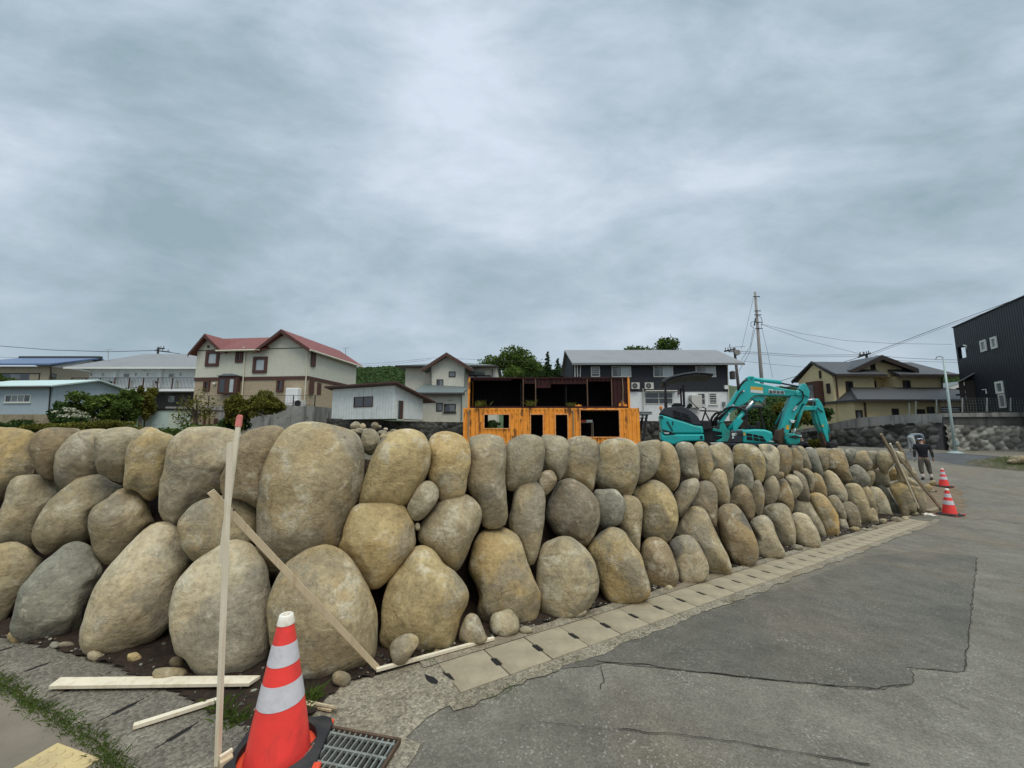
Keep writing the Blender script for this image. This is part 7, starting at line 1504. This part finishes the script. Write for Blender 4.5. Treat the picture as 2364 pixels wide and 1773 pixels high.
def conifer(label, u, v, Y, h, w, seed):
    top = P(u, v, Y); t = thing('conifer', label, 'conifer', (top.x, Y, top.z - h)); bl = []; rg = random.Random(seed)
    for i in range(26): q = i / 25; r = w * (.06 + .94 * q); th = i * 2.4; bl.append(((top.x + math.cos(th) * r * .55, Y + math.sin(th) * r * .55, top.z - .3 - h * .8 * q), (r * .5 + .1, r * .5 + .1, .22 + .12 * q)))
    leaves('crown', bl, 2200, .14, 'c', seed, t, shell=.2); mb = MB(); mb.tube([(top.x, Y, top.z - h), (top.x, Y, top.z - .1)], [.2, .03], 8); obj('trunk', mb, M['bark'], t)
conifer('pointed thin conifer between the leafy tree and the black and white house', 1264, 809, 50, 7, 1.2, 21); conifer('lower pointed conifer right of the thin one', 1287, 826, 50, 6, 1.5, 22); conifer('small conifer touching the black and white house', 1302, 832, 50, 5, 1.2, 23)
# gardens on the left
TB = [('feathery fresh green tree in the garden below the apartment balcony', 175, 903, 268, 985, 22, 'l', 4200, .085, 31), ('bushy green tree left of the mint storage cabinet', 262, 900, 320, 975, 22.5, 'g', 3000, .08, 32),
      ('olive green tree right above the mint storage cabinet', 312, 888, 362, 968, 23.5, 'y', 2600, .08, 33), ('dark shrub between the light blue shed and the feathery tree', 120, 925, 175, 990, 21, 'd', 2400, .08, 34),
      ('young tree before the left half of the concrete wall', 520, 908, 572, 990, 22, 'y', 2600, .075, 35), ('spreading olive tree before the concrete wall below the water heater', 570, 905, 646, 975, 22.5, 'y', 3600, .075, 36),
      ('tree with thin twigs before the tan clad ground floor', 408, 890, 500, 985, 23, 'y', 520, .07, 37), ('dark climbing bush on the concrete wall', 508, 945, 575, 1000, 22.5, 'd', 2200, .075, 38),
      ('green tree behind the rear excavator canopy', 1772, 915, 1862, 985, 27, 'y', 4200, .10, 39), ('dark tree behind the steel canopy posts of the rear excavator', 1690, 925, 1790, 1000, 26, 'd', 4200, .10, 40),
      ('small grassy shrub at the roadside below the rear excavator arm', 1876, 1010, 1900, 1042, 16, 'y', 1500, .05, 41), ('dark green bush below the parapet end', 1850, 930, 1900, 990, 29, 'd', 2200, .09, 42),
      ('low dark hedge along the garden at the far left', -80, 968, 90, 1012, 15, 'd', 4200, .05, 43), ('low brownish shrub in front of the light blue shed', 60, 972, 190, 1010, 15.5, 'y', 3600, .05, 44), ('low mixed shrub below the feathery tree', 180, 968, 300, 1010, 16, 'y', 3600, .05, 45), ('low shrub in front of the mint storage cabinet', 330, 984, 415, 1015, 15, 'g', 1800, .045, 46),
      ('yellow green bush at the left edge above the shed roof', -40, 862, 30, 910, 37, 'l', 1600, .12, 47), ('low weeds before the timber lean-to', 415, 975, 520, 1015, 16, 'g', 1800, .045, 48)]
for (lab, u0, v0, u1, v1, Y, lm, n, lf, sd_) in TB:
    low = 'low' in lab or 'grassy' in lab or 'hedge' in lab
    tree(lab, u0 - 6, v0, u1 + 6, v1 + (0 if low else 12), Y, lm, int(n * 1.25), lf, sd_, 20, name='shrub' if low else 'tree', cat='shrub' if low else 'tree', trunk=not low, base=-1.3 if Y > 17 else -.6, ry=(.35 if 'grassy' in lab else 1.2) if low else None)
def blossom():
    t = thing('flowering_shrub', 'white flowering shrub in front of the feathery green tree', 'shrub', P(165, 985, 19)); bl = [(tuple(P(u, v, 19 - .3 * i % 1)), (.28, .3, .06)) for i, (u, v) in enumerate(((138, 955), (155, 952), (172, 957), (150, 960), (185, 954), (165, 949), (178, 961), (142, 950), (160, 944), (190, 962)))]
    leaves('blossoms', bl, 700, .05, 'w', 51, t, shell=.0); leaves('foliage', [(b[0][:2] + (b[0][2] - .15,), (.35, .35, .2)) for b in bl], 1200, .06, 'd', 52, t)
blossom()
def weeds(label, pts, seed, n=60, h=.35, lm='g'):
    rg = random.Random(seed); V = []; T = []
    for p in pts:
        for i in range(n // len(pts)):
            a = Vector(p) + Vector((rg.gauss(0, .12 * h / .35), rg.gauss(0, .12 * h / .35), 0)); hh = h * rg.uniform(.4, 1.1); d = Vector((rg.gauss(0, .3), rg.gauss(0, .3), 1)) * hh; w = Vector((rg.gauss(0, 1), rg.gauss(0, 1), 0)).normalized() * hh * .05
            V += [a - w, a + w, a + d * .6 + w * .8 , a + d + Vector((d.x * .5, d.y * .5, 0))]; T += [rg.uniform(.7, 1.4)] * 4
    return V, T
def blades(name, V, T, lm, **kw):
    mb = MB(); mb.v = [tuple(v) for v in V]; mb.f = [(4 * i, 4 * i + 1, 4 * i + 2, 4 * i + 3) for i in range(len(V) // 4)]; mb.m = [0] * len(mb.f); o = obj(name, mb, LEAF[lm], norm=False, **kw)
    ca = o.data.color_attributes.new('tone', 'FLOAT_COLOR', 'POINT'); ca.data.foreach_set('color', [c for t in T for c in (t, t, t * .9, 1)]); return o
for i, (u, v, Y, lab) in enumerate(((1106, 938, 26.5, 'tuft of weeds growing in the upper container at its left'), (1222, 937, 26.5, 'tuft of weeds in the middle of the upper container'), (1317, 938, 26.5, 'small dark tuft of weeds right of the container middle'))):
    V, T = weeds(lab, [P(u, v, Y), P(u + 5, v, Y)], i + 5, 60, .45 if i < 2 else .3, 'y'); tag(blades('weed_tuft', V, T, 'y'), lab, 'weeds')
# grass strip, weeds in joints
rg = random.Random(3); V, T = [], []
def tuft(p, n, sp, h):
    for i in range(n):
        a = Vector((p.x + rg.gauss(0, sp), p.y + rg.gauss(0, sp), 0)); a.z = gz(a.x, a.y) + .003; hh = h * rg.uniform(.35, 1.2); d = Vector((rg.gauss(0, .45), rg.gauss(0, .45), 1)) * hh; w = Vector((rg.gauss(0, 1), rg.gauss(0, 1), 0)).normalized() * hh * .022 + Vector((0, 0, 0))
        V.extend([a - w, a + w, a + d * .6 + w * .7, a + d + Vector((d.x * .6, d.y * .6, -.1 * hh))]); T.extend([rg.uniform(.6, 1.5)] * 4)
strip = [G(u, v) for u, v in px('S', '-260,1488 -120,1530 0,1575 40,1605 80,1635 112,1650 140,1662 170,1688 205,1705 235,1735 262,1765 290,1800')]
for a, b in zip(strip[:-1], strip[1:]):
    L = (b - a).length; m = int(L / .012)
    for i in range(m):
        c = a.lerp(b, (i + rg.random()) / m); dens = .5 + noise.noise((c.x * 4, c.y * 4, 3)); 
        if dens > .12: tuft(c, int(24 * dens) + 6, .026, .026)
for s in [rg.uniform(.3, 2.6) for i in range(9)] + [rg.uniform(2.6, 6) for i in range(6)]: tuft(ST(s, .55 + rg.gauss(0, .03)), rg.randint(8, 40), .018, .016)
for u, v, n, h in ((505, 1640, 60, .06), (525, 1655, 90, .05), (540, 1672, 90, .045), (560, 1665, 60, .04), (715, 1620, 130, .06), (725, 1612, 60, .055), (700, 1640, 80, .04), (992, 1525, 30, .03), (985, 1512, 20, .03), (915, 1545, 14, .03), (1278, 1549, 50, .015), (1130, 1612, 60, .018), (1180, 1590, 60, .018), (1165, 1598, 40, .018)): tuft(G(u, v), n, .022, h)
obj_grass = blades('grass', V, T, 'l', kind='stuff'); obj_grass['label'] = 'short green grass growing in the joints of the paving'
# grassy mound with rocks at the right edge
def mound():
    pts = [(2300, 1078), (2330, 1066), (2364, 1062), (2420, 1064), (2430, 1100), (2364, 1084), (2330, 1080)]
    c = G(2375, 1078); mb = MB(); n = 18
    for i in range(n + 1):
        for j in range(n + 1):
            x = (i / n - .5) * 4.4; y = (j / n - .5) * 3.4; r = max(0, 1 - (x / 2.2) ** 2 - (y / 1.7) ** 2); mb.v.append((c.x + x, c.y + y, gz(c.x + x, c.y + y) - .05 + .42 * r ** .7 + .05 * noise.noise((x * 3, y * 3, 1))))
    mb.f = [(i * (n + 1) + j, (i + 1) * (n + 1) + j, (i + 1) * (n + 1) + j + 1, i * (n + 1) + j + 1) for i in range(n) for j in range(n)]; mb.m = [0] * len(mb.f); obj('earth_bank', mb, M['earth'], kind='structure', smooth=True)
    V2, T2 = [], []; r2 = random.Random(8)
    for i in range(2600):
        x = r2.gauss(-.5, .8); y = r2.gauss(-.5, .55); rr = max(0, 1 - (x / 2.2) ** 2 - (y / 1.7) ** 2)
        if rr <= 0: continue
        a = Vector((c.x + x, c.y + y, gz(c.x + x, c.y + y) - .05 + .42 * rr ** .7)); d = Vector((r2.gauss(0, .4), r2.gauss(0, .4), 1)) * .10 * r2.uniform(.4, 1.2); w = Vector((r2.gauss(0, 1), r2.gauss(0, 1), 0)).normalized() * .006; V2 += [a - w, a + w, a + d * .6 + w, a + d * 1.1]; T2 += [r2.uniform(.8, 1.7)] * 4
    o = blades('bank_grass', V2, T2, 'l', kind='stuff'); o['label'] = 'bright green grass on the earth bank at the right edge'
    for i, (u, v, s, lab) in enumerate(((2352, 1062, 20, 'large dark boulder on the grassy bank at the right edge'), (2336, 1066, 10, 'smaller dark rock left of the large one on the grassy bank'))):
        q = [(u + s * math.cos(a * .7) * (1.2 + .2 * math.sin(a * 3)), v + s * .55 * math.sin(a * .7)) for a in range(9)]; out = closed_curve(q); tag(boulder('rock', P(*out[0], 17.4), out[0], out, 900 + i, COL['n'], (30, 18), 1.6, .9), lab, 'rock')
mound()
# wooded hills
def hills():
    mb = MB(); nu, nv = 150, 26
    prof = [(-200, 960), (600, 900), (760, 862), (800, 846), (830, 853), (852, 852), (880, 850), (900, 849), (930, 852), (960, 856), (1000, 868), (1300, 880), (1750, 893), (1790, 897), (1850, 894), (1900, 893), (2160, 868), (2185, 864), (2215, 868), (2300, 880), (2700, 915)]
    us = [-200 + 2900 * i / nu for i in range(nu + 1)]
    for j in range(nv + 1):
        q = j / nv; Y = 230 + 190 * q
        for u in us:
            v = float(np.interp(u, [a for a, b in prof], [b for a, b in prof])); p = P(u, v, 420); x = p.x * Y / 420; z = -1.5 + (p.z + 1.5) * (q ** .8)
            z += 3.2 * q * (noise.noise((x * .03, Y * .03, 2)) + .45 * noise.noise((x * .11, Y * .11, 5))) if q < 1 else 0
            mb.v.append((x, Y, z))
    W_ = nu + 1; mb.f = [(j * W_ + i, j * W_ + i + 1, (j + 1) * W_ + i + 1, (j + 1) * W_ + i) for j in range(nv) for i in range(nu)]; mb.m = [0] * len(mb.f)
    obj('hill', mb, mat('hill_ground', (.045, .07, .03), .95, .3, .05), kind='structure', smooth=True)
    # canopy of the woods: one mass nobody could count
    rg = np.random.default_rng(5); V = []; T = []; vs = np.array(mb.v)
    sel = [(770, 945), (1770, 1870), (2150, 2240)]
    for (ua, ub), cnt in zip(sel, (2600, 700, 600)):
        for i in range(cnt):
            u = rg.uniform(ua, ub); q = rg.uniform(.25, 1) ; Y = 230 + 190 * q; v = float(np.interp(u, [a for a, b in prof], [b for a, b in prof])); p = P(u, v, 420); x = p.x * Y / 420; z = -1.5 + (p.z + 1.5) * (q ** .8)
            r = rg.uniform(1.2, 3.0); k = 26; d = rg.normal(size=(k, 3)); d[:, 2] = np.abs(d[:, 2]); d /= np.linalg.norm(d, axis=1)[:, None]; c = np.array((x, Y, z)) + d * np.array((r, r, r * .8))
            a = rg.normal(size=(k, 3)); a /= np.linalg.norm(a, axis=1)[:, None]; b = np.cross(a, d); b /= np.linalg.norm(b, axis=1)[:, None] + 1e-6; s = r * .42; tone = rg.uniform(.55, 1.45)
            V.append(np.stack([c - a * s, c + b * s, c + a * s, c - b * s], 1).reshape(-1, 3)); T.append(np.full(4 * k, tone) * np.repeat(rg.uniform(.8, 1.2, k), 4))
    V = np.concatenate(V); T = np.concatenate(T); o = blades('woodland', V.tolist(), T.tolist(), 'h', kind='stuff'); o['label'] = 'green woods covering the distant hills'
hills()
# distant glimpse behind the container window: hedge
tree('clipped green hedge seen through the container window', 1112, 968, 1162, 1000, 33, 'd', 1600, .07, 61, 8, name='hedge', cat='hedge', trunk=False, base=-1.3, ry=1)
# ------------------------------------------------------------------ people
M['skin'] = mat('skin', (.30, .18, .125), .6, .06, 20); M['blackcloth'] = mat('black_shirt', (.010, .011, .015), .9, .25, 20); M['khaki'] = mat('grey_brown_trousers', (.105, .092, .072), .95, .15, 12); M['whitecloth'] = mat('white_cloth', (.60, .58, .53), .9, .08, 20)
M['sleeve'] = mat('dark_grey_sleeve', (.055, .05, .048), .9, .15, 12); M['bluegrey'] = mat('blue_grey_shirt', (.17, .21, .245), .9, .12, 10); M['palepants'] = mat('pale_work_trousers', (.42, .43, .40), .9, .1, 10); M['hair'] = mat('dark_hair', (.018, .015, .013), .8, .2, 30); M['shoe'] = mat('dark_shoe', (.035, .022, .018), .7, .2, 20); M['stripe'] = mat('striped_towel_cap', (.36, .36, .42), .9, .1, 20, lines=('z', .03, .004))
def skinned(name, chains, m, parent, sub=2):
    """chains of (point, radius), joined where points coincide; grown with the Skin modifier into one continuous surface"""
    vs, rs, es = [], [], []; key = {}
    for ch in chains:
        prev = None
        for p, r in ch:
            k = tuple(round(c, 4) for c in p)
            if k not in key: key[k] = len(vs); vs.append(p); rs.append(r)
            i = key[k]
            if prev is not None and prev != i: es.append((prev, i))
            prev = i
    o0 = ORG[parent.name]; me = bpy.data.meshes.new(name); me.from_pydata([(p[0] - o0.x, p[1] - o0.y, p[2] - o0.z) for p in vs], es, []); me.materials.append(m)
    o = bpy.data.objects.new(name, me); C.objects.link(o); o.parent = parent; ORG[o.name] = o0
    md = o.modifiers.new('skin', 'SKIN'); md.use_smooth_shade = True; me.skin_vertices.new() if not me.skin_vertices else None
    for sv, r in zip(me.skin_vertices[0].data, rs): sv.radius = (r if isinstance(r, tuple) else (r, r))
    me.skin_vertices[0].data[0].use_root = True
    s = o.modifiers.new('subdivision', 'SUBSURF'); s.levels = sub; s.render_levels = sub; return o
def person(label, g, h, yaw, J, cloth, name='person'):
    """J: joint positions for a 1.0 m tall figure facing +y; yaw turns it"""
    t = thing(name, label, 'person', g); c, s = math.cos(yaw), math.sin(yaw)
    T = lambda p: Vector((g.x + (p[0] * c - p[1] * s) * h, g.y + (p[0] * s + p[1] * c) * h, g.z + p[2] * h))
    S = lambda *ch: [[(T(p), (r[0] * h, r[1] * h) if isinstance(r, tuple) else r * h) for p, r in q] for q in ch]
    j = {k: Vector(v) for k, v in J.items()}; mid = lambda a, b, q=.5: j[a].lerp(j[b], q)
    body = [[(j['pelvis'], (.075, .055)), (j['waist'], (.068, .05)), (j['chest'], (.085, .058)), (j['neck0'], (.045, .04)), (j['neck'], .032), (j['head'], (.046, .056)), (j['crown'], (.040, .046))]]
    for sd in 'LR':
        body.append([(j['chest'], (.085, .058)), (j['sh' + sd], .036), (j['el' + sd], .025), (j['wr' + sd], .017), (j['pa' + sd], (.022, .012))])
        body.append([(j['pelvis'], (.075, .055)), (j['hip' + sd], .052), (j['kn' + sd], .034), (j['an' + sd], .023), (j['to' + sd], (.022, .016))])
        d = (j['pa' + sd] - j['wr' + sd]).normalized(); side = Vector((0, 1, 0)) - d * d.y; side.normalize(); palm = j['pa' + sd]
        for q, L in ((-1.5, .036), (-.5, .045), (.5, .042), (1.5, .033)): b0 = palm + side * q * .0095; body.append([(palm, (.022, .012)), (b0 + d * .018, .0068), (b0 + d * (.018 + L * .5) + Vector((0, .004, 0)), .006), (b0 + d * (.016 + L * .9) + Vector((0, .012, 0)), .0048)])
        body.append([(palm, (.022, .012)), (palm + side * .020 - d * .006, .0078), (palm + side * .036 + d * .016, .006)])
    skinned('body', S(*body), M[cloth.get('skin', 'skin')], t)
    e = .010
    skinned('shirt', S([(j['waist'].lerp(j['pelvis'], .92), (.094, .074)), (j['waist'].lerp(j['pelvis'], .4), (.088, .068)), (j['waist'], (.080, .062)), (j['chest'], (.097, .070)), (j['neck0'], (.052, .047))], [(j['chest'], (.097, .070)), (j['shL'], .047), (mid('shL', 'elL', cloth.get('sleeve', .7)), .039)], [(j['chest'], (.097, .070)), (j['shR'], .047), (mid('shR', 'elR', cloth.get('sleeve', .7)), .039)]), M[cloth['shirt']], t)
    if 'under' in cloth:
        for sd in 'LR': skinned('sleeve', S([(mid('sh' + sd, 'el' + sd, .5), .034), (j['el' + sd], .031), (mid('el' + sd, 'wr' + sd, .92), .023)]), M[cloth['under']], t)
    cut = cloth.get('trouser', .93)
    skinned('trousers', S([(j['waist'].lerp(j['pelvis'], .3), (.078, .060)), (j['pelvis'], (.088, .068)), (j['hipL'], .063), (j['knL'], .047), (mid('knL', 'anL', cut), .040)], [(j['pelvis'], (.088, .068)), (j['hipR'], .063), (j['knR'], .047), (mid('knR', 'anR', cut), .040)]), M[cloth['pants']], t)
    for sd in 'LR':
        if 'sock' in cloth: skinned('sock', S([(mid('kn' + sd, 'an' + sd, .6), .032), (mid('kn' + sd, 'an' + sd, .95), .027)]), M[cloth['sock']], t)
        skinned('shoe', S([(j['an' + sd] - Vector((0, .012, .012)), .029), (j['an' + sd].lerp(j['to' + sd], .55) - Vector((0, 0, .004)), (.030, .022)), (j['to' + sd] + Vector((0, .02, 0)), (.026, .016))]), M[cloth.get('shoe', 'shoe')], t)
    for sd in cloth.get('gloves', ''):
        d = (j['pa' + sd] - j['wr' + sd]).normalized(); skinned('glove', S([(j['wr' + sd] - d * .01, .024), (j['wr' + sd] + d * .01, .022), (j['pa' + sd], (.028, .018)), (j['pa' + sd] + d * .03, (.027, .015))]), M['whitecloth'], t)
    up = (j['crown'] - j['head']).normalized(); f_ = Vector(cloth.get('face', (0, 1, 0)))
    skinned('hair', S([(j['head'] - f_ * .018 - up * .012, (.044, .044)), (j['head'] - f_ * .012 + up * .02, (.048, .050)), (j['crown'] - f_ * .006 + up * .004, (.042, .044))]), M['hair'], t)
    # face: eyes, nose, mouth, ears
    R_ = f_.cross(up).normalized()
    for q in (-1, 1):
        p = j['head'] + f_ * .050 + R_ * .019 * q + up * .012; mb = MB(); mb.lathe([(.0, .006 * h), (.006 * h, .003 * h), (.007 * h, 0), (.0, -.004 * h)], 8, T(p)); obj('eye', mb, M['hair'], t)
        p = j['head'] + R_ * .048 * q; mb = MB(); mb.lathe([(0, .022 * h), (.010 * h, .012 * h), (.009 * h, -.008 * h), (0, -.02 * h)], 8, T(p)); obj('ear', mb, M['skin'], t)
    skinned('nose', S([(j['head'] + f_ * .050 + up * .010, .006), (j['head'] + f_ * .062 - up * .006, .009)]), M['skin'], t, 1); mb = MB(); a, b = T(j['head'] + f_ * .051 - up * .026 - R_ * .014), T(j['head'] + f_ * .051 - up * .026 + R_ * .014); mb.bar(a, b, .006 * h, .006 * h); obj('mouth', mb, M['rusty'], t)
    if 'cap' in cloth:
        mb = MB(); c0 = j['head'] + up * .018; 
        skinned('cap', S([(c0, (.056, .062)), (c0 + up * .022, (.055, .060)), (j['crown'] + up * .012, (.040, .044))]), M[cloth['cap']], t)
        skinned('cap_brim', S([(c0 + f_ * .04, (.046, .010)), (c0 + f_ * .085 - up * .006, (.036, .008))]), M[cloth['cap']], t, 1)
    return t
walk = dict(pelvis=(0, 0, .50), waist=(0, .005, .585), chest=(.0, .02, .735), neck0=(0, .028, .825), neck=(0, .036, .858), head=(-.012, .062, .905), crown=(-.014, .060, .955),
            shL=(-.112, .02, .795), elL=(-.138, -.015, .640), wrL=(-.146, .03, .505), paL=(-.146, .045, .462), shR=(.112, .01, .800), elR=(.140, -.03, .645), wrR=(.160, .035, .515), paR=(.163, .05, .472),
            hipL=(-.052, .0, .485), knL=(-.062, -.02, .27), anL=(-.052, -.06, .055), toL=(-.055, .03, .018), hipR=(.052, .0, .485), knR=(.078, .055, .275), anR=(.098, .02, .05), toR=(.10, .105, .018))
person('man in black shirt and grey trousers walking away by the right cones', G(2138, 1108), 1.64, math.radians(-38), walk, dict(shirt='blackcloth', under='sleeve', pants='khaki', sock='whitecloth', gloves='L', cap='stripe', trouser=.62, sleeve=.72))
bend = dict(pelvis=(0, -.03, .50), waist=(0, .05, .57), chest=(.0, .19, .60), neck0=(0, .265, .575), neck=(0, .295, .555), head=(0, .335, .515), crown=(0, .375, .485),
            shL=(-.105, .23, .58), elL=(-.115, .26, .42), wrL=(-.08, .30, .29), paL=(-.075, .31, .25), shR=(.105, .23, .58), elR=(.115, .27, .42), wrR=(.08, .32, .29), paR=(.075, .33, .25),
            hipL=(-.052, -.03, .485), knL=(-.06, .0, .27), anL=(-.06, -.03, .05), toL=(-.062, .055, .018), hipR=(.052, -.03, .485), knR=(.06, .01, .27), anR=(.06, -.01, .05), toR=(.062, .075, .018))
person('man in a blue grey shirt and pale trousers bending over beyond the walking man', G(2108, 1043.5), 1.75, math.radians(-95), bend, dict(shirt='bluegrey', pants='palepants', sleeve=.95, shoe='palepants', face=(0, .55, -.83)))
crouch = dict(pelvis=(0, -.08, .22), waist=(0, -.03, .30), chest=(.0, .05, .42), neck0=(0, .09, .50), neck=(0, .105, .53), head=(0, .135, .57), crown=(0, .14, .62),
              shL=(-.11, .06, .47), elL=(-.14, .17, .36), wrL=(-.08, .27, .28), paL=(-.07, .30, .25), shR=(.11, .06, .47), elR=(.14, .17, .36), wrR=(.08, .27, .28), paR=(.07, .30, .25),
              hipL=(-.055, -.07, .22), knL=(-.085, .15, .30), anL=(-.07, .03, .05), toL=(-.075, .11, .018), hipR=(.055, -.07, .22), knR=(.085, .15, .30), anR=(.07, .03, .05), toR=(.075, .11, .018))
p = P(1862, 1004, 14.2); person('crouching worker in dark clothes and a white helmet beside the excavator bucket', Vector((p.x, p.y, p.z - 1.08)), 1.68, math.radians(60), crouch, dict(shirt='blackcloth', pants='blackcloth', sleeve=.95, cap='whitecloth'))
